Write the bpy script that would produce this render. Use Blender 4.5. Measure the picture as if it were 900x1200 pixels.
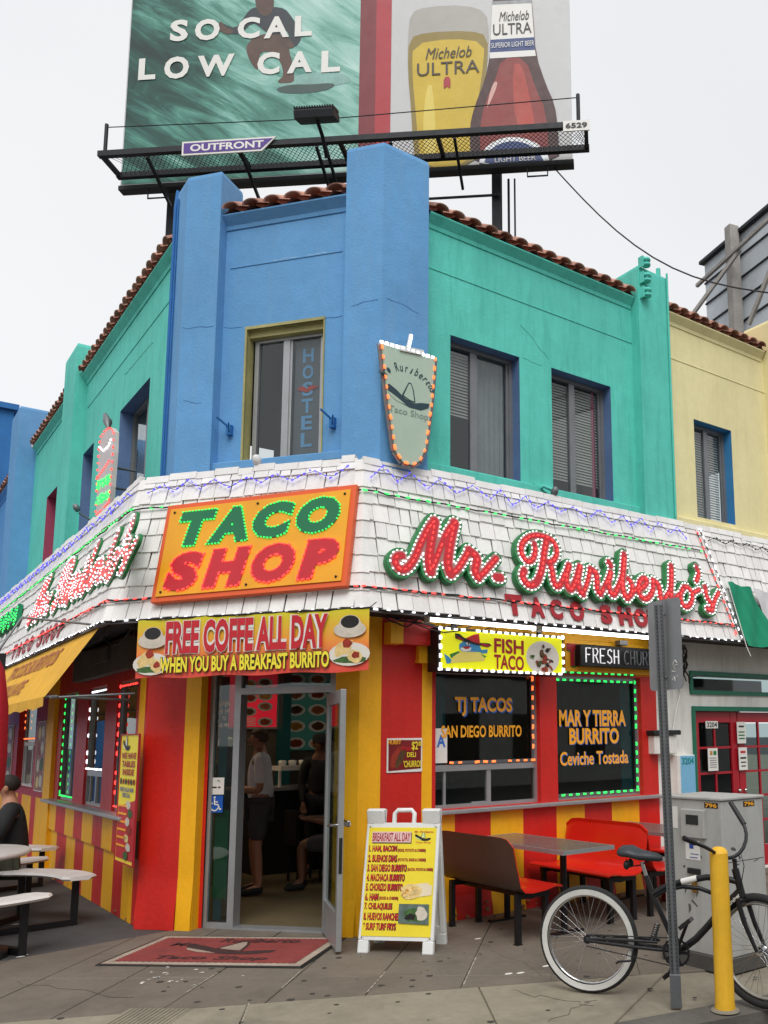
import bpy, math, random
import numpy as np
from mathutils import Vector, Matrix
rnd = random.Random(7)
scene = bpy.context.scene
for o in list(bpy.data.objects):
    bpy.data.objects.remove(o)
COL = scene.collection
R = math.radians
V = Vector

# ------------------------------------------------------------------ camera
FPX, CX, CY = 1028.1, 643.0, 710.0
YAW, PITCH, ROLL = R(39.2), R(8.51), R(0.88)
CAM = V((0, 0, 1.68))
_f = V((math.sin(YAW)*math.cos(PITCH), math.cos(YAW)*math.cos(PITCH), math.sin(PITCH)))
_r0 = V((math.cos(YAW), -math.sin(YAW), 0)); _d0 = _f.cross(_r0)
_r = _r0*math.cos(ROLL) + _d0*math.sin(ROLL)
_d = -_r0*math.sin(ROLL) + _d0*math.cos(ROLL)
cam = bpy.data.cameras.new('camera'); camo = bpy.data.objects.new('camera', cam); COL.objects.link(camo)
m = Matrix.Identity(4)
for i in range(3):
    m[i][0] = _r[i]; m[i][1] = -_d[i]; m[i][2] = -_f[i]; m[i][3] = CAM[i]
camo.matrix_world = m
cam.sensor_fit = 'VERTICAL'; cam.sensor_height = 24.0
cam.lens = FPX/1200*24.0
cam.shift_x = -(CX-450)/1200; cam.shift_y = (CY-600)/1200
cam.clip_end = 3000; cam.clip_start = 0.05
scene.camera = camo
scene.render.resolution_x = 768; scene.render.resolution_y = 1024
scene.render.engine = 'CYCLES'
scene.view_settings.view_transform = 'Standard'; scene.view_settings.look = 'None'
scene.view_settings.exposure = 0.5; scene.view_settings.gamma = 1

# ------------------------------------------------------------------ sky and light (overcast)
SUN_EL, SUN_AZ = R(52), R(214)      # azimuth from +Y towards +X
w = bpy.data.worlds.new('World'); scene.world = w; w.use_nodes = True
nt = w.node_tree; nt.nodes.clear()
out = nt.nodes.new('ShaderNodeOutputWorld'); bg = nt.nodes.new('ShaderNodeBackground')
sky = nt.nodes.new('ShaderNodeTexSky'); sky.sky_type = 'NISHITA'; sky.sun_disc = False
sky.sun_elevation = SUN_EL; sky.sun_rotation = SUN_AZ
hs = nt.nodes.new('ShaderNodeHueSaturation'); hs.inputs['Saturation'].default_value = 0.25
tc = nt.nodes.new('ShaderNodeTexCoord')
ns = nt.nodes.new('ShaderNodeTexNoise'); ns.inputs['Scale'].default_value = 1.6; ns.inputs['Detail'].default_value = 5
cr = nt.nodes.new('ShaderNodeValToRGB')
cr.color_ramp.elements[0].position = 0.3; cr.color_ramp.elements[0].color = (6.3, 6.4, 6.55, 1)
cr.color_ramp.elements[1].position = 0.75; cr.color_ramp.elements[1].color = (7.0, 7.05, 7.15, 1)
mx = nt.nodes.new('ShaderNodeMix'); mx.data_type = 'RGBA'; mx.inputs[0].default_value = 0.88
nt.links.new(tc.outputs['Generated'], ns.inputs['Vector'])
nt.links.new(ns.outputs['Fac'], cr.inputs[0])
nt.links.new(sky.outputs[0], hs.inputs['Color'])
nt.links.new(hs.outputs[0], mx.inputs[6]); nt.links.new(cr.outputs[0], mx.inputs[7])
nt.links.new(mx.outputs[2], bg.inputs[0]); bg.inputs[1].default_value = 0.1
nt.links.new(bg.outputs[0], out.inputs[0])
sl = bpy.data.lights.new('sun', 'SUN'); sl.energy = 1.5; sl.angle = R(35); sl.color = (1, .985, .96)
so = bpy.data.objects.new('sun', sl); COL.objects.link(so)
sd = V((math.sin(SUN_AZ)*math.cos(SUN_EL), math.cos(SUN_AZ)*math.cos(SUN_EL), math.sin(SUN_EL)))
so.rotation_euler = sd.to_track_quat('Z', 'Y').to_euler()

# ------------------------------------------------------------------ pixel rays, frames
def ray(x, y):
    return _r*((x-CX)/FPX) + _d*((y-CY)/FPX) + _f
def on(x, y, n, d):
    r = ray(x, y); n = V(n); return CAM + r*((d - n.dot(CAM))/n.dot(r))
def onz(x, y, z=0): return on(x, y, (0, 0, 1), z)
class Fr:
    """a plane frame: origin, u (right as seen), v (up), n (towards the viewer)"""
    def __init__(s, o, u, n=None, v=(0, 0, 1)):
        s.o = V(o); s.u = V(u).normalized(); s.v = V(v).normalized()
        s.n = s.u.cross(s.v).normalized() if n is None else V(n).normalized()
    def p(s, u, v, n=0.0): return s.o + s.u*u + s.v*v + s.n*n
    def uv(s, x, y, off=0.0):
        q = on(x, y, s.n, s.n.dot(s.o) + off) - s.o
        return q.dot(s.u), q.dot(s.v)
    def px(s, x, y, off=0.0): return on(x, y, s.n, s.n.dot(s.o) + off)
    def mat(s, u=0, v=0, n=0):
        p = s.p(u, v, n); M = Matrix.Identity(4)
        for i in range(3):
            M[i][0] = s.u[i]; M[i][1] = s.v[i]; M[i][2] = s.n[i]; M[i][3] = p[i]
        return M

# ------------------------------------------------------------------ mesh builder
WL = {}
def wl(o): return WL.get(o.name, V((0, 0, 0))) if o else V((0, 0, 0))
class MB:
    def __init__(s): s.v = []; s.f = []; s.mi = []; s.m = 0; s.sm = []
    def add(s, vs, fs, smooth=False):
        b = len(s.v); s.v += [tuple(v) for v in vs]
        for f in fs: s.f.append([b+i for i in f]); s.mi.append(s.m); s.sm.append(smooth)
        return s
    def quad(s, a, b, c, d): return s.add([a, b, c, d], [(0, 1, 2, 3)])
    def boxp(s, P):   # 8 points: bottom 4 ccw, top 4
        return s.add(P, [(3, 2, 1, 0), (4, 5, 6, 7), (0, 1, 5, 4), (1, 2, 6, 5), (2, 3, 7, 6), (3, 0, 4, 7)])
    def box(s, x0, x1, y0, y1, z0, z1):
        return s.boxp([(x0, y0, z0), (x1, y0, z0), (x1, y1, z0), (x0, y1, z0), (x0, y0, z1), (x1, y0, z1), (x1, y1, z1), (x0, y1, z1)])
    def fbox(s, fr, u0, u1, v0, v1, n0, n1, bev=0.0):
        if bev > 0:
            b = bev
            pr = [(u0+b, v0), (u1-b, v0), (u1, v0+b), (u1, v1-b), (u1-b, v1), (u0+b, v1), (u0, v1-b), (u0, v0+b)]
            k = len(pr)
            q = [(min(max(u, u0+b), u1-b), min(max(v, v0+b), v1-b)) for u, v in pr]
            P = [fr.p(u, v, n0) for u, v in pr] + [fr.p(u, v, n1-b) for u, v in pr]
            pr2 = [(u0+2*b, v0+b), (u1-2*b, v0+b), (u1-b, v0+2*b), (u1-b, v1-2*b), (u1-2*b, v1-b), (u0+2*b, v1-b), (u0+b, v1-2*b), (u0+b, v0+2*b)]
            P += [fr.p(u, v, n1) for u, v in pr2]
            F = [tuple(range(k-1, -1, -1)), tuple(range(2*k, 3*k))]
            for r_ in (0, k):
                F += [(r_+i, r_+(i+1) % k, r_+k+(i+1) % k, r_+k+i) for i in range(k)]
            return s.add(P, F)
        return s.boxp([fr.p(u0, v0, n0), fr.p(u1, v0, n0), fr.p(u1, v1, n0), fr.p(u0, v1, n0), fr.p(u0, v0, n1), fr.p(u1, v0, n1), fr.p(u1, v1, n1), fr.p(u0, v1, n1)])
    def bar(s, a, b, w, h=None, up=(0, 0, 1)):
        a = V(a); b = V(b); h = h or w; d = (b-a).normalized(); up = V(up)
        if abs(d.dot(up)) > .99: up = V((1, 0, 0))
        x = d.cross(up).normalized()*(w/2); y = x.cross(d).normalized()*(h/2)
        return s.boxp([a-x-y, a+x-y, a+x+y, a-x+y, b-x-y, b+x-y, b+x+y, b-x+y])
    def tube(s, pts, r, k=8, cap=True, smooth=True):
        pts = [V(p) for p in pts]; n = len(pts); rr = r if isinstance(r, (list, tuple)) else [r]*n
        P = []; ref = None
        for i, p in enumerate(pts):
            t = (pts[min(i+1, n-1)] - pts[max(i-1, 0)]).normalized()
            if ref is None: ref = V((0, 0, 1)) if abs(t.z) < .9 else V((1, 0, 0))
            x = t.cross(ref).normalized(); y = x.cross(t).normalized(); ref = y
            for j in range(k):
                a = 2*math.pi*j/k; P.append(p + (x*math.cos(a) + y*math.sin(a))*rr[i])
        F = [(i*k+j, i*k+(j+1) % k, (i+1)*k+(j+1) % k, (i+1)*k+j) for i in range(n-1) for j in range(k)]
        s.add(P, F, smooth)
        if cap: s.add(P[:k], [tuple(range(k-1, -1, -1))]); s.add(P[-k:], [tuple(range(k))])
        return s
    def prism(s, fr, poly, n0, n1):
        k = len(poly); ar = sum(poly[i][0]*poly[(i+1) % k][1]-poly[(i+1) % k][0]*poly[i][1] for i in range(k))
        if ar < 0: poly = poly[::-1]
        P = [fr.p(u, v, n0) for u, v in poly] + [fr.p(u, v, n1) for u, v in poly]
        return s.add(P, [tuple(range(k-1, -1, -1)), tuple(range(k, 2*k))] + [(i, (i+1) % k, k+(i+1) % k, k+i) for i in range(k)])
    def ell(s, c, rx, ry, rz, k=10, l=6, M=None):
        c = V(c); P = []
        for i in range(l+1):
            t = math.pi*i/l
            for j in range(k):
                a = 2*math.pi*j/k; q = V((rx*math.sin(t)*math.cos(a), ry*math.sin(t)*math.sin(a), rz*math.cos(t)))
                P.append(c + (M @ q if M else q))
        F = [(i*k+j, (i+1)*k+j, (i+1)*k+(j+1) % k, i*k+(j+1) % k) for i in range(l) for j in range(k)]
        return s.add(P, F, True)
    def lathe(s, c, prof, k=16, axis=(0, 0, 1), smooth=True):
        c = V(c); ax = V(axis).normalized(); x = ax.orthogonal().normalized(); y = ax.cross(x)
        P = [c + ax*h + (x*math.cos(2*math.pi*j/k) + y*math.sin(2*math.pi*j/k))*r for r, h in prof for j in range(k)]
        F = [(i*k+j, i*k+(j+1) % k, (i+1)*k+(j+1) % k, (i+1)*k+j) for i in range(len(prof)-1) for j in range(k)]
        return s.add(P, F, smooth)
    def wall(s, fr, u0, u1, v0, v1, holes=(), depth=0.2, n=0.0, mrev=None):
        us = sorted({u0, u1} | {min(max(h[i], u0), u1) for h in holes for i in (0, 1)})
        vs = sorted({v0, v1} | {min(max(h[i], v0), v1) for h in holes for i in (2, 3)})
        for a, b in zip(us, us[1:]):
            for c, d in zip(vs, vs[1:]):
                mu, mv = (a+b)/2, (c+d)/2
                if any(h[0] < mu < h[1] and h[2] < mv < h[3] for h in holes): continue
                s.quad(fr.p(a, c, n), fr.p(b, c, n), fr.p(b, d, n), fr.p(a, d, n))
        keep = s.m
        if mrev is not None: s.m = mrev
        for h in holes:
            a, b, c, d = h[:4]; e = n-depth
            s.quad(fr.p(a, c, n), fr.p(a, c, e), fr.p(b, c, e), fr.p(b, c, n))
            s.quad(fr.p(a, d, n), fr.p(b, d, n), fr.p(b, d, e), fr.p(a, d, e))
            s.quad(fr.p(a, c, n), fr.p(a, d, n), fr.p(a, d, e), fr.p(a, c, e))
            s.quad(fr.p(b, c, n), fr.p(b, c, e), fr.p(b, d, e), fr.p(b, d, n))
        s.m = keep
        return s
    def build(s, name, mat, parent=None, kind=None, label=None):
        if parent is not None: off = wl(parent)
        else:
            A = np.array(s.v); lo = A.min(0); hi = A.max(0); off = V(((lo[0]+hi[0])/2, (lo[1]+hi[1])/2, lo[2]))
        me = bpy.data.meshes.new(name)
        me.from_pydata([(v[0]-off.x, v[1]-off.y, v[2]-off.z) for v in s.v], [], s.f)
        mats = mat if isinstance(mat, (list, tuple)) else [mat]
        for q in mats: me.materials.append(q)
        if len(mats) > 1: me.polygons.foreach_set('material_index', s.mi)
        me.polygons.foreach_set('use_smooth', s.sm); me.update()
        return link(name, me, parent, off, kind, label)
def link(name, me, parent, off=None, kind=None, label=None):
    o = bpy.data.objects.new(name, me); COL.objects.link(o)
    if parent is not None: o.parent = parent; WL[o.name] = wl(parent)
    else: o.location = off; WL[o.name] = V(off)
    if kind: o['kind'] = kind
    if label: o['label'] = label
    return o
def tag(o, label=None, cat=None, group=None, kind=None):
    if label: o['label'] = label
    if cat: o['category'] = cat
    if group: o['group'] = group
    if kind: o['kind'] = kind
    return o
def thing(name, label, cat, loc=(0, 0, 0), group=None):
    o = bpy.data.objects.new(name, None); COL.objects.link(o); o.location = loc; o.empty_display_size = .2
    WL[o.name] = V(loc)
    return tag(o, label, cat, group)
def kids(o): return [c for c in bpy.data.objects if c.parent == o]
def copy_tree(o, loc, rotz=0, label=None):
    ks = [(c, kids(c)) for c in kids(o)]
    r = o.copy(); COL.objects.link(r); r.location = loc; r.rotation_euler = (0, 0, rotz)
    if label: r['label'] = label
    for c, gs in ks:
        c2 = c.copy(); COL.objects.link(c2); c2.parent = r
        for g in gs:
            g2 = g.copy(); COL.objects.link(g2); g2.parent = c2
    return r

# ------------------------------------------------------------------ materials
def srgb(r, g=None, b=None):
    if g is None: r, g, b = [int(r[i:i+2], 16) for i in (1, 3, 5)] if isinstance(r, str) else r
    return tuple(((c/255)/12.92 if c/255 <= .04045 else ((c/255+.055)/1.055)**2.4) for c in (r, g, b))
MATS = {}
def mat(name, col=0, rough=.6, metal=0, var=.12, vscale=3.0, bump=.0, bscale=40, dirt=0.0, dirtcol=(.05, .045, .04), island=0.0, spec=.5, streak=0, coat=0):
    if name in MATS: return MATS[name]
    m = bpy.data.materials.new(name); m.use_nodes = True; nt = m.node_tree; N = nt.nodes; L = nt.links
    p = N['Principled BSDF']; p.inputs['Roughness'].default_value = rough; p.inputs['Metallic'].default_value = metal
    p.inputs['Specular IOR Level'].default_value = spec
    if coat: p.inputs['Coat Weight'].default_value = coat
    tc = N.new('ShaderNodeTexCoord'); geo = N.new('ShaderNodeNewGeometry')
    def noise(sc, det=4, vec=None, rg=.55):
        n = N.new('ShaderNodeTexNoise'); n.inputs['Scale'].default_value = sc; n.inputs['Detail'].default_value = det; n.inputs['Roughness'].default_value = rg
        L.new(vec or geo.outputs['Position'], n.inputs['Vector']); return n
    def mul(c, fac_out, lo, hi, flo=.3, fhi=.7):
        mr = N.new('ShaderNodeMapRange'); L.new(fac_out, mr.inputs[0]); mr.inputs[1].default_value = flo; mr.inputs[2].default_value = fhi
        mr.inputs[3].default_value = lo; mr.inputs[4].default_value = hi
        vm = N.new('ShaderNodeVectorMath'); vm.operation = 'SCALE'
        if isinstance(c, tuple): vm.inputs[0].default_value = c[:3]
        else: L.new(c, vm.inputs[0])
        L.new(mr.outputs[0], vm.inputs['Scale']); return vm.outputs[0]
    c = tuple(col)
    if var:
        c = mul(c, noise(vscale, 6, rg=.65).outputs['Fac'], 1-var, 1+var)
        c = mul(c, noise(vscale*9, 3).outputs['Fac'], 1-var*.4, 1+var*.4)
    if island:
        oi = N.new('ShaderNodeObjectInfo'); ad = N.new('ShaderNodeMath'); ad.operation = 'ADD'
        L.new(oi.outputs['Random'], ad.inputs[0]); L.new(geo.outputs['Random Per Island'], ad.inputs[1])
        fr = N.new('ShaderNodeMath'); fr.operation = 'FRACT'; L.new(ad.outputs[0], fr.inputs[0])
        c = mul(c, fr.outputs[0], 1-island, 1+island*.6, 0, 1)
    if dirt:
        mp = N.new('ShaderNodeMapping'); L.new(geo.outputs['Position'], mp.inputs[0])
        if streak: mp.inputs['Scale'].default_value = (4, 4, .5)
        n = noise(1.3 if not streak else 2.2, 8, mp.outputs[0], .7)
        mr = N.new('ShaderNodeMapRange'); L.new(n.outputs['Fac'], mr.inputs[0]); mr.inputs[1].default_value = .48; mr.inputs[2].default_value = .72
        mr.inputs[4].default_value = dirt
        mxn = N.new('ShaderNodeMix'); mxn.data_type = 'RGBA'; L.new(mr.outputs[0], mxn.inputs[0])
        if isinstance(c, tuple): mxn.inputs[6].default_value = (*c, 1)
        else: L.new(c, mxn.inputs[6])
        mxn.inputs[7].default_value = (*dirtcol, 1); c = mxn.outputs[2]
    if isinstance(c, tuple): p.inputs['Base Color'].default_value = (*c, 1)
    else: L.new(c, p.inputs['Base Color'])
    if bump:
        b = N.new('ShaderNodeBump'); b.inputs['Strength'].default_value = bump; b.inputs['Distance'].default_value = .01
        L.new(noise(bscale, 5).outputs['Fac'], b.inputs['Height']); L.new(b.outputs[0], p.inputs['Normal'])
    if rough > .15 and var:
        n = noise(vscale*3, 4); mr = N.new('ShaderNodeMapRange'); L.new(n.outputs['Fac'], mr.inputs[0])
        mr.inputs[3].default_value = max(0, rough-.1); mr.inputs[4].default_value = min(1, rough+.1); L.new(mr.outputs[0], p.inputs['Roughness'])
    MATS[name] = m; return m
def emit(name, col, s, base=None):
    if name in MATS: return MATS[name]
    m = bpy.data.materials.new(name); m.use_nodes = True; p = m.node_tree.nodes['Principled BSDF']
    p.inputs['Base Color'].default_value = (*(base or col), 1); p.inputs['Emission Color'].default_value = (*col, 1)
    p.inputs['Emission Strength'].default_value = s; p.inputs['Roughness'].default_value = .3; MATS[name] = m; return m
def glass(name, tint=(.75, .8, .8), trans=.7, rough=.02):
    if name in MATS: return MATS[name]
    m = bpy.data.materials.new(name); m.use_nodes = True; nt = m.node_tree; N = nt.nodes; L = nt.links; N.clear()
    o = N.new('ShaderNodeOutputMaterial'); t = N.new('ShaderNodeBsdfTransparent'); t.inputs[0].default_value = (*[c*trans for c in tint], 1)
    g = N.new('ShaderNodeBsdfGlossy'); g.inputs['Roughness'].default_value = rough; g.inputs[0].default_value = (.9, .95, .95, 1)
    f = N.new('ShaderNodeFresnel'); f.inputs[0].default_value = 1.75; mx = N.new('ShaderNodeMixShader')
    nz = N.new('ShaderNodeTexNoise'); nz.inputs['Scale'].default_value = 2.5; bp = N.new('ShaderNodeBump'); bp.inputs['Strength'].default_value = .03
    L.new(nz.outputs['Fac'], bp.inputs['Height']); L.new(bp.outputs[0], g.inputs['Normal'])
    ge = N.new('ShaderNodeNewGeometry'); iv = N.new('ShaderNodeMath'); iv.operation = 'SUBTRACT'; iv.inputs[0].default_value = 1; L.new(ge.outputs['Backfacing'], iv.inputs[1])
    ml = N.new('ShaderNodeMath'); ml.operation = 'MULTIPLY'; L.new(f.outputs[0], ml.inputs[0]); L.new(iv.outputs[0], ml.inputs[1])
    L.new(ml.outputs[0], mx.inputs[0]); L.new(t.outputs[0], mx.inputs[1]); L.new(g.outputs[0], mx.inputs[2]); L.new(mx.outputs[0], o.inputs[0])
    MATS[name] = m; return m

# ------------------------------------------------------------------ text and print
TXT = {}
def text_mesh(body, bold=0.0, shear=0.0, extrude=0.0, spacing=1.0, res=3):
    key = (body, bold, shear, extrude, spacing, res)
    if key in TXT: return TXT[key]
    cu = bpy.data.curves.new('t', 'FONT'); cu.body = body; cu.size = 1; cu.offset = bold; cu.shear = shear
    cu.extrude = extrude; cu.space_character = spacing; cu.resolution_u = res; cu.fill_mode = 'BOTH' if extrude else 'FRONT'
    ob = bpy.data.objects.new('t', cu); COL.objects.link(ob)
    dg = bpy.context.evaluated_depsgraph_get(); me = bpy.data.meshes.new_from_object(ob.evaluated_get(dg))
    vs = [tuple(v.co) for v in me.vertices]; fs = [tuple(p.vertices) for p in me.polygons]
    bpy.data.objects.remove(ob); bpy.data.curves.remove(cu); bpy.data.meshes.remove(me)
    TXT[key] = (vs, fs); return TXT[key]
def put_text(mb, fr, body, u0, u1, v0, v1, n, bold=0.0, shear=0.0, spacing=1.0, thick=0.0, warp=None, res=3, slope=0.0):
    """text fitted in the box u0..u1, v0..v1 of a frame, at height n"""
    vs, fs = text_mesh(body, bold, shear, 0.5 if thick else 0.0, spacing, res)
    if not vs: return
    A = np.array(vs); lo = A.min(0); hi = A.max(0)
    P = []
    for x, y, z in vs:
        a = (x-lo[0])/(hi[0]-lo[0]); b = (y-lo[1])/max(1e-6, hi[1]-lo[1])
        u = u0+(u1-u0)*a; v = v0+(v1-v0)*b + slope*(u-u0)
        if warp: u, v = warp(u, v)
        P.append(fr.p(u, v, n + (z+.5)*thick))
    mb.add(P, fs)
def outline(body, u0, u1, v0, v1, step, bold=0.0, shear=0.0, spacing=1.0, slope=0.0):
    vs, fs = text_mesh(body, bold, shear, 0.0, spacing, 3)
    A = np.array(vs); lo = A.min(0); hi = A.max(0); cnt = {}
    for f in fs:
        for i in range(len(f)):
            a, b = f[i], f[(i+1) % len(f)]; k = (min(a, b), max(a, b)); cnt[k] = cnt.get(k, 0)+1
    Q = [(u0+(u1-u0)*(x-lo[0])/(hi[0]-lo[0]), v0+(v1-v0)*(y-lo[1])/(hi[1]-lo[1])) for x, y, z in vs]
    Q = [(u, v+slope*(u-u0)) for u, v in Q]
    segs = [(Q[a], Q[b]) for (a, b), c in cnt.items() if c == 1]
    return sample_chains(segs, step)
def sample_chains(segs, step):
    key = lambda p: (round(p[0], 5), round(p[1], 5)); adj = {}
    for a, b in segs: adj.setdefault(key(a), []).append(key(b)); adj.setdefault(key(b), []).append(key(a))
    outp = []; used = set()
    for st in list(adj):
        if st in used: continue
        ch = [st]; used.add(st); cur = st
        while True:
            nx = [q for q in adj[cur] if q not in used]
            if not nx: break
            cur = nx[0]; used.add(cur); ch.append(cur)
        if len(ch) < 3: continue
        if st in adj[ch[-1]]: ch.append(st)
        d = 0; acc = 0
        for (a, b) in zip(ch, ch[1:]):
            l = math.hypot(b[0]-a[0], b[1]-a[1])
            while acc <= d+l and l > 0:
                t = (acc-d)/l; outp.append((a[0]+(b[0]-a[0])*t, a[1]+(b[1]-a[1])*t, math.atan2(b[1]-a[1], b[0]-a[0]))); acc += step
            d += l
    return outp
def resample(pts, step):
    o = []; d = 0; acc = 0
    for a, b in zip(pts, pts[1:]):
        a = V(a); b = V(b); l = (b-a).length
        while acc <= d+l and l > 0: o.append((a.lerp(b, (acc-d)/l), (b-a).normalized())); acc += step
        d += l
    return o
def smc(pts, it=2):
    for _ in range(it):
        q = []
        for a, b in zip(pts, pts[1:]+pts[:1]):
            q.append(tuple(x*.75+y*.25 for x, y in zip(a, b))); q.append(tuple(x*.25+y*.75 for x, y in zip(a, b)))
        pts = q
    return pts
def smooth2(pts, it=2):
    for _ in range(it):
        q = [pts[0]]
        for a, b in zip(pts, pts[1:]):
            q.append(tuple(x*.75+y*.25 for x, y in zip(a, b))); q.append(tuple(x*.25+y*.75 for x, y in zip(a, b)))
        q.append(pts[-1]); pts = q
    return pts
def field(strokes, grow, cell):
    """strokes: list of (points, halfwidth). Returns fill faces (2D) and outline segments of the union of thick strokes."""
    allp = [p for s, h in strokes for p in s]; mxh = max(h for s, h in strokes)+grow+2*cell
    x0 = min(p[0] for p in allp)-mxh; x1 = max(p[0] for p in allp)+mxh; y0 = min(p[1] for p in allp)-mxh; y1 = max(p[1] for p in allp)+mxh
    nx = int((x1-x0)/cell)+2; ny = int((y1-y0)/cell)+2
    X, Y = np.meshgrid(x0+np.arange(nx)*cell, y0+np.arange(ny)*cell, indexing='ij'); D = np.full(X.shape, 9.9)
    for s, h in strokes:
        if len(s) == 1: s = [s[0], (s[0][0]+1e-4, s[0][1])]
        for (ax, ay), (bx, by) in zip(s, s[1:]):
            dx, dy = bx-ax, by-ay; l2 = dx*dx+dy*dy+1e-12
            t = np.clip(((X-ax)*dx+(Y-ay)*dy)/l2, 0, 1)
            D = np.minimum(D, np.hypot(X-ax-t*dx, Y-ay-t*dy)-h-grow)
    ins = D < 0; polys = []; segs = []
    full = ins[:-1, :-1] & ins[1:, :-1] & ins[1:, 1:] & ins[:-1, 1:]
    anyi = ins[:-1, :-1] | ins[1:, :-1] | ins[1:, 1:] | ins[:-1, 1:]
    for j in range(ny-1):
        i = 0
        while i < nx-1:
            if full[i, j]:
                k = i
                while k < nx-1 and full[k, j]: k += 1
                polys.append([(X[i, j], Y[i, j]), (X[k, j], Y[k, j]), (X[k, j+1], Y[k, j+1]), (X[i, j+1], Y[i, j+1])]); i = k
            else: i += 1
    for i, j in np.argwhere(anyi & ~full):
        c = [(i, j), (i+1, j), (i+1, j+1), (i, j+1)]; poly = []; cr = []
        for q in range(4):
            a, b = c[q], c[(q+1) % 4]; da, db = D[a], D[b]
            if da < 0: poly.append((X[a], Y[a]))
            if (da < 0) != (db < 0):
                t = da/(da-db); p = (X[a]+(X[b]-X[a])*t, Y[a]+(Y[b]-Y[a])*t); poly.append(p); cr.append(p)
        if len(poly) > 2: polys.append(poly)
        if len(cr) == 2: segs.append((cr[0], cr[1]))
    return polys, segs
def put_field(mb, fr, strokes, grow, cell, n0, n1):
    polys, segs = field(strokes, grow, cell)
    for p in polys: mb.add([fr.p(u, v, n1) for u, v in p], [tuple(range(len(p)))])
    if n1 > n0+1e-6:
        for a, b in segs: mb.quad(fr.p(*a, n0), fr.p(*b, n0), fr.p(*b, n1), fr.p(*a, n1))
    return segs
def poly_px(fr, pts, off=0.0): return [fr.uv(x, y, off) for x, y in pts]

# ================================================================== materials of the place
M_GREEN = mat('green_stucco', srgb(92, 203, 187), .8, var=.1, vscale=.9, bump=.4, bscale=42, dirt=.5, dirtcol=srgb(58, 165, 148), streak=1)
M_BLUE = mat('blue_stucco', srgb(98, 156, 206), .8, var=.11, vscale=.9, bump=.4, bscale=42, dirt=.55, dirtcol=srgb(112, 158, 198), streak=1)
M_DBLUE = mat('deep_blue_stucco', srgb(40, 110, 175), .8, var=.1, bump=.2, dirt=.3, dirtcol=srgb(30, 80, 130), streak=1)
M_CREAM = mat('cream_stucco', srgb(234, 223, 170), .85, var=.06, vscale=1.2, bump=.25, bscale=60, dirt=.3, dirtcol=srgb(205, 192, 140), streak=1)
M_SLATE = mat('slate_blue_paint', srgb(92, 122, 165), .6, var=.1, bump=.1, dirt=.3, dirtcol=srgb(50, 70, 100))
M_MAROON = mat('maroon_paint', srgb(165, 66, 96), .6, var=.1, bump=.1)
M_PALEY = mat('old_yellow_paint', srgb(168, 162, 108), .7, var=.15, bump=.15, dirt=.4, dirtcol=srgb(120, 110, 70))
M_BRIGHTB = mat('bright_blue_paint', srgb(60, 135, 190), .6, var=.1)
M_YEL = mat('yellow_paint', srgb(245, 178, 12), .55, var=.07, vscale=2, bump=.3, bscale=30, dirt=.25, dirtcol=srgb(190, 130, 10), streak=1)
M_RED = mat('red_paint', srgb(202, 32, 22), .5, var=.08, vscale=2, bump=.3, bscale=30, dirt=.25, dirtcol=srgb(150, 22, 16), streak=1)
M_DRED = mat('dark_red_paint', srgb(178, 30, 32), .45, var=.08, bump=.1)
M_WHITEP = mat('white_wall_paint', srgb(226, 224, 218), .7, var=.06, bump=.2, dirt=.35, dirtcol=srgb(140, 135, 128), streak=1)
M_SHINGLE = mat('white_shingle', srgb(238, 236, 233), .75, var=.05, vscale=4, bump=.3, bscale=50, dirt=.2, dirtcol=srgb(165, 160, 154), island=.09, streak=1)
M_TARP = mat('black_felt', srgb(42, 42, 44), .85, var=.25, bump=.3)
M_TILE = mat('clay_tile', srgb(200, 148, 130), .9, var=.2, vscale=5, bump=.3, dirt=.45, dirtcol=srgb(130, 102, 90), island=.25)
M_ALU = mat('aluminium', srgb(170, 172, 174), .4, metal=.6, var=.08)
M_DALU = mat('grey_window_frame', srgb(128, 130, 132), .45, metal=.4, var=.1)
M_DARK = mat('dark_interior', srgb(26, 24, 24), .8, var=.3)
M_BLIND = mat('window_blind', srgb(190, 188, 180), .6, var=.08, island=.1)
M_CURT = mat('grey_curtain', srgb(150, 154, 156), .9, var=.15, vscale=2)
M_GLASS = glass('window_glass', (.9, .93, .93), .92)
M_SHOPG = glass('shop_window_glass', (.75, .85, .85), .8)
M_BLACK = mat('black_plastic', srgb(24, 24, 25), .5, var=.1)
M_WHITE = mat('white_plastic', srgb(225, 226, 224), .5, var=.05, dirt=.25, dirtcol=srgb(150, 145, 138))
M_GREY = mat('grey_metal', srgb(120, 122, 124), .5, metal=.5, var=.12)
M_TRIMG = mat('dark_green_trim', srgb(10, 105, 80), .5, var=.1)
M_WIRE = mat('cable_black', srgb(26, 24, 24), .6, var=.1)

A = V((2.35, 8.95, 0)); B = V((3.67, 7.21, 0))
TC = V((.605, -.796, 0)); NC = V((-.796, -.605, 0))
FR = Fr(B, (1, 0, 0)); FC = Fr(A, TC, NC); FL = Fr(A, (0, -1, 0)); FU = Fr((2.5, 8.95, 0), (0, -1, 0))
ZT, ZL, OT, OL = 4.21, 2.80, .18, .46
def corner(p, n1, n2, d): return p + (n1+n2)*(d/(1+n1.dot(n2)))
NL = V((-1, 0, 0)); NR = V((0, -1, 0))
def ring(d, z):
    a = corner(A, NL, NC, d); b = corner(B, NC, NR, d)
    return [V((2.35-d, 22, z)), V((a.x, a.y, z)), V((b.x, b.y, z)), V((14, 7.21-d, z))]
def slopefr(o, u, n):   # frame lying on the sloping canopy: origin on the lip
    o = V(o)+V(n)*OL + V((0, 0, ZL)); up = (V(n)*(OT-OL) + V((0, 0, ZT-ZL))).normalized()
    return Fr(o, u, None, up)
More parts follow.
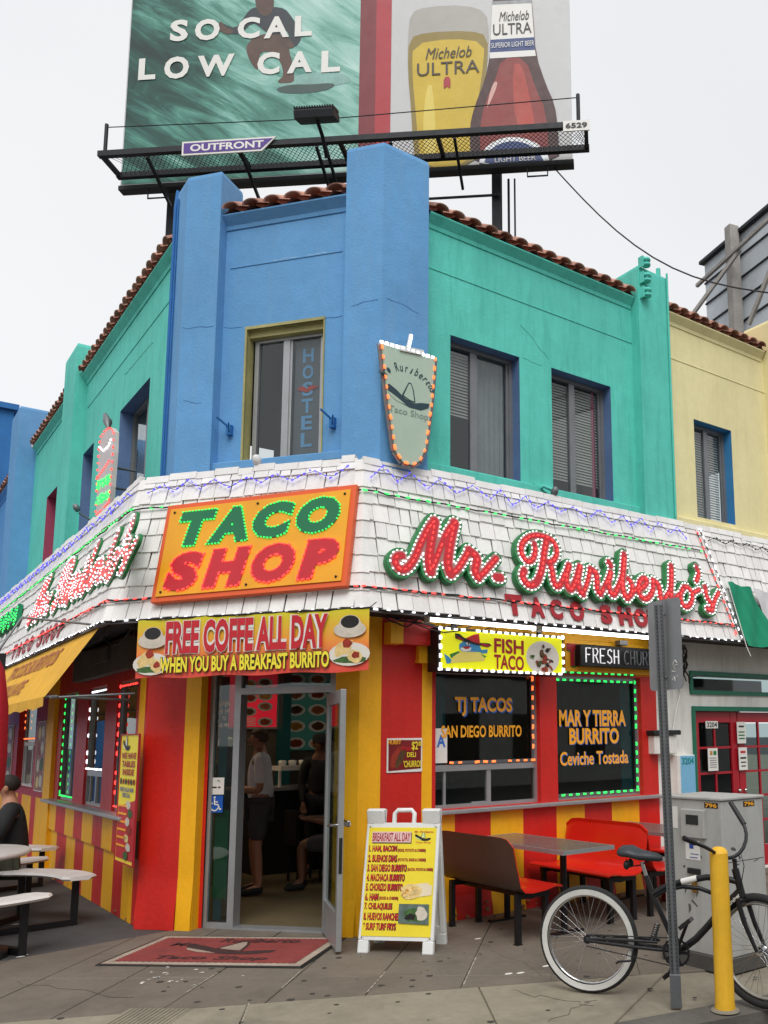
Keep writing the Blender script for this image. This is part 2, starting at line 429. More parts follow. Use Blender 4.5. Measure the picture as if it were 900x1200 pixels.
SR = slopefr(B, (1, 0, 0), NR); SC = slopefr(A, TC, NC); SL = slopefr(A, (0, -1, 0), NL)
SLEN = math.hypot(OL-OT, ZT-ZL)

bld = thing('corner_building', 'two storey corner taco shop building, blue corner above red and yellow striped ground floor', 'building', (2.6, 9.0, 0))
ybl = thing('cream_building', 'pale cream building with clay tile eave and red french doors right of the green wing', 'building', (9.5, 7.5, 0))
fbl = thing('blue_building', 'blue building with a fat blue pipe beyond the green wing at far left', 'building', (2.6, 19.0, 0))

# ------------------------------------------------------------------ windows
def window(parent, fr, u0, u1, v0, v1, depth, mframe, split=.5, blind=True, curtain=False, fw=.045, glassm=None, dark=True):
    """slider window set back in its opening: frame part with panes and blinds as sub-parts"""
    b = MB(); n = -depth
    b.fbox(fr, u0, u1, v0, v0+fw, n-.06, n); b.fbox(fr, u0, u1, v1-fw, v1, n-.06, n)
    b.fbox(fr, u0, u0+fw, v0+fw, v1-fw, n-.06, n); b.fbox(fr, u1-fw, u1, v0+fw, v1-fw, n-.06, n)
    us = u0+(u1-u0)*split
    b.fbox(fr, us-.035, us+.035, v0+fw, v1-fw, n-.05, n-.008)
    b.fbox(fr, us+.035, us+.06, v0+fw, v1-fw, n-.045, n-.02); b.fbox(fr, u1-fw-.03, u1-fw, v0+fw, v1-fw, n-.045, n-.02)
    w_ = b.build('window', mframe, parent)
    for a, c in ((u0+fw, us-.035), (us+.06, u1-fw-.03)):
        q = MB(); q.fbox(fr, a, c, v0+fw, v1-fw, n-.034, n-.028); q.build('pane', glassm or M_GLASS, w_)
    if blind:
        q = MB(); v = v1-fw-.02; vend = v0+fw+(v1-v0)*blind
        spans = [(u0+fw+.01, us-.03)] + ([] if curtain else [(us+.05, u1-fw-.02)])
        while v > vend:
            for a, c in spans: q.add([fr.p(a, v, n-.075), fr.p(c, v, n-.075), fr.p(c, v-.031, n-.058), fr.p(a, v-.031, n-.058)], [(0, 1, 2, 3)])
            v -= .034
        q.build('blind', M_BLIND, w_)
    if curtain:
        q = MB(); a, c = us+.03, u1-fw; k = 24
        P = [fr.p(a+(c-a)*i/k, vv, n-.10+.018*math.sin(i*1.7)) for vv in (v0, v1) for i in range(k+1)]
        q.add(P, [(i, i+1, k+2+i, k+1+i) for i in range(k)], True); q.build('curtain', M_CURT, w_)
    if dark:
        q = MB(); q.fbox(fr, u0, u1, v0, v1, n-.42, n-.4); q.build('dark_room_sheet', M_DARK, w_)  # near-black sheet behind the panes, the room's shade put into its colour
    return w_

# ------------------------------------------------------------------ upper storey walls
uw = [(.96, 1.85, 4.39, 5.79), (2.30, 3.21, 4.38, 5.79)]
MB().wall(FR, .35, 3.62, 4.0, 7.0, uw, .14, mrev=1).build('wall', [M_GREEN, M_SLATE], bld)
lwin = [(-2.53, -1.2, 4.35, 5.79), (-4.6, -3.94, 4.4, 5.78), (-7.29, -5.8, 4.4, 5.75)]
MB().wall(FU, -5.4, -.2, 4.0, 6.95, lwin[:2], .16, mrev=1).build('wall', [M_GREEN, M_SLATE], bld)
MB().wall(FU, -8.9, -5.4, 4.0, 7.0, lwin[2:], .22, mrev=1).build('wall', [M_GREEN, M_MAROON], bld)
cw = (.88, 1.72, 4.38, 5.75)
MB().wall(FC, .3, 2.3, 4.0, 7.0, [cw], .12, n=-.05, mrev=1).build('wall', [M_BLUE, M_PALEY], bld)
# window surround of the corner window (old yellow boards)
b = MB(); u0, u1, v0, v1 = cw
b.fbox(FC, u0-.02, u1+.012, v1, v1+.03, -.06, -.035); b.fbox(FC, u0-.02, u0, v0, v1, -.06, -.037); b.fbox(FC, u1, u1+.012, v0, v1, -.06, -.037)
b.fbox(FC, u0, u1, v1-.07, v1, -.17, -.09)
b.build('window_surround', M_PALEY, bld)
b = MB(); b.fbox(FC, u0-.35, u1+.3, v0-.09, v0-.005, -.06, .03, .008); b.build('window_sill', M_BLUE, bld)
FCu = Fr(FC.p(0, 0, -.05), TC, NC)
w1 = window(bld, FCu, cw[0]+.03, cw[1]-.02, cw[2], cw[3]-.06, .1, M_ALU, .44, blind=0, curtain=False)
# hostel board behind the right pane
b = MB(); b.fbox(FCu, 1.33, 1.66, cw[2]+.06, cw[3]-.12, -.165, -.155); b.build('hostel_board', mat('grey_board', srgb(92, 98, 106), .5, var=.1), w1)
b = MB()
for i, ch in enumerate('HOSTEL'):
    vt = 5.55-i*.175; put_text(b, FCu, ch, 1.415, 1.535, vt-.145, vt, -.150, .03)
b.build('lettering', mat('faded_blue_print', srgb(100, 165, 215), .5), w1)
b = MB(); b.prism(FCu, [(1.36, 5.13), (1.47, 5.09), (1.6, 5.14), (1.52, 5.16), (1.47, 5.13), (1.42, 5.165)], -.148, -.146); b.build('red_emblem', M_RED, w1)
window(bld, FR, *uw[0][:2], *uw[0][2:], .13, M_DALU, .42, blind=.42, curtain=True)
window(bld, FR, *uw[1][:2], *uw[1][2:], .13, M_DALU, .45, blind=.12)
b = MB(); b.fbox(FR, 3.06, 3.10, 4.42, 5.74, -.21, -.18); b.build('red_curtain_edge', M_MAROON, bld)
for i, q in enumerate(lwin): window(bld, FU, *q, .15 if i < 2 else .2, M_DALU, .5, blind=.3, curtain=True)
# sills: green band under the windows
b = MB(); b.fbox(FR, .62, 3.60, 4.27, 4.37, -.02, .045, .008); b.build('window_sill', M_GREEN, bld)
b = MB(); b.fbox(FU, -4.6, -.5, 4.27, 4.345, -.02, .04, .008); b.build('window_sill', M_GREEN, bld)
# plaster line high on the walls
for fr, u0, u1, n, mm, par in ((FR, .7, 3.59, 0, M_GREEN, bld), (FU, -4.5, -.5, 0, M_GREEN, bld), (FC, .66, 1.9, -.05, M_BLUE, bld)):
    b = MB(); b.fbox(fr, u0, u1, 6.44, 6.452, n-.02, n+.007); b.build('plaster_joint', mm, par)

def pilaster(outline2d, z0, z1, mm, par, slope=None):
    """closed plan polygon extruded, rounded a little on top"""
    b = MB(); k = len(outline2d); c = V((sum(p[0] for p in outline2d)/k, sum(p[1] for p in outline2d)/k))
    def rg(z, s): return [(c.x+(p[0]-c.x)*s, c.y+(p[1]-c.y)*s, z) for p in outline2d]
    P = rg(z0, 1)+rg(z1-.05, 1)+rg(z1-.012, .975)+rg(z1, .93)
    F = [(r_*k+i, r_*k+(i+1) % k, (r_+1)*k+(i+1) % k, (r_+1)*k+i) for r_ in range(3) for i in range(k)] + [tuple(range(3*k, 4*k))]
    b.add(P, F); return b.build('pilaster', mm, par)
def fp(fr, u, n): p = fr.p(u, 0, n); return (p.x, p.y)
# corner pilasters of the blue part
yb = 7.21-.2; cu_ = ((yb-A.y) - NC.y*.07)/TC.y     # u where the two faces meet
crx = A.x+TC.x*cu_+NC.x*.07
pilaster([fp(FC, 1.99, -.3), fp(FC, 1.99, .07), (crx, yb), (4.245, yb), (4.245, 7.6)], 4.12, 7.46, M_BLUE, bld)
ua = (2.415-A.x-NC.x*.07)/TC.x
pilaster([(2.415, 9.2), fp(FC, ua, .07), fp(FC, .60, .07), fp(FC, .60, -.3), (3.0, 9.4)], 4.12, 7.47, M_BLUE, bld)
b = MB(); b.tube([(2.40, 9.1, 4.2), (2.40, 9.1, 7.3), (2.42, 9.12, 7.5)], .018, 6); b.tube([(2.40, 9.02, 4.2), (2.405, 9.02, 7.35)], .01, 6); b.build('conduit', M_DBLUE, bld)
pilaster([fp(FR, 3.59, -.3), fp(FR, 3.59, .14), fp(FR, 4.13, .14), fp(FR, 4.13, -.3)], 4.15, 7.42, M_GREEN, bld)
pilaster([fp(FU, -5.45, -.3), fp(FU, -5.45, .16), fp(FU, -4.63, .16), fp(FU, -4.63, -.3)], 4.1, 7.45, M_GREEN, bld)
# body behind the parapets so the block is solid from other views
b = MB(); b.add([(4.2, 8.0, 6.9), (13.5, 8.0, 6.9), (13.5, 15, 6.9), (3.2, 15, 6.9), (3.2, 9.5, 6.9)], [(0, 1, 2, 3, 4)]); b.build('roof_deck', M_TARP, bld)

# ------------------------------------------------------------------ tile eaves
def tile_mesh():
    P = []; F = []; k = 8
    for i, (y, r, z) in enumerate(((0, .088, .0), (.44, .074, .012))):
        for j in range(k+1):
            a = math.pi*j/k; P.append((r*math.cos(a), y, z+r*math.sin(a)*.62))
        for j in range(k+1):
            a = math.pi*j/k; P.append(((r-.014)*math.cos(a), y, z+(r-.014)*math.sin(a)*.62))
    K = k+1
    for j in range(k):
        F += [(j, j+1, 2*K+j+1, 2*K+j), (K+j+1, K+j, 3*K+j, 3*K+j+1), (j+1, j, K+j, K+j+1)]
    me = bpy.data.meshes.new('roof_tile'); me.from_pydata(P, [], F); me.materials.append(M_TILE)
    me.polygons.foreach_set('use_smooth', [i % 3 < 2 for i in range(len(F))]); return me
TILE = tile_mesh()
def eave(fr, u0, u1, z, par, mm, n=0.0, rows=3, pitch=30, over=.12, tw=.205):
    L = u1-u0; k = max(1, round(L/tw)); st = L/k; off = wl(par)
    a = R(pitch); up = (-fr.n*math.cos(a) + V((0, 0, math.sin(a)))).normalized(); nn = fr.u.cross(up)
    for r_ in range(rows):
        for i in range(k):
            p = fr.p(u0+(i+.5)*st, z+.035, n+over) + up*(r_*.36) + nn*(r_*.018)
            o = bpy.data.objects.new('roof_tile', TILE); COL.objects.link(o); o.parent = par
            jz = rnd.uniform(-.03, .03); M = Matrix.Identity(4)
            uu = (fr.u + up*jz).normalized(); ww = uu.cross(up).normalized(); vv = ww.cross(uu)
            p = p + up*rnd.uniform(-.012, .012) + ww*rnd.uniform(0, .006)
            s = st/.205
            for q in range(3): M[q][0] = uu[q]*s; M[q][1] = vv[q]; M[q][2] = ww[q]; M[q][3] = p[q]-off[q]
            o.matrix_local = M
    b = MB()   # the pans between and the sloping deck
    P0 = fr.p(0, z, n+over-.04)
    for i in range(k+1):
        c = fr.p(u0+i*st, z+.045, n+over-.02)
        pr = []
        for t in (0, .74):
            for j in range(6):
                an = math.pi + math.pi*j/5; pr.append(c + up*t + fr.u*(math.cos(an)*.075) + nn*(math.sin(an)*.045))
        b.add(pr, [(j, j+1, 7+j, 6+j) for j in range(5)], True)
    b.build('pan_tiles', M_TILE, par, kind='stuff'); b = MB()
    q0, q1 = fr.p(u0, z-.0, n+over-.05), fr.p(u1, z-.0, n+over-.05)
    b.add([q0, q1, q1+up*.8, q0+up*.8, q0-nn*.03, q1-nn*.03, q1+up*.8-nn*.03, q0+up*.8-nn*.03], [(0, 1, 2, 3), (7, 6, 5, 4), (4, 5, 1, 0), (5, 6, 2, 1), (7, 4, 0, 3)])
    b.build('eave_deck', mat('grey_mortar', srgb(92, 82, 76), .9, var=.2), par)
    b = MB(); b.add([fr.p(u_, v_, n_) for u_ in (u0, u1) for v_, n_ in ((z-.14, n-.02), (z-.14, n+.012), (z-.10, n+.02), (z-.02, n+.085), (z-.004, n+.085), (z-.004, n-.02))], [(i, (i+1) % 6, 6+(i+1) % 6, 6+i) for i in range(6)]+[(5, 4, 3, 2, 1, 0), (6, 7, 8, 9, 10, 11)]); b.build('cornice', mm, par)
eave(FR, .67, 3.58, 7.02, bld, M_GREEN)
eave(FC, .60, 1.98, 7.0, bld, M_BLUE, n=-.05, tw=.235)
eave(FU, -4.62, -.28, 6.97, bld, M_GREEN)
eave(FU, -8.6, -5.46, 6.97, bld, M_GREEN)
eave(FR, 4.15, 6.15, 7.03, ybl, M_CREAM)

# ------------------------------------------------------------------ blue parts at far left, cream building at right
MB().wall(FU, -14, -9.5, 4.0, 7.1, [(-11.6, -10.5, 4.4, 5.85)], .25, mrev=1).build('wall', [M_BLUE, M_PALEY], fbl)
pilaster([fp(FU, -9.6, -.3), fp(FU, -9.6, .3), fp(FU, -8.75, .3), fp(FU, -8.75, -.3)], 4.1, 7.75, M_BLUE, fbl)
eave(FU, -13.0, -9.62, 6.97, fbl, M_BLUE)
tw_ = on(17, 480, (0, 1, 0), 22.2); TX, TZ = tw_.x, tw_.z
b = MB(); b.box(TX-3, TX, 22.2, 26.0, 0, TZ); b.build('tower', M_DBLUE, fbl)
pz = on(28, 511, (0, 1, 0), 23); b = MB(); b.tube([(TX-.3, 23, pz.z), (TX+3.5, 23, pz.z)], .42, 20); b.build('pipe', mat('blue_pipe', srgb(80, 130, 175), .4, metal=.3, var=.1), fbl)
b = MB(); b.box(TX-3.1, TX+.08, 22.1, 26.1, TZ-.03, TZ+.1); b.build('coping', M_DBLUE, fbl)
window(fbl, FU, -11.6, -10.5, 4.4, 5.85, .22, M_DALU, blind=0)

cwn = tuple(FR.uv(812.5, 485)) + tuple(FR.uv(862, 616))
cwn = (cwn[0], cwn[2], 4.42, 5.72)
MB().wall(FR, 4.13, 6.6, 4.0, 7.05, [cwn], .14, mrev=1).build('wall', [M_CREAM, M_BRIGHTB], ybl)
window(ybl, FR, *cwn, .13, M_DALU, .5, blind=.02)
pilaster([fp(FR, 6.2, -.3), fp(FR, 6.2, .16), fp(FR, 7.2, .16), fp(FR, 7.2, -.3)], 4.1, 7.5, M_CREAM, ybl)
b = MB(); b.fbox(FR, 6.24, 6.9, 7.2, 7.24, .17, .2); b.tube([fp(FR, 6.4, .18)+(7.25,), fp(FR, 7.2, .2)+(7.3,)], .02, 6); b.build('roof_bracket', M_GREY, ybl)
MB().wall(FR, 7.2, 10.5, 4.0, 7.05, [], .14).build('wall', M_CREAM, ybl)
b = MB(); b.fbox(FR, 4.15, 6.2, 6.44, 6.452, -.02, .007); b.build('plaster_joint', M_CREAM, ybl)
b = MB(); b.fbox(FR, 4.14, 10.5, 4.26, 4.36, -.02, .05, .01); b.build('window_sill', M_CREAM, ybl)

# ------------------------------------------------------------------ shingled canopy
top = ring(OT, ZT); lip = ring(OL, ZL); inn = ring(-.25, ZL); innt = ring(-.2, ZT)
b = MB(); e = .02
t2 = ring(OT-e, ZT); l2 = ring(OL-e, ZL)
P = t2+l2+ring(-.05, ZL)+ring(-.14, ZT)
F = []
for i in range(3): F += [(4+i, 5+i, 1+i, i), (8+i, 9+i, 5+i, 4+i), (i, 1+i, 13+i, 12+i)]
b.add(P, F); can = b.build('canopy', M_TARP, bld)
b = MB()
for i in range(3):
    a0, a1 = ring(OL+.012, ZL-.03)[i:i+2]; i0, i1 = ring(OL-.03, ZL-.03)[i:i+2]
    up = V((0, 0, .05)); b.boxp([a0, a1, i1, i0, a0+up, a1+up, i1+up, i0+up])
b.build('lip_board', mat('grey_lip_board', srgb(105, 105, 108), .7, var=.15), can)
def shingle_mesh():
    P = [(0, 0, .018), (1, 0, .018), (1, 1.12, .002), (0, 1.12, .002), (0, 0, .001), (1, 0, .001), (1, 1.12, -.004), (0, 1.12, -.004)]
    me = bpy.data.meshes.new('shingle'); me.from_pydata(P, [], [(0, 1, 2, 3), (7, 6, 5, 4), (4, 5, 1, 0), (5, 6, 2, 1), (7, 4, 0, 3)]); me.materials.append(M_SHINGLE); return me, P
SHM, SHP = shingle_mesh()
RH = SLEN/8.6
shs = []
def hipR(v): return (corner(B, NC, NR, OL+(OT-OL)*v/SLEN)-B)       # hip position at height v
def hipL(v): return (corner(A, NL, NC, OL+(OT-OL)*v/SLEN)-A)
rs = random.Random(3)
for fr, nm in ((SR, 'R'), (SC, 'C'), (SL, 'L')):
    for r_ in range(9):
        v0 = r_*RH; vm = v0+RH*.5
        hr = hipR(vm); hl = hipL(vm)
        if nm == 'R': ua, ub = hr.x+.045, 9.9
        elif nm == 'C': ua = hl.dot(TC)+.05; ub = (B-A+hr).dot(TC)-.05
        else: ua, ub = -12.6, hl.dot(V((0, -1, 0)))-.045
        u = ua - rs.uniform(0, .1) if nm != 'C' else ua
        if nm == 'L': u = ua
        while u < ub-.02:
            w_ = rs.choice((.10, .12, .14, .16, .18, .2))*rs.uniform(.9, 1.1); w_ = min(w_, ub-u)
            if ub-(u+w_) < .06: w_ = ub-u
            h = min(RH, SLEN-v0)
            x0 = max(u, ua)
            if w_-(x0-u) > .03: shs.append((fr, x0, v0+rs.uniform(-.014, .006), u+w_-x0-rs.uniform(.005, .014), h, rs.uniform(-.025, .025), rs.uniform(0, .006)))
            u += w_
# hip caps
def cap(P0, fr1, fr2, v0, w1_, w2_):
    pass
pw = lambda s: (s[0].p(s[1]+s[3]/2, s[2]) - CAM).length
vis = lambda s: (s[0] is not SL or s[1] > -9)
shs.sort(key=lambda s: pw(s)/math.sqrt(max(.15, abs((s[0].p(s[1], s[2])-CAM).normalized().dot(s[0].n)))))
rest = MB(); off = wl(can)
for i, (fr, u, v, w_, h, tw, ln) in enumerate(shs):
    c, s_ = math.cos(tw*.5), math.sin(tw*.5)
    uu = fr.u*c + fr.v*s_; vv = fr.v*c - fr.u*s_; nn = fr.n; p = fr.p(u, v, ln+.003)
    if i < 300:
        o = bpy.data.objects.new('shingle', SHM); COL.objects.link(o); o.parent = can; M = Matrix.Identity(4)
        for q in range(3): M[q][0] = uu[q]*w_; M[q][1] = vv[q]*h; M[q][2] = nn[q]; M[q][3] = p[q]-off[q]
        o.matrix_local = M
    else:
        rest.add([p+uu*(x*w_)+vv*(y*h)+nn*z for x, y, z in SHP], [(0, 1, 2, 3), (4, 5, 1, 0), (5, 6, 2, 1), (7, 4, 0, 3)])
rest.build('shingle_field', M_SHINGLE, can, kind='stuff')
for which, p0, n1, n2, f1, f2 in (('A', A, NL, NC, SL, SC), ('B', B, NC, NR, SC, SR)):
    for r_ in range(9):
        v0 = r_*RH - .01; v1 = min(v0+RH*1.15, SLEN)
        def hp(v, ex):
            t = OL+(OT-OL)*v/SLEN + ex; q = corner(p0, n1, n2, t); return V((q.x, q.y, ZL+(ZT-ZL)*v/SLEN))
        a, c = hp(v0, .026), hp(v1, .012); k = .075+rs.uniform(-.01, .02)
        d1 = -f1.u if which else 0
        l0, l1 = a - f1.u*k, c - f1.u*k; r0, r1 = a + f2.u*k, c + f2.u*k
        q = MB(); e1 = f1.n*-.014; e2 = f2.n*-.014
        q.add([l0, a, c, l1, l0+e1, a+(e1+e2)*.6, c+(e1+e2)*.6, l1+e1], [(0, 1, 2, 3), (4, 5, 1, 0), (7, 4, 0, 3)])
        q.add([a, r0, r1, c, a+(e1+e2)*.6, r0+e2, r1+e2, c+(e1+e2)*.6], [(0, 1, 2, 3), (4, 5, 1, 0), (5, 6, 2, 1)])
        q.build('hip_shingle', M_SHINGLE, can)
# top ledge boards of the canopy (thin, uneven)
for fr, u0, u1 in ((SR, -.1, 9.8), (SC, .0, 2.2), (SL, -12.5, .05)):
    u = u0; q = MB()
    while u < u1:
        w_ = rs.uniform(.15, .32); w_ = min(w_, u1-u)
        v = SLEN+rs.uniform(-.02, .02); q.fbox(fr, u, u+w_-.006, v-.04, v+.03, -.02, .022); u += w_
    q.build('ridge_strip', M_SHINGLE, can)

# ------------------------------------------------------------------ ground floor, right face
LS = [FR.uv(x, 945)[0] for x in (533, 575, 613, 652, 685, 717, 749)]
wr = [(.80, 2.07, 1.02, 2.34), (2.30, 3.56, 1.02, 2.34)]
b = MB()
def seg(b, fr, u0, u1, v0, v1, mi, n=0.0, holes=(), depth=.1, mrev=None):
    b.m = mi; b.wall(fr, u0, u1, v0, v1, holes, depth, n, mrev)
seg(b, FR, 0, .22, 0, 2.84, 1); seg(b, FR, .22, .65, 0, 2.84, 0); seg(b, FR, .65, LS[0], 0, 1.0, 1)
cols = [0, 1, 0, 1, 0, 1, 0]; edges = LS+[3.81]
for i in range(7): seg(b, FR, edges[i], edges[i+1], 0, 1.0, cols[i])
seg(b, FR, .65, .76, 1.0, 2.84, 1)
seg(b, FR, .76, 3.81, 1.0, 2.36, 0, 0, wr, .11, 0)
seg(b, FR, .76, 3.81, 2.36, 2.84, 1)
b.m = 0
b.build('wall', [M_RED, M_YEL], bld)
b = MB(); b.fbox(FR, .70, 3.82, .975, 1.012, -.01, .09, .006); b.build('sill', M_ALU, bld)
b = MB(); b.m = 1; b.fbox(FR, .24, .37, 2.55, 2.75, -.05, .13); b.m = 0; b.fbox(FR, .37, .70, 2.55, 2.75, -.05, .13); b.build('header_box', [M_RED, M_YEL], bld)
b = MB(); b.fbox(FR, .58, .745, 2.42, 2.74, 0, .06); b.fbox(FR, .57, .75, 2.39, 2.42, 0, .075); b.build('post_bracket', M_YEL, bld)
# bumpy plinth
def plinth(fr, u0, u1, mm, h=.22, pr=.035, u2=None):
    b = MB(); k = max(2, int((u1-u0)/.08)); P = []
    for j, (z, n) in enumerate(((0, pr), (h*.3, pr*.75), (h*.65, pr*.3), (h, .002))):
        for i in range(k+1):
            P.append(fr.p(u0+(u1-u0)*i/k, z, n + (rnd.uniform(-.008, .008) if j < 2 else 0)))
    b.add(P, [(r_*(k+1)+i, r_*(k+1)+i+1, (r_+1)*(k+1)+i+1, (r_+1)*(k+1)+i) for r_ in range(3) for i in range(k)], True); b.build('plinth', mm, bld)
for i, (a, c) in enumerate(zip([0, .22, .65]+LS, [.22, .65]+LS+[3.81])):
    plinth(FR, a, c, [M_YEL, M_RED][(i % 2)] if i < 3 else (M_RED if cols[i-3] == 0 else M_YEL))
# window joinery right: unit 1 (with slider below), unit 2 fixed
def shopwin(fr, u0, u1, v0, v1, depth, transom=None, fm=M_ALU):
    b = MB(); n = -depth+.05; fw = .035
    b.fbox(fr, u0, u1, v0, v0+fw, n-.05, n); b.fbox(fr, u0, u1, v1-fw, v1, n-.05, n)
    b.fbox(fr, u0, u0+fw, v0+fw, v1-fw, n-.05, n); b.fbox(fr, u1-fw, u1, v0+fw, v1-fw, n-.05, n)
    if transom:
        b.fbox(fr, u0+fw, u1-fw, transom-.03, transom+.03, n-.05, n+.005)
        um = u0+(u1-u0)*.52; b.fbox(fr, um-.025, um+.025, v0+fw, transom-.03, n-.045, n-.004)
        b.fbox(fr, u0+fw+.1, u0+fw+.125, v0+fw, transom-.03, n-.04, n-.01)
        b.fbox(fr, um-.2, um-.025, v0+fw, v0+fw+.012, n-.04, n-.01)
    w_ = b.build('window', fm, bld)
    for a, c in (((v0+fw, transom-.03), (transom+.03, v1-fw)) if transom else ((v0+fw, v1-fw),)):
        q = MB(); q.fbox(fr, u0+fw, u1-fw, a, c, n-.03, n-.024); q.build('pane', M_SHOPG, w_)
    return w_
SW1 = shopwin(FR, *wr[0], .11, 1.40); SW2 = shopwin(FR, *wr[1], .11)

# ------------------------------------------------------------------ ground floor, corner face with door
DU = dict(s0=.60, m0=.865, m1=.93, j0=1.85, j1=1.93)
b = MB()
seg(b, FC, 0, .42, 0, 2.9, 0, .02); seg(b, FC, .42, .58, 0, 2.9, 1, .02)
b.m = 1; b.quad(FC.p(.58, 0, .02), FC.p(.58, 0, -.1), FC.p(.58, 2.9, -.1), FC.p(.58, 2.9, .02))
seg(b, FC, .58, .615, 0, 2.9, 0, -.08)
b.m = 1; b.quad(FC.p(1.95, 0, -.12), FC.p(1.95, 0, 0), FC.p(1.95, 2.9, 0), FC.p(1.95, 2.9, -.12))
seg(b, FC, 1.95, (B-A).dot(TC), 0, 2.9, 1)
seg(b, FC, .58, 1.95, 2.36, 2.9, 1, -.06)
b.build('wall', [M_RED, M_YEL], bld)
plinth(Fr(FC.p(0, 0, .02), TC, NC), 0, .42, M_RED, .45, .03); plinth(Fr(FC.p(0, 0, .02), TC, NC), .42, .58, M_YEL, .45, .028); plinth(FC, 1.95, 2.18, M_YEL, .3, .03)
b = MB(); n = -.1; v1 = 2.36
b.fbox(FC, .615, .65, 0, v1, n-.05, n); b.fbox(FC, DU['m0'], DU['m1'], 0, v1, n-.1, n+.01); b.fbox(FC, DU['j0'], DU['j0']+.06, 0, v1, n-.1, n+.01)
b.fbox(FC, DU['j0']+.06, 1.95, 0, v1, n-.05, n-.01)
b.fbox(FC, .65, DU['m0'], .0, .05, n-.05, n); b.fbox(FC, DU['m1'], DU['j0'], 2.12, 2.18, n-.1, n+.01); b.fbox(FC, .65, DU['j0'], v1-.03, v1, n-.05, n)
b.fbox(FC, DU['m1'], DU['j0'], 0, .018, n-.12, n+.02)
dfr = b.build('door_frame', M_ALU, bld)
q = MB(); q.fbox(FC, .65, DU['m0'], .05, v1-.03, n-.03, n-.024); q.build('pane', M_SHOPG, dfr)
q = MB(); q.fbox(FC, DU['m1'], DU['j0'], 2.18, v1-.03, n-.03, n-.024); q.build('pane', M_SHOPG, dfr)
# open door leaf
hin = FC.p(DU['j0']-.01, 0, -.09); fre = on(394, 1113, (0, 0, 1), .012); dv = V((fre.x-hin.x, fre.y-hin.y, 0)); DL = .86
dv.normalize(); FD = Fr(hin, -dv, None); FD = Fr(V((hin.x, hin.y, 0))+dv*DL, -dv)    # u from the free edge to the hinge
b = MB(); t = .045
b.fbox(FD, 0, .07, .02, 2.1, -t/2, t/2, .004); b.fbox(FD, DL-.07, DL, .02, 2.1, -t/2, t/2, .004)
b.fbox(FD, .07, DL-.07, .02, .30, -t/2+.003, t/2-.003); b.fbox(FD, .07, DL-.07, 1.99, 2.1, -t/2+.003, t/2-.003)
dr = b.build('door', M_ALU, bld)
q = MB(); q.fbox(FD, .07, DL-.07, .30, 1.99, -.003, .003); q.build('pane', M_SHOPG, dr)
q = MB(); q.fbox(FD, .02, DL-.04, .98, 1.03, t/2+.03, t/2+.06, .008); q.fbox(FD, .02, .05, .99, 1.02, t/2, t/2+.03); q.fbox(FD, DL-.07, DL-.04, .99, 1.02, t/2, t/2+.03)
q.tube([FD.p(.04, 1.0, -t/2), FD.p(.04, 1.0, -t/2-.06), FD.p(-.0, 1.0, -t/2-.08)], .012, 8); q.build('handle', mat('chrome', srgb(200, 200, 202), .15, metal=1, var=0), dr)
q = MB(); q.fbox(FD, -.003, .004, .62, .9, -.013, .013); q.fbox(FD, -.006, .004, .68, .72, -.01, .01); q.build('latch', M_BLACK, dr)

# ------------------------------------------------------------------ ground floor, left face
pu = lambda x, y=880: FL.uv(x, y)[0]
L0 = pu(62, 900)
lw = [(pu(71), pu(88), .99, 2.33), (pu(100), pu(121), .99, 2.33), (pu(134), -.42, .99, 2.33)]
b = MB()
seg(b, FL, lw[0][0]-.3, -.33, .95, 2.36, 2, 0, lw, .07, 2)
b.m = 1; b.wall(FL, -.33, -.12, .95, 2.9); seg(b, FL, -.12, 0, 0, 2.9, 0)
ls = [FL.uv(x, 0*x+y)[0] for x, y in ((60, 945), (69, 945), (80, 950), (90, 955), (100, 958), (112, 965), (123, 970), (135, 975), (146, 978), (158, 985))]
pts_ = [lw[0][0]-.35] + [l for l in ls if l < -.12] + [-.12]
for i, (a, c) in enumerate(zip(pts_, pts_[1:])):
    seg(b, FL, a, c, .60, .95, i % 2, .03); seg(b, FL, a, c, 0, .60, i % 2, 0)
    b.m = i % 2; b.quad(FL.p(a, .6, 0), FL.p(c, .6, 0), FL.p(c, .6, .03), FL.p(a, .6, .03))
seg(b, FL, lw[0][0]-.75, lw[0][0]-.3, 0, 2.9, 1, .05)
b.m = 1; b.quad(FL.p(lw[0][0]-.3, 0, .05), FL.p(lw[0][0]-.3, 0, 0), FL.p(lw[0][0]-.3, 2.9, 0), FL.p(lw[0][0]-.3, 2.9, .05))
seg(b, FL, lw[0][0]-.3, -.33, 2.36, 2.9, 2)
b.build('wall', [M_RED, M_YEL, M_DRED], bld)
b = MB(); b.fbox(FL, lw[0][0]-.32, -.3, .95, .985, -.01, .14, .006); b.build('sill', M_ALU, bld)
LW = []
for i, q in enumerate(lw): LW.append(shopwin(FL, *q, .08, 1.35 if i == 1 else None))
# second bay with the order window
s0 = lw[0][0]-.75; ow = (pu(20, 880), pu(40, 880), 1.05, 2.3)
b = MB(); seg(b, FL, -13, s0, .95, 2.9, 2, 0, [ow], .14, 2)
k = 0; u = s0
while u > -13: seg(b, FL, u-.38, u, 0, .95, (1, 1, 0)[k % 3], 0); u -= .38; k += 1
b.build('wall', [M_RED, M_YEL, M_DRED], bld)
shopwin(FL, *ow, .14, 1.7, M_WHITE)
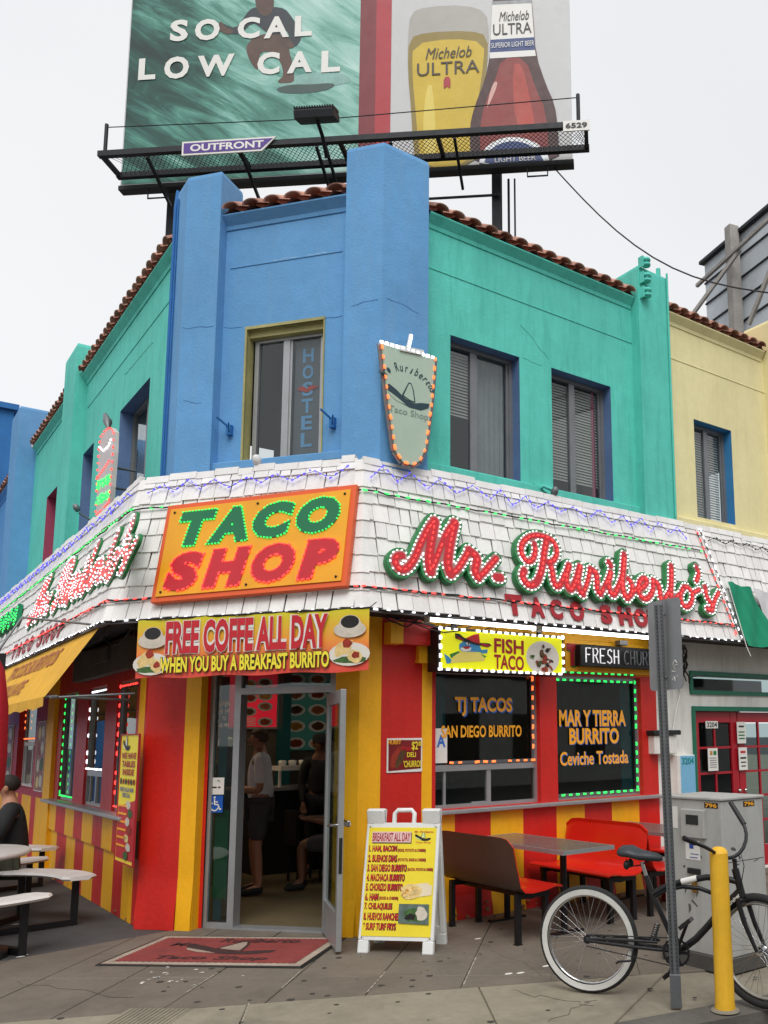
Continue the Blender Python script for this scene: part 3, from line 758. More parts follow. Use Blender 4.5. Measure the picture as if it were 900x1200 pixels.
# lower wall of the cream building: white storefront with red doors
b = MB(); tr = (4.44, 6.3, 2.22, 2.40); dr_ = (4.46, 6.2, 0.02, 1.97)
b.wall(FR, 3.81, 10.5, 0, 2.84, [tr, dr_], .15); b.build('wall', M_WHITEP, ybl)
b = MB()
for h in (tr, dr_):
    u0, u1, v0, v1 = h
    b.fbox(FR, u0-.045, u1+.06, v1, v1+.055, -.02, .025); b.fbox(FR, u0-.05, u0, v0, v1, -.02, .025); b.fbox(FR, u1, u1+.06, v0, v1, -.02, .025)
    if h is tr: b.fbox(FR, u0-.045, u1+.06, v0-.05, v0, -.02, .025)
b.build('door_surround', M_TRIMG, ybl)
q = MB(); q.fbox(FR, *tr[:2], *tr[2:], -.09, -.084); q.build('transom_pane', M_SHOPG, ybl)
q = MB(); q.fbox(FR, *tr[:2], *tr[2:], -.4, -.38); q.build('dark_transom_sheet', M_DARK, ybl)  # dark backing sheet, its colour stands in for the unlit space behind
RD = mat('red_door_paint', srgb(168, 24, 38), .35, var=.07)
for k, (a, c) in enumerate(((4.47, 5.32), (5.335, 6.19))):
    b = MB(); n = -.05; t = .045; st = .12
    b.fbox(FR, a, a+st, .03, 1.96, n-t, n); b.fbox(FR, c-st, c, .03, 1.96, n-t, n); b.fbox(FR, a+st, c-st, .03, .28, n-t+.004, n-.004); b.fbox(FR, a+st, c-st, 1.83, 1.96, n-t+.004, n-.004)
    um = (a+c)/2; b.fbox(FR, um-.014, um+.014, .28, 1.83, n-.035, n-.008)
    for i in range(1, 5): v = .28+1.55*i/5; b.fbox(FR, a+st, c-st, v-.014, v+.014, n-.036, n-.009)
    d_ = b.build('door', RD, ybl)
    for i in range(5):
        for (x0, x1) in ((a+st, um-.014), (um+.014, c-st)):
            q = MB(); v0 = .28+1.55*i/5; q.fbox(FR, x0, x1, v0+.014, v0+.296, n-.028, n-.022); q.build('pane', M_SHOPG, d_)
    q = MB(); hx = c-.05 if k == 0 else a+.05; q.ell(FR.p(hx, .98, n+.04), .025, .025, .025); q.build('handle', MATS['chrome'], d_)
q = MB(); q.fbox(FR, 4.4, 6.3, 0, 2.2, -.8, -.78); q.build('dark_room_sheet', M_DARK, ybl)  # dark sheet behind the red doors, shade of the room painted in

# hairline plaster cracks and a patched scar on the blue corner
def crack(fr, pts, off, mm, w_=.006, jit=.012):
    b = MB(); P = [V((*fr.uv(x, y, off), 0)) for x, y in pts]; L = [q for q, _ in resample(P, .07)]
    L = [V((p.x, p.y+rnd.uniform(-jit, jit), 0)) for p in L]
    for a, c in zip(L, L[1:]): b.bar(fr.p(a.x, a.y, off+.0005), fr.p(c.x, c.y, off+.0005), w_*rnd.uniform(.5, 1.3), .002, fr.n)
    b.build('plaster_crack', mm, bld)
CK = mat('crack_blue', srgb(48, 92, 150), .9, var=.1); CW = mat('crack_pale', srgb(165, 195, 215), .9, var=.1); CG = mat('crack_green', srgb(40, 130, 110), .9, var=.1)
crack(FC, [(214, 385), (250, 382)], .07, CK); crack(FC, [(262, 383), (284, 384)], -.05, CK); crack(FC, [(378, 374), (403, 369)], -.05, CK); crack(FC, [(411, 358), (449, 349)], .07, CK, .005)
crack(FR, [(453, 349), (497, 370)], .2, CK, .005); crack(FC, [(320, 306), (345, 301), (402, 294)], -.05, CW, .008); crack(FR, [(610, 380), (646, 425)], 0, CG, .005); crack(FR, [(612, 420), (640, 430)], 0, CG, .004)
crack(FU, [(146, 440), (180, 400)], 0, CG, .01); crack(FC, [(215, 470), (242, 473)], .07, CK, .004)

# ================================================================== inside of the shop
M_TEAL = mat('teal_wall', srgb(14, 92, 98), .6, var=.1)
M_FLOORI = mat('tan_floor_tile', srgb(104, 92, 66), .5, var=.15, dirt=.3)
b = MB(); b.add([(2.45, 22, .006), (2.45, 9.02, .006), (3.76, 7.30, .006), (7.45, 7.30, .006), (7.45, 22, .006)], [(0, 1, 2, 3, 4)]); b.build('interior_floor', M_FLOORI, bld)
b = MB(); b.add([(2.40, 22, 2.88), (2.40, 9.0, 2.88), (3.7, 7.26, 2.88), (14, 7.26, 2.88), (14, 22, 2.88)], [(4, 3, 2, 1, 0)])
b.box(2.4, 7.4, 12.4, 12.5, 0, 2.87); b.box(7.42, 7.5, 7.35, 12.6, 0, 2.87); b.build('interior_wall', mat('interior_wall_paint', srgb(92, 84, 74), .8, var=.15), bld)
FB = Fr((0, 12.38, 0), (1, 0, 0))
plc = [srgb(150, 60, 30), srgb(200, 140, 50), srgb(90, 60, 30), srgb(170, 100, 60)]
M_PL = emit('lit_plate_print', srgb(150, 145, 130), .08)
M_FD = [mat('food_print_%s' % n_, c, .5, var=.45, vscale=22) for n_, c in zip(('red', 'gold', 'brown', 'tan'), plc)]
def plates(fr, par, spots, rx, ry, n):
    a = MB(); fs = [MB() for _ in M_FD]
    for i, (u, v) in enumerate(spots):
        ring_ = lambda s: [(u+rx*s*math.cos(t*math.pi/9), v+ry*s*math.sin(t*math.pi/9)) for t in range(18)]
        a.prism(fr, ring_(1), n, n+.004); f_ = fs[i % 4]
        f_.prism(fr, [(u+(x-u)*rnd.uniform(.6, .78), v+(y-v)*rnd.uniform(.55, .78)) for x, y in ring_(1)], n+.004, n+.008)
    a.build('plate_picture', M_PL, par)
    for f_, mm in zip(fs, M_FD):
        if f_.v: f_.build('food_picture', mm, par, kind='stuff')
def board(name, label, u0, u1, v0, v1, mm, spots, rx, ry, frame=None, fr=None, n=.02):
    fr = fr or FB; p = fr.p((u0+u1)/2, v0, 0); t = thing(name, label, 'menu board', p)
    q = MB(); q.fbox(fr, u0, u1, v0, v1, .0, n); q.build('panel', mm, t)
    if frame:
        q = MB(); f = .03; q.fbox(fr, u0-f, u1+f, v1, v1+f, 0, n+.015); q.fbox(fr, u0-f, u1+f, v0-f, v0, 0, n+.015); q.fbox(fr, u0-f, u0, v0, v1, 0, n+.015); q.fbox(fr, u1, u1+f, v0, v1, 0, n+.015); q.build('frame', frame, t)
    plates(fr, t, spots, rx, ry, n)
    return t
U = lambda x, y: FB.uv(x, y)
a = U(283, 812); c = U(323, 852)
bd = board('menu_board', 'red lit menu board with plate pictures on the back wall, left of the teal column', a[0]-.25, c[0], c[1], 2.75, emit('lit_red_print', srgb(190, 30, 45), .4), [U(*p) for p in ((292, 818), (310, 816), (291, 834), (310, 828), (310, 846), (292, 802), (310, 800))], .11, .065, M_ALU)
q = MB()
for i in range(5): q.fbox(FB, U(283, 842)[0], U(299, 842)[0], U(283, 841+i*2.2)[1]-.012, U(283, 841+i*2.2)[1], .02, .024)
q.build('print_lines', M_WHITE, bd)
a = U(336, 800); c = U(400, 878)
board('menu_board', 'dark green menu board with rows of oval plates, right of the teal column', a[0], c[0]+.3, c[1], 2.8, emit('lit_green_print', srgb(25, 52, 44), .5),
      [U(x, y) for y in (796, 814, 832, 851, 871) for x in (346, 371.5, 397)], .145, .085)
b = MB(); b.box(U(325, 850)[0], U(335, 850)[0], 12.2, 12.4, 0, 2.87); b.build('teal_column', M_TEAL, bld)
# counter with a steel rail and a few goods
ct = thing('service_counter', 'dark service counter with steel rail at the back of the shop', 'counter', (5.6, 11.4, 0))
b = MB(); b.box(4.3, 7.2, 11.2, 11.7, 0, 1.05); b.build('body', M_DARK, ct); b = MB(); b.box(4.25, 7.25, 11.12, 11.74, 1.05, 1.09); b.build('top', M_ALU, ct)
b = MB(); b.box(4.6, 5.3, 11.2, 11.5, 1.30, 1.36); b.box(4.62, 4.65, 11.3, 11.33, 1.09, 1.3); b.box(5.25, 5.28, 11.3, 11.33, 1.09, 1.3); b.build('shelf', M_WHITEP, ct)
for i in range(5):
    t = MB(); t.lathe((4.68+i*.14, 11.35, 1.36), [(0, 0), (.045, 0), (.055, .06), (.04, .07), (0, .07)], 10); tag(t.build('food_bowl', M_WHITE), ('leftmost', 'second from left', 'middle', 'second from right', 'rightmost')[i]+' of five small white bowls on the shelf above the counter', 'bowl', 'bowls on the counter shelf')
def dtable(x, y, lab):
    t = thing('dining_table', lab, 'table', (x, y, 0))
    q = MB(); q.box(x-.35, x+.35, y-.3, y+.3, .72, .75); q.build('tabletop', M_DARK, t)
    q = MB(); q.tube([(x, y, .03), (x, y, .72)], .035); q.box(x-.25, x+.25, y-.03, y+.03, 0, .04); q.box(x-.03, x+.03, y-.25, y+.25, 0, .045); q.build('pedestal', M_BLACK, t)
    q = MB()
    for sx in (-.5, .5):
        q.box(x+sx-.17, x+sx+.17, y-.18, y+.18, .43, .46); q.box(x+sx*1.35-.02, x+sx*1.35+.02, y-.18, y+.18, .46, .85)
        for ax in (-.14, .14):
            for ay in (-.14, .14): q.bar((x+sx+ax, y+ay, 0), (x+sx+ax, y+ay, .43), .025)
    q.build('attached_seats', M_BLACK, t, kind='stuff')
dtable(5.1, 10.4, 'dark dining table with attached seats behind the man in the doorway')
dtable(6.6, 9.6, 'dark dining table nearest the order window inside')
b = MB(); b.fbox(FR, .83, .98, 1.42, 2.3, -.12, -.11); b.fbox(FR, 3.34, 3.52, 1.05, 2.3, -.13, -.12); b.build('window_drape', M_TEAL, bld)
b = MB(); b.fbox(FC, .66, .74, .06, 2.3, -.19, -.18); b.build('door_drape', M_TEAL, bld)
b = MB(); b.fbox(FC, .655, .80, .25, 1.05, -.175, -.165); b.build('green_panel', mat('green_panel', srgb(20, 110, 60), .6, var=.2), bld)

t = thing('ceiling_lamp', 'added ceiling lamp panel brightening the shop interior over the dining tables', 'lamp', (5.2, 10.2, 2.8))  # lamp panel added to lighten the dark interior
b = MB(); b.box(4.6, 5.8, 10.0, 10.4, 2.82, 2.87); b.build('housing', M_WHITE, t); b = MB(); b.box(4.63, 5.77, 10.03, 10.37, 2.81, 2.819); b.build('diffuser', emit('fill_diffuser', (1, .93, .8), 2, (.8, .8, .8)), t)

t = thing('ceiling_lamp', 'warm lit ceiling lamp inside, behind the three left windows', 'lamp', (3.4, 11.2, 2.8))
b = MB(); b.box(3.1, 3.7, 10.6, 11.9, 2.82, 2.87); b.build('housing', M_WHITE, t); b = MB(); b.box(3.13, 3.67, 10.63, 11.87, 2.81, 2.819); b.build('diffuser', emit('warm_diffuser', (1, .75, .45), 4, (.8, .8, .8)), t)

# ================================================================== people
def skin_body(chains, sub=2):
    """one continuous surface grown over a skeleton of chains of (point, radius); chains share joints by position"""
    vs = []; rad = []; ed = []; idx = {}
    def vid(p, r):
        k = tuple(round(c, 4) for c in p)
        if k not in idx: idx[k] = len(vs); vs.append(p); rad.append(r)
        return idx[k]
    for ch in chains:
        ids = [vid(p, r) for p, r in ch]
        for a, c in zip(ids, ids[1:]):
            if a != c: ed.append((a, c))
    me = bpy.data.meshes.new('s'); me.from_pydata(vs, ed, []); ob = bpy.data.objects.new('s', me); COL.objects.link(ob)
    md = ob.modifiers.new('skin', 'SKIN'); md.use_smooth_shade = True
    sv = me.skin_vertices[0].data
    for i, r in enumerate(rad): sv[i].radius = (r, r) if not isinstance(r, tuple) else r
    sv[0].use_root = True
    sb = ob.modifiers.new('sub', 'SUBSURF'); sb.levels = sub; sb.render_levels = sub
    dg = bpy.context.evaluated_depsgraph_get(); m2 = bpy.data.meshes.new_from_object(ob.evaluated_get(dg))
    bpy.data.objects.remove(ob); return m2
def mesh_part(name, me, mm, par, M):
    me.transform(M); off = wl(par); me.transform(Matrix.Translation(-off)); me.materials.clear(); me.materials.append(mm); me.name = name
    me.polygons.foreach_set('use_smooth', [True]*len(me.polygons)); return link(name, me, par)
M_SKIN = mat('skin', srgb(176, 124, 98), .5, var=.06); M_SKINB = mat('brown_skin', srgb(120, 82, 62), .5, var=.06)
def person(label, loc, heading, pose, skin, top, bottom, shoes, hair, hairshape='short', sleeve='short', legwear='short', hat=None, scale=1.0):
    """local frame: x to the figure's left, y forward (facing +y), z up; heading turns it about z"""
    t = thing('person', label, 'person', loc)
    M = Matrix.Translation(V(loc)) @ Matrix.Rotation(heading, 4, 'Z') @ Matrix.Scale(scale, 4)
    J = dict(pel=(0, 0, .95), wai=(0, 0, 1.08), che=(0, .02, 1.28), nk0=(0, .0, 1.44), nk1=(0, .02, 1.53), hd=(0, .03, 1.62), ht=(0, .01, 1.70),
             shl=(.17, 0, 1.40), shr=(-.17, 0, 1.40), ell=(.22, -.02, 1.12), elr=(-.22, -.02, 1.12), hal=(.2, .1, .88), har=(-.2, .1, .88),
             hpl=(.09, 0, .90), hpr=(-.09, 0, .90), knl=(.10, .02, .50), knr=(-.10, .02, .50), anl=(.10, -.02, .09), anr=(-.10, -.02, .09), tol=(.12, .14, .03), tor=(-.12, .14, .03))
    J.update(pose)
    j = {k: V(v) for k, v in J.items()}
    def hand(w, el, side):
        d = (w-el).normalized(); up = V((0, .3, 1)) if abs(d.z) < .7 else V((0, 1, 0)); x = d.cross(up).normalized(); y = x.cross(d).normalized(); ch = []
        palm = w+d*.05
        ch.append([(w, .024), (palm, (.034, .018)), (w+d*.085, (.036, .014))])
        tip = w+d*.085
        for i, (o, l) in enumerate(((-.028, .062), (-.009, .072), (.01, .068), (.028, .052))):
            p0 = tip + x*o; p1 = p0 + d*l*.5 + y*.006; p2 = p1 + d*l*.4 + y*.022
            ch.append([(w+d*.085, (.036, .014)), (p0, .009), (p1, .008), (p2, .0065)])
        ch.append([(palm, (.034, .018)), (palm + x*.035*side + d*.01, .011), (palm + x*.05*side + d*.045, .009)])
        return ch
    ch = [[(j['pel'], .13), (j['wai'], .12), (j['che'], (.15, .115)), (j['nk0'], .075), (j['nk1'], .055), ((j['nk1']+j['hd'])/2+V((0, .004, 0)), .068), (j['hd'], (.083, .092)), (j['ht'], .07)]]
    for s, sg in (('l', 1), ('r', -1)):
        sh, el, ha = j['sh'+s], j['el'+s], j['ha'+s]; hp, kn, an, to = j['hp'+s], j['kn'+s], j['an'+s], j['to'+s]
        ch.append([(j['nk0'], .075), (sh, .06), (sh.lerp(el, .5), .048), (el, .04), (el.lerp(ha, .4), .04), (ha, .026)])
        ch += hand(ha, el, sg)
        ch.append([(j['pel'], .13), (hp, .095), (hp.lerp(kn, .5), .078), (kn, .055), (kn.lerp(an, .35), .055), (an, .036), (to, (.035, .025))])
    body = mesh_part('body', skin_body(ch), skin, t, M)
    # face
    hd = j['hd']; q = MB()
    q.ell(hd+V((0, .09, -.012)), .014, .022, .026); q.ell(hd+V((.082, 0, -.01)), .012, .022, .032); q.ell(hd+V((-.082, 0, -.01)), .012, .022, .032)
    q.ell(hd+V((0, .074, -.055)), .026, .014, .008)
    q.v = [tuple(M @ V(v)) for v in q.v]; q.build('face_features', skin, t)
    q = MB(); q.ell(hd+V((.03, .086, .014)), .008, .004, .005); q.ell(hd+V((-.03, .086, .014)), .008, .004, .005); q.v = [tuple(M @ V(v)) for v in q.v]; q.build('eyes', M_BLACK, t)
    # top, bottom
    ch = [[(j['pel']+V((0, 0, .0)), .152), (j['wai'], .145), (j['che'], (.172, .14)), (j['nk0']-V((0, 0, .015)), .088)]]
    for s in 'lr':
        sh, el, ha = j['sh'+s], j['el'+s], j['ha'+s]; e = [(j['nk0']-V((0, 0, .015)), .088), (sh, .078), (sh.lerp(el, .5), .07), (sh.lerp(el, .82), .066)]
        if sleeve == 'long': e = e[:-1] + [(el, .056), (el.lerp(ha, .5), .05), (ha, .037)]
        ch.append(e)
    mesh_part('shirt' if sleeve == 'short' else 'jacket', skin_body(ch), top, t, M)
    ch = []
    for s in 'lr':
        hp, kn, an = j['hp'+s], j['kn'+s], j['an'+s]; e = [(j['pel']-V((0, 0, .01)), .142), (hp, .115), (hp.lerp(kn, .5), .10), (hp.lerp(kn, .93), .088)]
        if legwear == 'long': e = e[:-1] + [(kn, .075), (kn.lerp(an, .5), .065), (an, .055)]
        ch.append(e)
    mesh_part('shorts' if legwear == 'short' else 'trousers', skin_body(ch), bottom, t, M)
    for s in 'lr':
        an, to = j['an'+s], j['to'+s]; bk = an+V((0, -.05, -.045))
        mesh_part('shoe', skin_body([[(bk, .042), (an+V((0, 0, -.035)), .05), (an.lerp(to, .6)+V((0, 0, -.012)), (.05, .04)), (to+V((0, .04, .008)), (.045, .03))], [(an+V((0, 0, -.035)), .05), (an+V((0, 0, .02)), .046)]], 2), shoes, t, M)
    if hairshape:
        q = MB(); h = hd+V((0, -.018, .03)); q.ell(h, .094, .10, .088, 20, 14)
        q.v = [v if v[2] > hd.z-.03 and not (v[1] > hd.y+.03 and v[2] < hd.z+.055) else (h.x+(v[0]-h.x)*.8, h.y+(v[1]-h.y)*.8, v[2]) for v in q.v]
        if hairshape == 'long': q.ell(hd+V((0, -.06, -.06)), .085, .05, .14, 12, 8)
        q.v = [tuple(M @ (V(v)+V((rnd.uniform(-.003, .003),)*3))) for v in q.v]; q.build('hair', hair, t)
    if hat:
        q = MB(); h = hd+V((0, -.005, .045)); q.lathe(h, [(.102, 0), (.102, .04), (.09, .08), (.05, .105), (0, .11)], 16)
        q.add([h+V((-.075, .07, .01)), h+V((.075, .07, .01)), h+V((.06, .17, -.005)), h+V((0, .19, -.005)), h+V((-.06, .17, -.005)), h+V((-.075, .07, .0)), h+V((.075, .07, .0)), h+V((.06, .17, -.012)), h+V((0, .19, -.012)), h+V((-.06, .17, -.012))],
              [(0, 1, 2, 3, 4), (9, 8, 7, 6, 5), (0, 5, 6, 1), (1, 6, 7, 2), (2, 7, 8, 3), (3, 8, 9, 4), (4, 9, 5, 0)])
        q.v = [tuple(M @ V(v)) for v in q.v]; q.build('cap', hat, t)
    return t
C_WH = mat('white_cotton', srgb(238, 238, 242), .9, var=.06, bump=.2, bscale=25); C_GR = mat('dark_grey_cloth', srgb(72, 72, 76), .9, var=.12, bump=.2, bscale=25)
C_BK = mat('black_cloth', srgb(26, 27, 30), .8, var=.2, bump=.3, bscale=25); C_TEAL = mat('teal_cloth', srgb(0, 135, 125), .85, var=.1); C_OL = mat('olive_cloth', srgb(66, 66, 50), .9, var=.1)
H_GR = mat('grey_brown_hair', srgb(88, 74, 62), .8, var=.3, vscale=40, bump=.5, bscale=120); H_BK = mat('dark_hair', srgb(34, 26, 22), .7, var=.3, vscale=40, bump=.5, bscale=120); H_BL = mat('blond_hair', srgb(170, 135, 88), .7, var=.3, vscale=40, bump=.5, bscale=120)
# standing customer in the doorway, seen in profile facing left, arms bent in front of him
mp = onz(288, 1050)
person('man in white t-shirt and dark grey shorts standing in the doorway, arms bent in front', (mp.x+.13, mp.y, .006), R(66),
       dict(hal=(.08, .26, 1.10), har=(-.08, .26, 1.10), ell=(.2, .0, 1.08), elr=(-.2, .0, 1.08), knl=(.10, .06, .50), anl=(.1, .02, .09), tol=(.12, .17, .03), hd=(0, .05, 1.62), ht=(0, .04, 1.70)), M_SKIN, C_WH, C_GR, C_BK, H_GR, scale=1.05)
person('cook in black shirt and black cap standing behind the man in the white t-shirt', (5.02, 10.95, .006), R(160), dict(), M_SKINB, C_BK, C_BK, C_BK, H_BK, sleeve='long', legwear='long', hat=C_BK, scale=1.0)
wc = on(263, 900, (0, 1, 0), 10.9)
person('worker with a cream cap seen through the narrow pane beside the door', (wc.x, 10.9, .006), R(200), dict(), M_SKINB, C_BK, C_BK, C_BK, H_BK, sleeve='long', legwear='long', hat=mat('cream_cap', srgb(205, 205, 170), .8, var=.1), scale=.98)
sit = dict(pel=(0, 0, .55), wai=(0, -.01, .68), che=(0, .02, .88), nk0=(0, .03, 1.04), nk1=(0, .05, 1.13), hd=(0, .08, 1.22), ht=(0, .06, 1.30), shl=(.17, .03, 1.0), shr=(-.17, .03, 1.0), ell=(.22, .12, .76), elr=(-.22, .12, .76), hal=(.12, .36, .8), har=(-.12, .36, .8),
           hpl=(.09, .04, .52), hpr=(-.09, .04, .52), knl=(.11, .46, .52), knr=(-.11, .46, .52), anl=(.11, .44, .1), anr=(-.11, .44, .1), tol=(.12, .6, .03), tor=(-.12, .6, .03))
person('seated customer in a teal shirt at the edge of the open door', (on(381, 960, (0, 1, 0), 9.6).x+.22, 9.6, .006), R(60), sit, M_SKINB, C_TEAL, C_GR, C_BK, H_BK, scale=.98)
pl = on(18, 985, (0, 1, 0), 10.75)
person('man in a black jacket sitting at the white picnic table by the striped wall', (pl.x-.07, 10.45, -.03), R(80), sit, M_SKIN, C_BK, C_OL, C_BK, H_BK, sleeve='long', legwear='long', scale=1.06)
pl = on(-3, 985, (0, 1, 0), 9.75)
person('blond person at the left edge of the photo sitting at the picnic table', (pl.x-.2, 9.75, -.03), R(20), sit, M_SKIN, C_BK, C_OL, C_BK, H_BL, hairshape='long', sleeve='long', legwear='long', scale=.97)

# ================================================================== signs and lights on the shop
E_RED = emit('red_led', (1, .05, .04), 1.5, (.5, .05, .05)); E_GRN = emit('green_led', (.02, .85, .12), 1.1, (.05, .5, .1)); E_BLU = emit('blue_led', (.06, .04, .9), 1.3, (.1, .1, .5))
E_WHT = emit('white_led', (.92, .92, 1), 1.5, (.8, .8, .8)); E_ORG = emit('orange_led', (1, .17, .04), 1.3, (.6, .2, .05)); E_AMB = emit('amber_led', (1, .4, .06), 1.3, (.6, .3, .05))
P_ORANGE = mat('orange_sign_paint', srgb(240, 166, 24), .4, var=.05, dirt=.2, dirtcol=srgb(190, 120, 20)); P_ORED = mat('orange_red_trim', srgb(225, 92, 40), .45, var=.05)
P_DGREEN = mat('dark_green_letter', srgb(8, 110, 70), .4, var=.05); P_RED = mat('sign_red', srgb(196, 32, 44), .45, var=.05); P_SGREEN = mat('sign_green', srgb(30, 120, 62), .45, var=.05)
P_YEL = mat('sign_yellow', srgb(235, 215, 45), .5, var=.04); P_LYEL = mat('print_yellow', srgb(245, 226, 60), .5, var=.03); P_WHT = mat('print_white', srgb(228, 226, 220), .5, var=.03); P_BLK = mat('print_black', srgb(20, 20, 20), .5, var=0)
P_DRED = mat('print_dark_red', srgb(165, 25, 38), .5, var=.05); P_BLUE = mat('print_blue', srgb(40, 70, 160), .5, var=.03)
def bulbs(mb, fr, spots, n, l=.028, w_=.014, h=.012):
    for s in spots:
        if rs.random() < .05: continue
        k_ = rs.uniform(.8, 1.15)
        u, v = s[0], s[1]; a = (s[2] if len(s) > 2 else 0)+rs.uniform(-.12, .12); c, d = math.cos(a)*k_, math.sin(a)*k_
        P = []
        for z, k in ((0, 1), (h, .6)):
            for x, y in ((-l/2, -w_/2), (l/2, -w_/2), (l/2, w_/2), (-l/2, w_/2)): P.append(fr.p(u+(x*c-y*d)*k, v+(x*d+y*c)*k, n+z))
        mb.add(P, [(4, 5, 6, 7), (0, 1, 5, 4), (1, 2, 6, 5), (2, 3, 7, 6), (3, 0, 4, 7)])
    return mb
# ---- TACO SHOP board
t = thing('taco_shop_sign', 'large orange TACO SHOP board with green and red bulb letters on the shingled corner', 'sign', SC.p(1.1, .2, .05))
o_ = .10
TLu, TLv = SC.uv(196, 592, o_); BRu, BRv = SC.uv(405, 686, o_); TRu, TRv = SC.uv(415, 572, o_); BLu, BLv = SC.uv(175, 706, o_)
# frame follows the hung, slightly turned board
FS = Fr(SC.p(BLu, BLv, 0), (SC.u*(BRu-BLu)+SC.v*(BRv-BLv)), None, (SC.u*(TLu-BLu)+SC.v*(TLv-BLv)))
SW = math.hypot(BRu-BLu, BRv-BLv); SH = math.hypot(TLu-BLu, TLv-BLv)
b = MB(); b.fbox(FS, 0, SW, 0, SH, .03, o_-.012, .004); b.build('frame', P_ORED, t)
b = MB(); b.fbox(FS, .05, SW-.05, .05, SH-.05, o_-.03, o_); b.build('panel', P_ORANGE, t)
b = MB()
for u in (.1, SW/2, SW-.1):
    for v in (.09, SH-.09): b.ell(FS.p(u, v, o_+.004), .012, .012, .012, 8, 4)
b.build('bolts', M_BLACK, t, kind='stuff')
for word, v0, v1, u0, u1, mp_, em in (('TACO', .535, .90, .12, .93, P_DGREEN, E_GRN), ('SHOP', .09, .475, .10, .93, P_RED, E_RED)):
    n_ = len(word); BX = ((.09, .29), (.255, .475), (.49, .70), (.715, .935)) if word == 'TACO' else ((.06, .255), (.27, .50), (.515, .735), (.755, .95))
    for i, ch in enumerate(word):
        a, c = BX[i][0]*SW, BX[i][1]*SW; v0_, v1_ = v0*SH, v1*SH
        b = MB(); put_text(b, FS, ch, a, c, v0_, v1_, o_, .08, .16, thick=.008); b.build('letter', mp_, t)
        b = MB(); bulbs(b, FS, outline(ch, a, c, v0_, v1_, .034 if em is E_GRN else .05, .08, .16), o_+.006, .018 if em is E_GRN else .034, .013, .011); b.build('letter_bulbs', em, t, kind='stuff')
# ---- script sign strokes, traced in photo pixels on the right face
ST = []
def st(org, pts, hw): ST.append(([(org[0]+x/6, org[1]+y/6) for x, y in smooth2(pts, 2)], hw*.85))
o1, o2, o3 = (450, 595), (590, 610), (720, 630)
st(o1, [(128, 335), (95, 335), (75, 370), (95, 420), (140, 440), (185, 405), (225, 340), (255, 260), (300, 170), (335, 110), (360, 90)], .030)
st(o1, [(358, 95), (342, 190), (325, 290), (318, 380), (330, 445)], .045); st(o1, [(330, 445), (365, 370), (405, 260), (455, 155), (500, 105)], .028)
st(o1, [(498, 108), (475, 200), (455, 310), (448, 400), (470, 462)], .045); st(o1, [(470, 462), (515, 440), (560, 370), (600, 300)], .026)
st(o1, [(600, 300), (660, 345), (650, 400), (640, 450), (665, 488)], .040); st(o1, [(665, 488), (710, 450), (750, 400), (790, 355)], .026); st(o1, [(790, 488), (822, 490)], .036)
st(o2, [(218, 160), (228, 215), (208, 280), (168, 292), (130, 245), (122, 180), (158, 125), (220, 100), (290, 110), (345, 135), (378, 190), (375, 250), (345, 290), (312, 290)], .022)
st(o2, [(310, 125), (290, 200), (280, 290), (265, 370), (235, 440), (190, 460), (150, 430), (132, 385), (148, 350)], .032)
st(o2, [(325, 295), (345, 350), (350, 420), (375, 470), (405, 445)], .028); st(o2, [(405, 445), (435, 370), (465, 310)], .02)
st(o2, [(462, 315), (440, 390), (445, 450), (475, 495), (510, 430), (538, 325)], .032); st(o2, [(538, 325), (520, 420), (535, 490), (560, 515)], .034); st(o2, [(560, 515), (595, 430), (612, 335)], .02)
st(o2, [(612, 340), (655, 365), (660, 430), (660, 490), (685, 515)], .03); st(o2, [(685, 515), (725, 440), (755, 360)], .02)
st(o2, [(755, 365), (738, 440), (750, 500), (775, 530), (810, 470), (835, 400)], .03); st(o2, [(742, 292), (755, 315)], .03)
st(o2, [(850, 240), (845, 330), (835, 430), (845, 510), (872, 545)], .034)
st(o3, [(70, 115), (65, 220), (52, 310), (62, 390), (92, 430), (128, 390), (125, 320), (98, 290)], .026); st(o3, [(125, 390), (170, 350)], .02)
st(o3, [(165, 372), (210, 345), (235, 305), (210, 278), (175, 310), (168, 380), (200, 430), (240, 430), (278, 365), (272, 300)], .026)
st(o3, [(272, 300), (312, 325), (322, 390), (325, 430), (350, 440)], .03); st(o3, [(350, 440), (385, 380)], .02); st(o3, [(400, 200), (402, 300), (395, 390), (410, 445)], .034); st(o3, [(410, 445), (455, 400)], .02)
st(o3, [(492, 345), (462, 400), (475, 465), (512, 495), (548, 450), (550, 390), (522, 348), (492, 345)], .024); st(o3, [(550, 390), (600, 365)], .018)
st(o3, [(578, 205), (598, 250), (578, 305)], .024); st(o3, [(640, 345), (648, 420), (690, 470), (692, 515), (655, 500)], .028); st(o3, [(692, 500), (705, 440), (735, 385)], .02)
OFS = .11
SUV = [([SR.uv(x, y, OFS) for x, y in p], h) for p, h in ST]
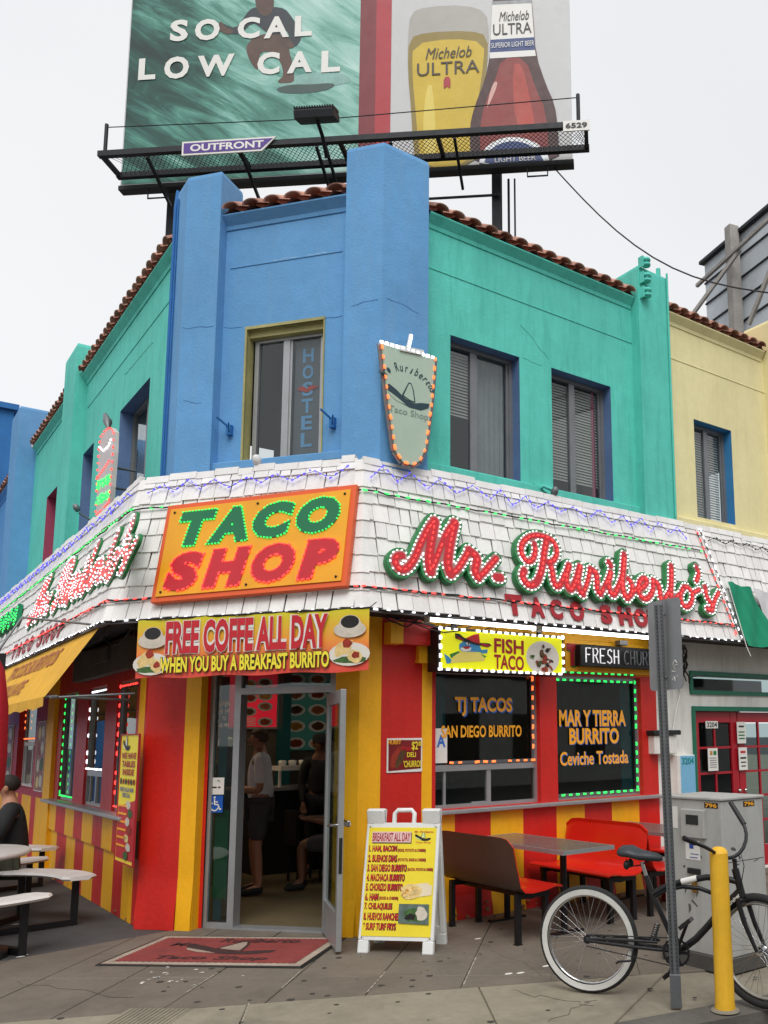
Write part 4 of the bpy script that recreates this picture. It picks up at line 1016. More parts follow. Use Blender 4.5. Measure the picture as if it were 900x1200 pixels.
def script_sign(fr, tfm, name, lab, redm, cell, wstep=.048, rstep=.062, thick=.0):
    """tfm maps the traced sheet to the plane of fr"""
    k = tfm[4] if len(tfm) > 4 else 1
    S = [([(tfm[0]+tfm[2]*u, tfm[1]+tfm[3]*v) for u, v in p], h*k) for p, h in SUV]
    t = thing(name, lab, 'sign', fr.p(S[0][0][0][0], S[0][0][0][1], 0))
    b = MB(); put_field(b, fr, S, .052*k, cell, .03 if not thick else .01, OFS-.012-thick); b.build('backing', P_SGREEN, t)
    b = MB(); put_field(b, fr, S, .028*k, cell, OFS-.012-thick, OFS-.006-thick); b.build('cream_edge', mat('cream_edge_paint', srgb(170, 120, 112), .5, var=.1), t)
    b = MB(); put_field(b, fr, S, .006, cell, OFS-.008-thick, OFS-thick); b.build('red_script', redm, t)
    _, segs = field(S, .026*k, cell); b = MB(); bulbs(b, fr, sample_chains(segs, wstep), OFS-thick, .017, .013, .010); b.build('white_bulbs', E_WHT, t, kind='stuff')
    b = MB()
    for p, h in S:
        r_ = resample([V((*q, 0)) for q in p], rstep)
        bulbs(b, fr, [(q.x, q.y, math.atan2(d.y, d.x)) for q, d in r_[1:]], OFS+.002-thick, .034, .011, .010)
    b.build('red_bulbs', E_RED, t, kind='stuff')
    return t
script_sign(SR, (0, 0, 1, 1), 'script_sign', "script Mr. Ruriberto's sign with green backing on the right face of the canopy", P_RED, .011)
# painted TACO SHOP under it
t = thing('painted_words', 'red words TACO SHOP painted on the shingles below the script sign on the right face', 'lettering', SR.p(2, .3, 0))
b = MB(); a0 = SR.uv(594, 700, .03); a1 = SR.uv(767, 737, .03); h0 = SR.uv(612, 722, .03)[1]; h1 = SR.uv(603, 697, .03)[1]
sl_ = 0
for ch, x0, x1 in zip('TACOSHOP', (593, 621, 644, 667, 702, 723, 741, 757), (613, 638, 659, 684, 716, 739, 757, 774)):
    uu0 = SR.uv(x0, 712, .03)[0]; uu1 = SR.uv(x1, 716, .03)[0]
    if ch == 'P': uu1 = uu0+.13
    q = MB(); put_text(q, SR, ch, uu0, uu1, h0, h1, .032, .06, thick=.004); q.build('painted_letter', P_DRED, t)
# ---- the same sign on the left face, far end to near end
m0 = min(u for p, h in SUV for u, v in p); m1 = max(u for p, h in SUV for u, v in p); n0 = min(v for p, h in SUV for u, v in p); n1 = max(v for p, h in SUV for u, v in p)
q0 = SL.uv(12, 775, OFS); q1 = SL.uv(148, 640, OFS)
sx = (q1[0]-q0[0])/(m1-m0)
script_sign(SL, (q0[0]-m0*sx, .42-n0*1.0, sx, 1.0, 1.0), 'script_sign', 'foreshortened copy of the red script sign on the left face above the yellow awning', mat('pale_pink_paint', srgb(205, 120, 120), .5), .014, .055, .06, .06)
b = MB(); 
g = [(-.3, .5), (-.9, .7), (-1.5, .5), (-2.0, .8)]
t = thing('green_bulb_sign', 'sign of green bulbs at the far left end of the canopy beyond the script sign', 'sign', SL.p(q0[0]-1, .6, .05))
S = [([(q0[0]-1.0-i*.5, .62), (q0[0]-1.2-i*.5, .84), (q0[0]-1.45-i*.5, .66)], .035) for i in range(4)]
put_field(b, SL, S, .04, .02, .03, .09); b.build('backing', P_DGREEN, t)
b = MB(); _, sg = field(S, .02, .02); bulbs(b, SL, sample_chains(sg, .07), .09, .03, .018); b.build('bulbs', E_GRN, t, kind='stuff')
t = thing('painted_words', 'dark red words painted low on the left face of the canopy above the awning', 'lettering', SL.p(-4, .2, 0))
for i, ch in enumerate('TACOSHOP'):
    u_ = -5.2+i*.42+(.25 if i > 3 else 0); q = MB(); put_text(q, SL, ch, u_, u_+.28, h0, h1, .026, .03, thick=.004); q.build('painted_letter', P_DRED, t)

# ---- light strings
def string(name, lab, runs, em, step, dash=.04, n=.035, wire=.006, group=None, th=.016, cat='string lights'):
    """runs: list of (frame, [(u, v)...])"""
    f0, p0 = runs[0]; t = thing(name, lab, cat, f0.p(*p0[0], n)); wv = MB(); bl = MB()
    for fr, pts in runs:
        P = resample([V((*p, 0)) for p in pts], .12) + [(V((*pts[-1], 0)), None)]
        wv.tube([fr.p(q.x, q.y+rs.uniform(-.011, .009), n+rs.uniform(-.006, .01)) for q, _ in P], wire, 5)
        bulbs(bl, fr, [(q.x, q.y, math.atan2(d.y, d.x)+rs.uniform(-.15, .15)) for q, d in resample([V((*p, 0)) for p in pts], step)[:]], n+.003, dash, th, .012)
    wv.build('wire', M_WIRE, t); bl.build('bulbs', em, t, kind='stuff'); return t
cL = lambda v: corner(A, NL, NC, OL+(OT-OL)*v/SLEN)-A
cR = lambda v: corner(B, NC, NR, OL+(OT-OL)*v/SLEN)-B
def wrap(v, u0, u1, left=-12.5, right=None):
    """three runs at height v round the canopy"""
    right = right if right is not None else FR.uv(870, 751, OL)[0]
    return [(SL, [(left, v), (cL(v).dot(V((0, -1, 0))), v)]), (SC, [(cL(v).dot(TC), v), ((B-A+cR(v)).dot(TC), v)]), (SR, [(cR(v).x, v), (right, v)])]
RX = SR.uv(868, 748, .03)[0]; RT = SR.uv(818, 625, .03)
string('white_light_strip', 'strip of white bulbs along the bottom lip of the shingle canopy', wrap(-.012, 0, 0, right=RX), E_WHT, .125, .04, n=.018, wire=.008, th=.016)
v_r = SR.uv(560, 688, .03)[1]
string('red_light_strip', 'strip of red bulbs one course above the white strip, below the signs', wrap(.185, 0, 0, right=RX-.06), E_RED, .10, .05, wire=.009)
string('green_light_strip', 'strip of green bulbs near the top of the canopy above the signs', wrap(SLEN-.33, 0, 0, right=RT[0]), E_GRN, .11, .05, wire=.008)
def zig(fr, u0, u1, v, amp, w_):
    p = []; u = u0; k = 0
    while u < u1: p.append((u, v+(amp if k % 2 else -amp)*rs.uniform(.5, 1.1))); u += w_*rs.uniform(.7, 1.2); k += 1
    return (fr, p)
zt = SLEN-.13
string('blue_light_string', 'zigzag string of blue bulbs along the top of the canopy', [zig(SL, -12, cL(zt).dot(V((0, -1, 0))), zt, .06, .2), zig(SC, cL(zt).dot(TC)+.15, (B-A+cR(zt)).dot(TC), zt, .06, .17), zig(SR, cR(zt).x+.05, RT[0]-.1, zt, .075, .17)], E_BLU, .062, .03, n=.045, wire=.003, th=.012)
eb = SR.uv(866, 742, .03)
string('red_light_strip', 'red bulb strip running down the shingles beside the green and white flag', [(SR, [(RT[0]-.02, RT[1]), (eb[0]-.07, eb[1])])], E_RED, .10, .05)
string('white_light_strip', 'white bulb strip running down the shingles just right of the red strip', [(SR, [(RT[0]+.05, RT[1]+.05), (eb[0]+.02, eb[1]-.05)])], E_WHT, .10, .05)
string('unlit_string', 'unlit wavy light string on the shingles above the flag', [zig(SR, RT[0]+.15, 8.5, zt-.02, .05, .15)], M_BLACK, .06, .03, n=.045, wire=.004, cat='string lights')

# ---- FREE COFFE banner hung from the lip
FBn = Fr(FC.p(0, 0, OL+.03), TC, NC)
bu0, bv1 = FBn.uv(162, 733); bu1, _ = FBn.uv(433, 712); _, bv0 = FBn.uv(160, 797); bv1 = 2.79; bv0 = 2.255
t = thing('coffee_banner', 'yellow and red vinyl banner reading FREE COFFE ALL DAY hanging above the open door', 'banner', FBn.p((bu0+bu1)/2, bv0))
k = 40; P = []; 
for j in range(5):
    for i in range(k+1):
        u = bu0+(bu1-bu0)*i/k; v = bv0+(bv1-bv0)*j/4 + .008*math.sin(i*.5); P.append((u, v))
mbn = bpy.data.materials.new('banner_print'); mbn.use_nodes = True; nt_ = mbn.node_tree; pn = nt_.nodes['Principled BSDF']; g_ = nt_.nodes.new('ShaderNodeNewGeometry'); sx_ = nt_.nodes.new('ShaderNodeSeparateXYZ')
nt_.links.new(g_.outputs['Position'], sx_.inputs[0]); mr_ = nt_.nodes.new('ShaderNodeMapRange'); nt_.links.new(sx_.outputs[2], mr_.inputs[0]); mr_.inputs[1].default_value = bv0; mr_.inputs[2].default_value = bv1
cr_ = nt_.nodes.new('ShaderNodeValToRGB'); e_ = cr_.color_ramp.elements; e_[0].position = 0; e_[0].color = (*srgb(225, 75, 60), 1); e_[1].position = 1; e_[1].color = (*srgb(215, 205, 40), 1)
x_ = e_.new(.5); x_.color = (*srgb(240, 150, 60), 1); x_ = e_.new(.25); x_.color = (*srgb(228, 100, 70), 1)
nt_.links.new(mr_.outputs[0], cr_.inputs[0]); nt_.links.new(cr_.outputs[0], pn.inputs['Base Color']); pn.inputs['Roughness'].default_value = .4
b = MB(); wv_ = lambda u: .006*math.sin(u*9)+.004*math.sin(u*23)
b.add([FBn.p(u, v, wv_(u)) for u, v in P], [(j*(k+1)+i, j*(k+1)+i+1, (j+1)*(k+1)+i+1, (j+1)*(k+1)+i) for j in range(4) for i in range(k)], True)
b.build('cloth', mbn, t)
FBt = Fr(FBn.p(0, 0, .016), TC, NC); L_ = bu1-bu0
w0, w1_ = bu0+L_*.135, bu0+L_*.835
def word_row(txt, u0, u1, v0, v1, mm, ob, out, no, bold=.02, sp=1.0, kind='lettering'):
    q = MB(); put_text(q, FBt, txt, u0-.006, u1+.006, v0-.006, v1+.006, no, bold+out, 0, sp); q.build('letter_outline', ob, t)
    q = MB(); put_text(q, FBt, txt, u0, u1, v0, v1, no+.003, bold, 0, sp); q.build(kind, mm, t)
word_row('FREE COFFE ALL DAY', w0, w1_, bv0+.205, bv1-.03, P_RED, P_WHT, .055, .0, .04)
word_row('WHEN YOU BUY A BREAKFAST BURRITO', w0-.04, w1_+.02, bv0+.04, bv0+.18, P_LYEL, P_BLK, .06, .004, .035)
def circle(c, rx, ry, k=20, a0=0): return [(c[0]+rx*math.cos(2*math.pi*i/k+a0), c[1]+ry*math.sin(2*math.pi*i/k+a0)) for i in range(k)]
def blob(c, rx, ry, k=16, j=.15, ang=0):
    o_ = []
    for i in range(k):
        r_ = 1+rnd.uniform(-j, j); x, y = rx*r_*math.cos(2*math.pi*i/k), ry*r_*math.sin(2*math.pi*i/k)
        o_.append((c[0]+x*math.cos(ang)-y*math.sin(ang), c[1]+x*math.sin(ang)+y*math.cos(ang)))
    return o_
PB_W = mat('china_print', srgb(205, 195, 180), .5, var=.12, vscale=14); PB_C = mat('coffee_print', srgb(30, 26, 26), .4, var=.3); PB_T = mat('tortilla_print', srgb(225, 195, 130), .5, var=.25, vscale=25); PB_G = mat('salad_print', srgb(60, 95, 45), .5, var=.5, vscale=30); PB_S = mat('salsa_print', srgb(150, 45, 25), .5, var=.4, vscale=30)
def prints(fr, par, items, n=.0):
    """flat printed shapes; each a sheet a few mm proud so that nothing is coplanar"""
    for i, (poly, mm, nm) in enumerate(items):
        q = MB(); k_ = len(poly); q.add([fr.p(u, v, n+.0005*i) for u, v in poly], [tuple(range(k_))]); q.build(nm, mm, par)
for cx, cy in ((bu0+.17, bv1-.15), (bu1-.17, bv1-.13)):
    prints(FBt, t, [(circle((cx, cy-.05), .15, .07), PB_W, 'saucer_print'), (circle((cx, cy-.01), .105, .085), PB_W, 'cup_print'), (circle((cx, cy+.015), .085, .055), PB_C, 'coffee_print'), (circle((cx, cy-.26), .19, .10), mat('plate_edge', srgb(222, 216, 206), .4, var=.04), 'plate_print'),
       (blob((cx, cy-.31), .15, .03), PB_G, 'salad_print'), (blob((cx-.06, cy-.21), .10, .055, ang=.6), PB_T, 'burrito_print'), (blob((cx-.02, cy-.17), .045, .04), PB_S, 'filling_print'), (blob((cx+.05, cy-.28), .07, .055, ang=-.5), PB_T, 'burrito_print'), (blob((cx+.06, cy-.27), .035, .03), PB_S, 'filling_print')], .001)
b = MB(); b.tube([FBn.p(bu0, bv1, .0), FBn.p(bu1, bv1, .0)], .008, 6); b.tube([FBn.p(bu0-.02, bv1, 0), FBn.p(bu0-.05, bv1+.05, -.03)], .004, 5); b.tube([FBn.p(bu1, bv1, 0), FBn.p(bu1+.05, bv1+.05, -.03)], .004, 5); b.build('hem_rope', M_WIRE, t)

# ---- FISH TACO light box
fu0, fv1 = FR.uv(516, 737, .28); fu1, fv0 = FR.uv(660, 792, .28); fv1 = 2.70; fv0 = 2.32; fn = .28
t = thing('fish_taco_sign', 'yellow lit FISH TACO box sign with a cartoon fish in a sombrero', 'sign', FR.p(fu0, fv0, .1))
b = MB(); b.fbox(FR, fu0-.015, fu1+.015, fv0-.015, fv1+.015, .08, fn-.01); b.build('box', M_BLACK, t)
lit_y = emit('lit_yellow_print', srgb(225, 225, 20), .25); b = MB(); b.fbox(FR, fu0+.01, fu1-.01, fv0+.01, fv1-.01, fn-.02, fn); b.build('face', lit_y, t)
per = []
u = fu0
sp_ = .085
per += [(u, fv0-.0, 0) for u in np.arange(fu0, fu1+.01, sp_)]+[(u, fv1, 0) for u in np.arange(fu0, fu1+.01, sp_)]+[(fu0, v, 1.57) for v in np.arange(fv0+.04, fv1, sp_)]+[(fu1, v, 1.57) for v in np.arange(fv0+.04, fv1, sp_)]
b = MB(); bulbs(b, FR, per, fn, .045, .024, .02); b.build('edge_bulbs', E_WHT, t, kind='stuff')
FF = Fr(FR.p(fu0, fv0, fn+.003), (1, 0, 0)); fw_, fh_ = fu1-fu0, fv1-fv0
fp_ = lambda pts: [((x-100)/755*fw_, (360-y)/300*fh_) for x, y in pts]
P_FISH = mat('fish_blue', srgb(60, 140, 190), .4, var=.08); P_TOR = mat('taco_yellow', srgb(232, 214, 110), .4, var=.06); P_LET = mat('lettuce_green', srgb(50, 130, 50), .4, var=.2)
prints(FF, t, [(fp_([(120, 245), (135, 320), (165, 312), (160, 285), (150, 270)]), P_FISH, 'tail_print'), (fp_([(150, 250), (200, 222), (245, 232), (330, 230), (365, 250), (340, 275), (200, 290), (160, 275)]), P_LET, 'lettuce_print'),
    (fp_([(155, 315), (170, 265), (215, 225), (280, 215), (330, 232), (358, 268), (350, 285), (250, 300)]), P_TOR, 'taco_print'),
    (fp_([(205, 205), (205, 170), (230, 145), (262, 135), (300, 150), (325, 172), (335, 205), (330, 222), (300, 220), (250, 222), (220, 222)]), P_FISH, 'fish_print'),
    (fp_([(320, 205), (372, 195), (368, 225), (335, 230)]), P_FISH, 'fin_print'), (fp_([(212, 195), (275, 190), (270, 212), (235, 222), (215, 212)]), P_WHT, 'fish_face_print'),
    (fp_([(222, 186), (268, 178), (262, 198), (240, 205)]), P_DRED, 'mouth_print'), (fp_([(242, 155), (262, 150), (268, 168), (248, 172)]), P_WHT, 'eye_print'), (fp_([(252, 156), (262, 155), (263, 166), (254, 168)]), P_BLK, 'pupil_print'),
    (fp_([(180, 90), (205, 92), (232, 118), (300, 150), (380, 148), (395, 165), (370, 182), (300, 165), (225, 145), (182, 128)]), P_BLK, 'brim_print'), (fp_([(183, 108), (215, 125), (235, 140), (205, 136)]), P_DRED, 'brim_band_print'), (fp_([(335, 152), (392, 162), (365, 178), (330, 165)]), P_DRED, 'brim_band_print'),
    (fp_([(240, 122), (285, 92), (318, 82), (325, 158), (280, 145)]), P_RED, 'hat_print')], 0)
for txt, y0, y1 in (('FISH', 103, 218), ('TACO', 228, 342)):
    q = MB(); a = fp_([(410, y1), (595, y0)]); put_text(q, FF, txt, a[0][0], a[1][0], a[0][1], a[1][1], .002, .03, slope=-.02); q.build('lettering', P_DRED, t)
cpl = fp_([(718, 235)])[0]
it = [(circle(cpl, .205*fw_/1.42*1.0, .17), mat('plate_edge', 0), 'plate_print')]
for i in range(26):
    a = rnd.uniform(0, 6.28); r_ = rnd.uniform(.02, .15); it.append((blob((cpl[0]+r_*math.cos(a)*.95, cpl[1]+r_*math.sin(a)*.9), rnd.uniform(.015, .04), rnd.uniform(.012, .03), 8, .3, a), rnd.choice([PB_C, PB_S, PB_G, PB_S, PB_W, M_FD[0], M_FD[2]]), 'food_print'))
prints(FF, t, it, .001)
for u_ in (fu0+.2, fu1-.24): b = MB(); b.fbox(FR, u_, u_+.04, fv1, 2.86, .15, .19); b.build('hanger', M_BLACK, t)
# ---- fluorescent tubes under the lip
for i, (a, c) in enumerate((((500, 728), (628, 741)), ((632, 741), (775, 755)))):
    p0 = FR.uv(*a, .33)[0]; p1 = FR.uv(*c, .33)[0]; z_ = 2.77
    t = thing('fluorescent_lamp', ('left', 'right')[i]+' of the two glowing tube lamps under the canopy lip above the shop windows', 'lamp', FR.p(p0, z_, .33))
    b = MB(); b.tube([FR.p(p0+.02, z_, .33), FR.p(p1-.02, z_, .33)], .024, 10); b.build('tube', emit('tube_glow', (1, .99, .96), 4.5, (.9, .9, .9)), t)
    b = MB(); b.fbox(FR, p0, p0+.02, z_-.035, z_+.05, .29, .36); b.fbox(FR, p1-.02, p1, z_-.035, z_+.05, .29, .36); b.build('socket', M_WHITE, t)
# ---- yellow board with red T, neon churros box
cu0 = FR.uv(662, 750, .05)[0]; cu1 = 3.80
t = thing('yellow_sign_board', 'yellow board with a big red and green T, partly hidden behind the churros sign', 'sign', FR.p(cu0, 2.4, .03))
b = MB(); b.fbox(FR, cu0, cu1, 2.375, 2.72, .005, .05, .004); b.build('board', M_YEL, t)
b = MB(); tu = FR.uv(671, 765, .05)[0]; put_text(b, FR, 'T', tu-.08, tu+.09, 2.42, 2.66, .055, .08, thick=.004); b.build('letter_shadow', P_SGREEN, t)
b = MB(); put_text(b, FR, 'T', tu-.095, tu+.07, 2.435, 2.675, .061, .08, thick=.004); b.build('letter', P_DRED, t)
hu0 = FR.uv(681, 760, .16)[0]; t = thing('churros_neon_sign', 'black box sign with white neon words FRESH CHURROS under the lamp', 'sign', FR.p(hu0, 2.42, .1))
b = MB(); b.fbox(FR, hu0, hu0+1.36, 2.43, 2.665, .06, .15, .006); b.build('box', M_BLACK, t)
def neon(txt, u0, u1, v0, v1, mm):
    G = {'F': [[(0, 0), (0, 1), (.8, 1)], [(0, .55), (.6, .55)]], 'R': [[(0, 0), (0, 1), (.6, 1), (.8, .8), (.6, .55), (0, .5)], [(.4, .5), (.85, 0)]], 'E': [[(.8, 1), (0, 1), (0, 0), (.8, 0)], [(0, .52), (.6, .52)]],
         'S': [[(.8, .85), (.5, 1), (.15, .9), (.1, .65), (.7, .4), (.75, .12), (.4, 0), (0, .12)]], 'H': [[(0, 0), (0, 1)], [(.75, 0), (.75, 1)], [(0, .5), (.75, .5)]], 'C': [[(.8, .85), (.5, 1), (.1, .8), (0, .45), (.15, .1), (.5, 0), (.8, .12)]],
         'U': [[(0, 1), (0, .25), (.25, 0), (.55, 0), (.8, .25), (.8, 1)]], 'O': [[(.4, 1), (.05, .75), (.05, .25), (.4, 0), (.75, .25), (.75, .75), (.4, 1)]]}
    q = MB(); w_ = (u1-u0)/len(txt)
    for i, ch in enumerate(txt):
        for pl_ in G[ch]: q.tube([FR.p(u0+(i+x*.82)*w_, v0+(v1-v0)*y, .17) for x, y in pl_], .0075, 6)
    return q.build('neon_tube', mm, t)
neon('FRESH', hu0+.06, hu0+.58, 2.47, 2.625, emit('neon_white', (.95, .95, 1), .35, (.8, .8, .8))); neon('CHURROS', hu0+.63, hu0+1.32, 2.47, 2.625, mat('neon_off', srgb(120, 125, 130), .3, var=0))
b = MB(); b.fbox(FR, hu0+.6, hu0+.72, 2.69, 2.74, .06, .14); b.build('transformer', M_GREY, t)
# ---- LED strips round the windows
def ledstrip(lab, fr, pts, em, n, step=.10, dash=.05, th=.022):
    t = thing('led_window_strip', lab, 'led strip', fr.p(*pts[0], n)); q = MB()
    for a, c in zip(pts, pts[1:]): q.bar(fr.p(*a, n), fr.p(*c, n), .03, .006, fr.n)
    q.build('strip', mat('led_tape', srgb(90, 92, 95), .4, var=.1), t); q = MB()
    for a, c in zip(pts, pts[1:]): bulbs(q, fr, [(p.x, p.y, math.atan2(d.y, d.x)) for p, d in resample([V((*a, 0)), V((*c, 0))], step)], n+.004, dash, th, .012)
    q.build('bulbs', em, t, kind='stuff')
u0, u1, v0, v1 = wr[0]; ledstrip('orange led strip along the right and bottom edge of the TJ TACOS window', FR, [(u1-.06, v1-.05), (u1-.06, 1.45), (u0+.2, 1.45)], E_ORG, -.05)
u0, u1, v0, v1 = wr[1]; ledstrip('green led strip round the MAR Y TIERRA window', FR, [(u0+.05, v1-.05), (u1-.05, v1-.05), (u1-.05, v0+.05), (u0+.04, v0+.05)], E_GRN, -.05)
ledstrip('short green led strip just above the MAR Y TIERRA window, under the churros sign', FR, [(u0+.1, v1+.03), (u1-.1, v1+.03)], E_GRN, .02)
u0, u1, v0, v1 = lw[0]; ledstrip('green led strip round the farthest of the three left windows', FL, [(u1-.03, v1-.05), (u0+.05, v1-.05), (u0+.05, v0+.05), (u1-.03, v0+.05)], E_GRN, -.02)
u0, u1, v0, v1 = lw[1]; ledstrip('white led strip round the middle of the three left windows', FL, [(u1-.03, v1-.05), (u0+.05, v1-.05), (u0+.05, 1.40), (u1-.03, 1.40)], E_WHT, -.02)
u0, u1, v0, v1 = lw[2]; ledstrip('red led strip round the left window nearest the door', FL, [(u1-.03, v1-.05), (u0+.06, v1-.05), (u0+.06, v0+.05), (u1-.03, v0+.05)], E_RED, -.02)
u0, u1, v0, v1 = ow; ledstrip('orange led strip over the white order window at far left', FL, [(u0+.1, v1-.05), (u0+.1, 1.78), (u1-.03, 1.78)], E_ORG, -.08)
# ---- window lettering
def wtext(par, fr, rows, n):
    for txt, x0, x1, y0, y1, mm, sh, bold in rows:
        u0 = fr.uv(x0, (y0+y1)/2, n)[0]; u1 = fr.uv(x1, (y0+y1)/2, n)[0]; v1 = fr.uv((x0+x1)/2, y0, n)[1]; v0 = fr.uv((x0+x1)/2, y1, n)[1]
        if sh: q = MB(); put_text(q, fr, txt, u0+sh[1], u1+sh[1], v0-sh[2], v1-sh[2], n, bold+.02); q.build('lettering_shadow', sh[0], par)
        q = MB(); put_text(q, fr, txt, u0, u1, v0, v1, n+.003, bold); q.build('painted_lettering', mm, par)
P_WO = mat('window_orange', srgb(255, 178, 40), .4, var=.04); P_WB = mat('window_blue', srgb(55, 110, 200), .4, var=.04)
wtext(SW1, FR, [('TJ TACOS', 533, 600, 817, 839, P_WO, (P_WB, .014, .012), .035), ('SAN DIEGO BURRITO', 517, 611, 850, 864, P_WO, None, .025)], -.072)
wtext(SW2, FR, [('MAR Y TIERRA', 655, 733, 832, 851, P_WO, (P_WB, .008, .008), .035), ('BURRITO', 667, 725, 853, 872, P_WO, (P_WB, .008, .008), .035), ('Ceviche Tostada', 656, 736, 880, 896, P_WO, (P_WB, .01, .004), .02)], -.072)
q = MB(); put_text(q, FR, 'A', FR.uv(510, 0, -.07)[0], FR.uv(519, 868, -.07)[0]+.02, 1.60, 1.73, -.072, .03); a_ = q.v
q = MB(); q.fbox(FR, .845, .98, 1.45, 1.78, -.079, -.076); q.build('grade_card', P_WHT, SW1); q = MB(); put_text(q, FR, 'A', .86, .96, 1.6, 1.72, -.073, .03); q.build('grade_letter', P_WB, SW1)
# reflected-looking words really painted inside? left out; door glass lettering
q = MB(); put_text(q, FC, 'OPEN', .675, .80, 2.015, 2.065, -.122, .02); put_text(q, FC, ':00 AM', .68, .79, 1.95, 1.99, -.122, .02); put_text(q, FC, 'TO', .72, .76, 1.885, 1.92, -.122, .02); put_text(q, FC, '-00 AM', .68, .79, 1.82, 1.86, -.122, .02)
q.build('hours_lettering', P_WHT, dfr)
FG = Fr(FC.p(0, 0, -.12), TC, NC)
g0 = FG.uv(246, 911); g1 = FG.uv(263, 931)
t = thing('no_smoking_sign', 'small white no smoking sign stuck on the narrow pane left of the door', 'sticker', FG.p(g0[0], g1[1]))
q = MB(); q.fbox(FG, g0[0], g0[0]+.155, g1[1], g1[1]+.155, 0, .004); q.build('card', P_WHT, t); c0, c1 = g0[0]+.02, g1[1]+.04
q = MB(); q.fbox(FG, c0, c0+.06, c1+.02, c1+.032, .005, .007); q.fbox(FG, c0+.075, c0+.1, c1+.02, c1+.032, .005, .007)
for i in range(9):
    an = i*.5; q.bar(FG.p(c0+.08+.014*math.cos(an), c1+.07+i*.003+.012*math.sin(an), .006), FG.p(c0+.08+.014*math.cos(an+.5), c1+.07+i*.003+.012*math.sin(an+.5), .006), .004, .002)
q.build('cigarette_print', P_BLK, t)
t = thing('wheelchair_sign', 'small blue wheelchair access sign under the no smoking sign', 'sticker', FG.p(g0[0], g1[1]-.165))
y_ = g1[1]-.165; q = MB(); q.fbox(FG, g0[0]-.005, g0[0]+.15, y_, y_+.155, 0, .004); q.build('card', mat('access_blue', srgb(15, 85, 175), .4, var=.03), t)
q = MB(); cc = (g0[0]+.065, y_+.055); pts = [(cc[0]+.038*math.cos(a), cc[1]+.038*math.sin(a)) for a in np.linspace(2.2, 5.9, 14)]
S = [(pts, .005), ([(cc[0]-.002, cc[1]+.065), (cc[0], cc[1]+.02), (cc[0]+.035, cc[1]+.018), (cc[0]+.055, cc[1]-.025), (cc[0]+.068, cc[1]-.022)], .006), ([(cc[0], cc[1]+.042), (cc[0]+.03, cc[1]+.042)], .005), ([(cc[0]-.002, cc[1]+.083)], .010)]
put_field(q, FG, S, 0, .0025, .005, .007); q.build('wheelchair_print', P_WHT, t)

# ---- posters
def poster(name, lab, fr, u0, u1, v0, v1, n, mm, cat='poster', frame=None, th=.006):
    t = thing(name, lab, cat, fr.p((u0+u1)/2, v0, n)); q = MB(); q.fbox(fr, u0, u1, v0, v1, n, n+th); q.build('panel', mm, t)
    if frame: q = MB(); f = .012; [q.fbox(fr, *r_, n, n+th+.008) for r_ in ((u0-f, u1+f, v1, v1+f), (u0-f, u1+f, v0-f, v0), (u0-f, u0, v0, v1), (u1, u1+f, v0, v1))]; q.build('frame', frame, t)
    return t
p0 = FR.uv(453, 864); p1 = FR.uv(494, 904)
t = poster('churros_poster', 'small dark red deli churros poster on the red wall strip by the yellow corner', FR, p0[0], p1[0], p1[1], p0[1]-.01, .004, P_WHT)
W_ = p1[0]-p0[0]; Hh = p0[1]-.01-p1[1]; FPp = Fr(FR.p(p0[0], p1[1], .012), (1, 0, 0)); P_MAR = mat('maroon_print', srgb(120, 25, 28), .4, var=.15)
prints(FPp, t, [([(.015, .015), (W_-.015, .03), (W_-.015, Hh-.02), (.015, Hh-.015)], P_MAR, 'background_print'), (blob((W_*.27, Hh*.45), .05, .11, 14, .1, -.5), PB_S, 'churro_print'), (blob((W_*.38, Hh*.42), .035, .10, 14, .1, -.5), M_FD[2], 'churro_print')])
for txt, x0, x1, y0, y1, mm in (('HURRY', .02, .38, .82, .95, P_WO), ('Fresh', .42, .66, .62, .78, P_RED), ('DELI', .55, .8, .44, .58, P_LYEL), ("'CHURROS", .45, .96, .14, .34, P_LYEL), ('$2', .68, .86, .62, .9, P_LYEL), ('00', .87, .97, .76, .9, P_LYEL)):
    q = MB(); put_text(q, FPp, txt, W_*x0, W_*x1, Hh*y0, Hh*y1, .008, .02); q.build('lettering', mm, t)
# tall tables sign on the left face end
g0 = FL.uv(156, 863, .10); g1 = FL.uv(178, 1016, .10)
t = poster('tables_sign', 'tall narrow WE HAVE TABLES INSIDE sign at the corner left of the door', FL, -.46, .17, .58, 1.76, .10, P_LYEL, 'sign', P_DRED, .012)
FT = Fr(FL.p(-.46, .58, .115), (0, -1, 0)); W_, Hh = .63, 1.18
prints(FT, t, [([(.02, .03), (W_-.02, .03), (W_-.02, .58), (.02, .50)], P_RED, 'background_print')])
for i, (txt, x0, x1, y) in enumerate((('WE HAVE', .1, .92, .81), ('TABLES', .14, .88, .745), ('INSIDE', .2, .84, .68))):
    q = MB(); put_text(q, FT, txt, W_*x0, W_*x1, Hh*(y-.0), Hh*(y+.05), .004, .03); q.build('lettering', P_DRED, t)
prints(FT, t, [(blob((W_*(.12+.15*i), Hh*.63), .035, .028, 10, .12), PB_S if i % 2 else PB_C, 'chili_print') for i in range(6)], .002)
for txt, x0, x1, y, mm in (('FREE SALSA BAR', .1, .88, .55, P_BLUE), ('SPECIAL', .25, .7, .505, P_BLUE)):
    q = MB(); put_text(q, FT, txt, W_*x0, W_*x1, Hh*y, Hh*(y+.035), .004, .02); q.build('lettering', mm, t)
q = MB()
for i in range(6): q.fbox(FT, W_*.07, W_*.55, Hh*(.43-.062*i), Hh*(.445-.062*i), .003, .005)
q.build('menu_lines', P_WO, t)
prints(FT, t, [(blob((W_*(.74 if i % 2 else .62), Hh*(.45-.065*i)), .085, .04, 12, .1), (PB_W, PB_G, PB_W, PB_S, PB_T, PB_W, PB_G)[i], 'food_print') for i in range(7)], .003)
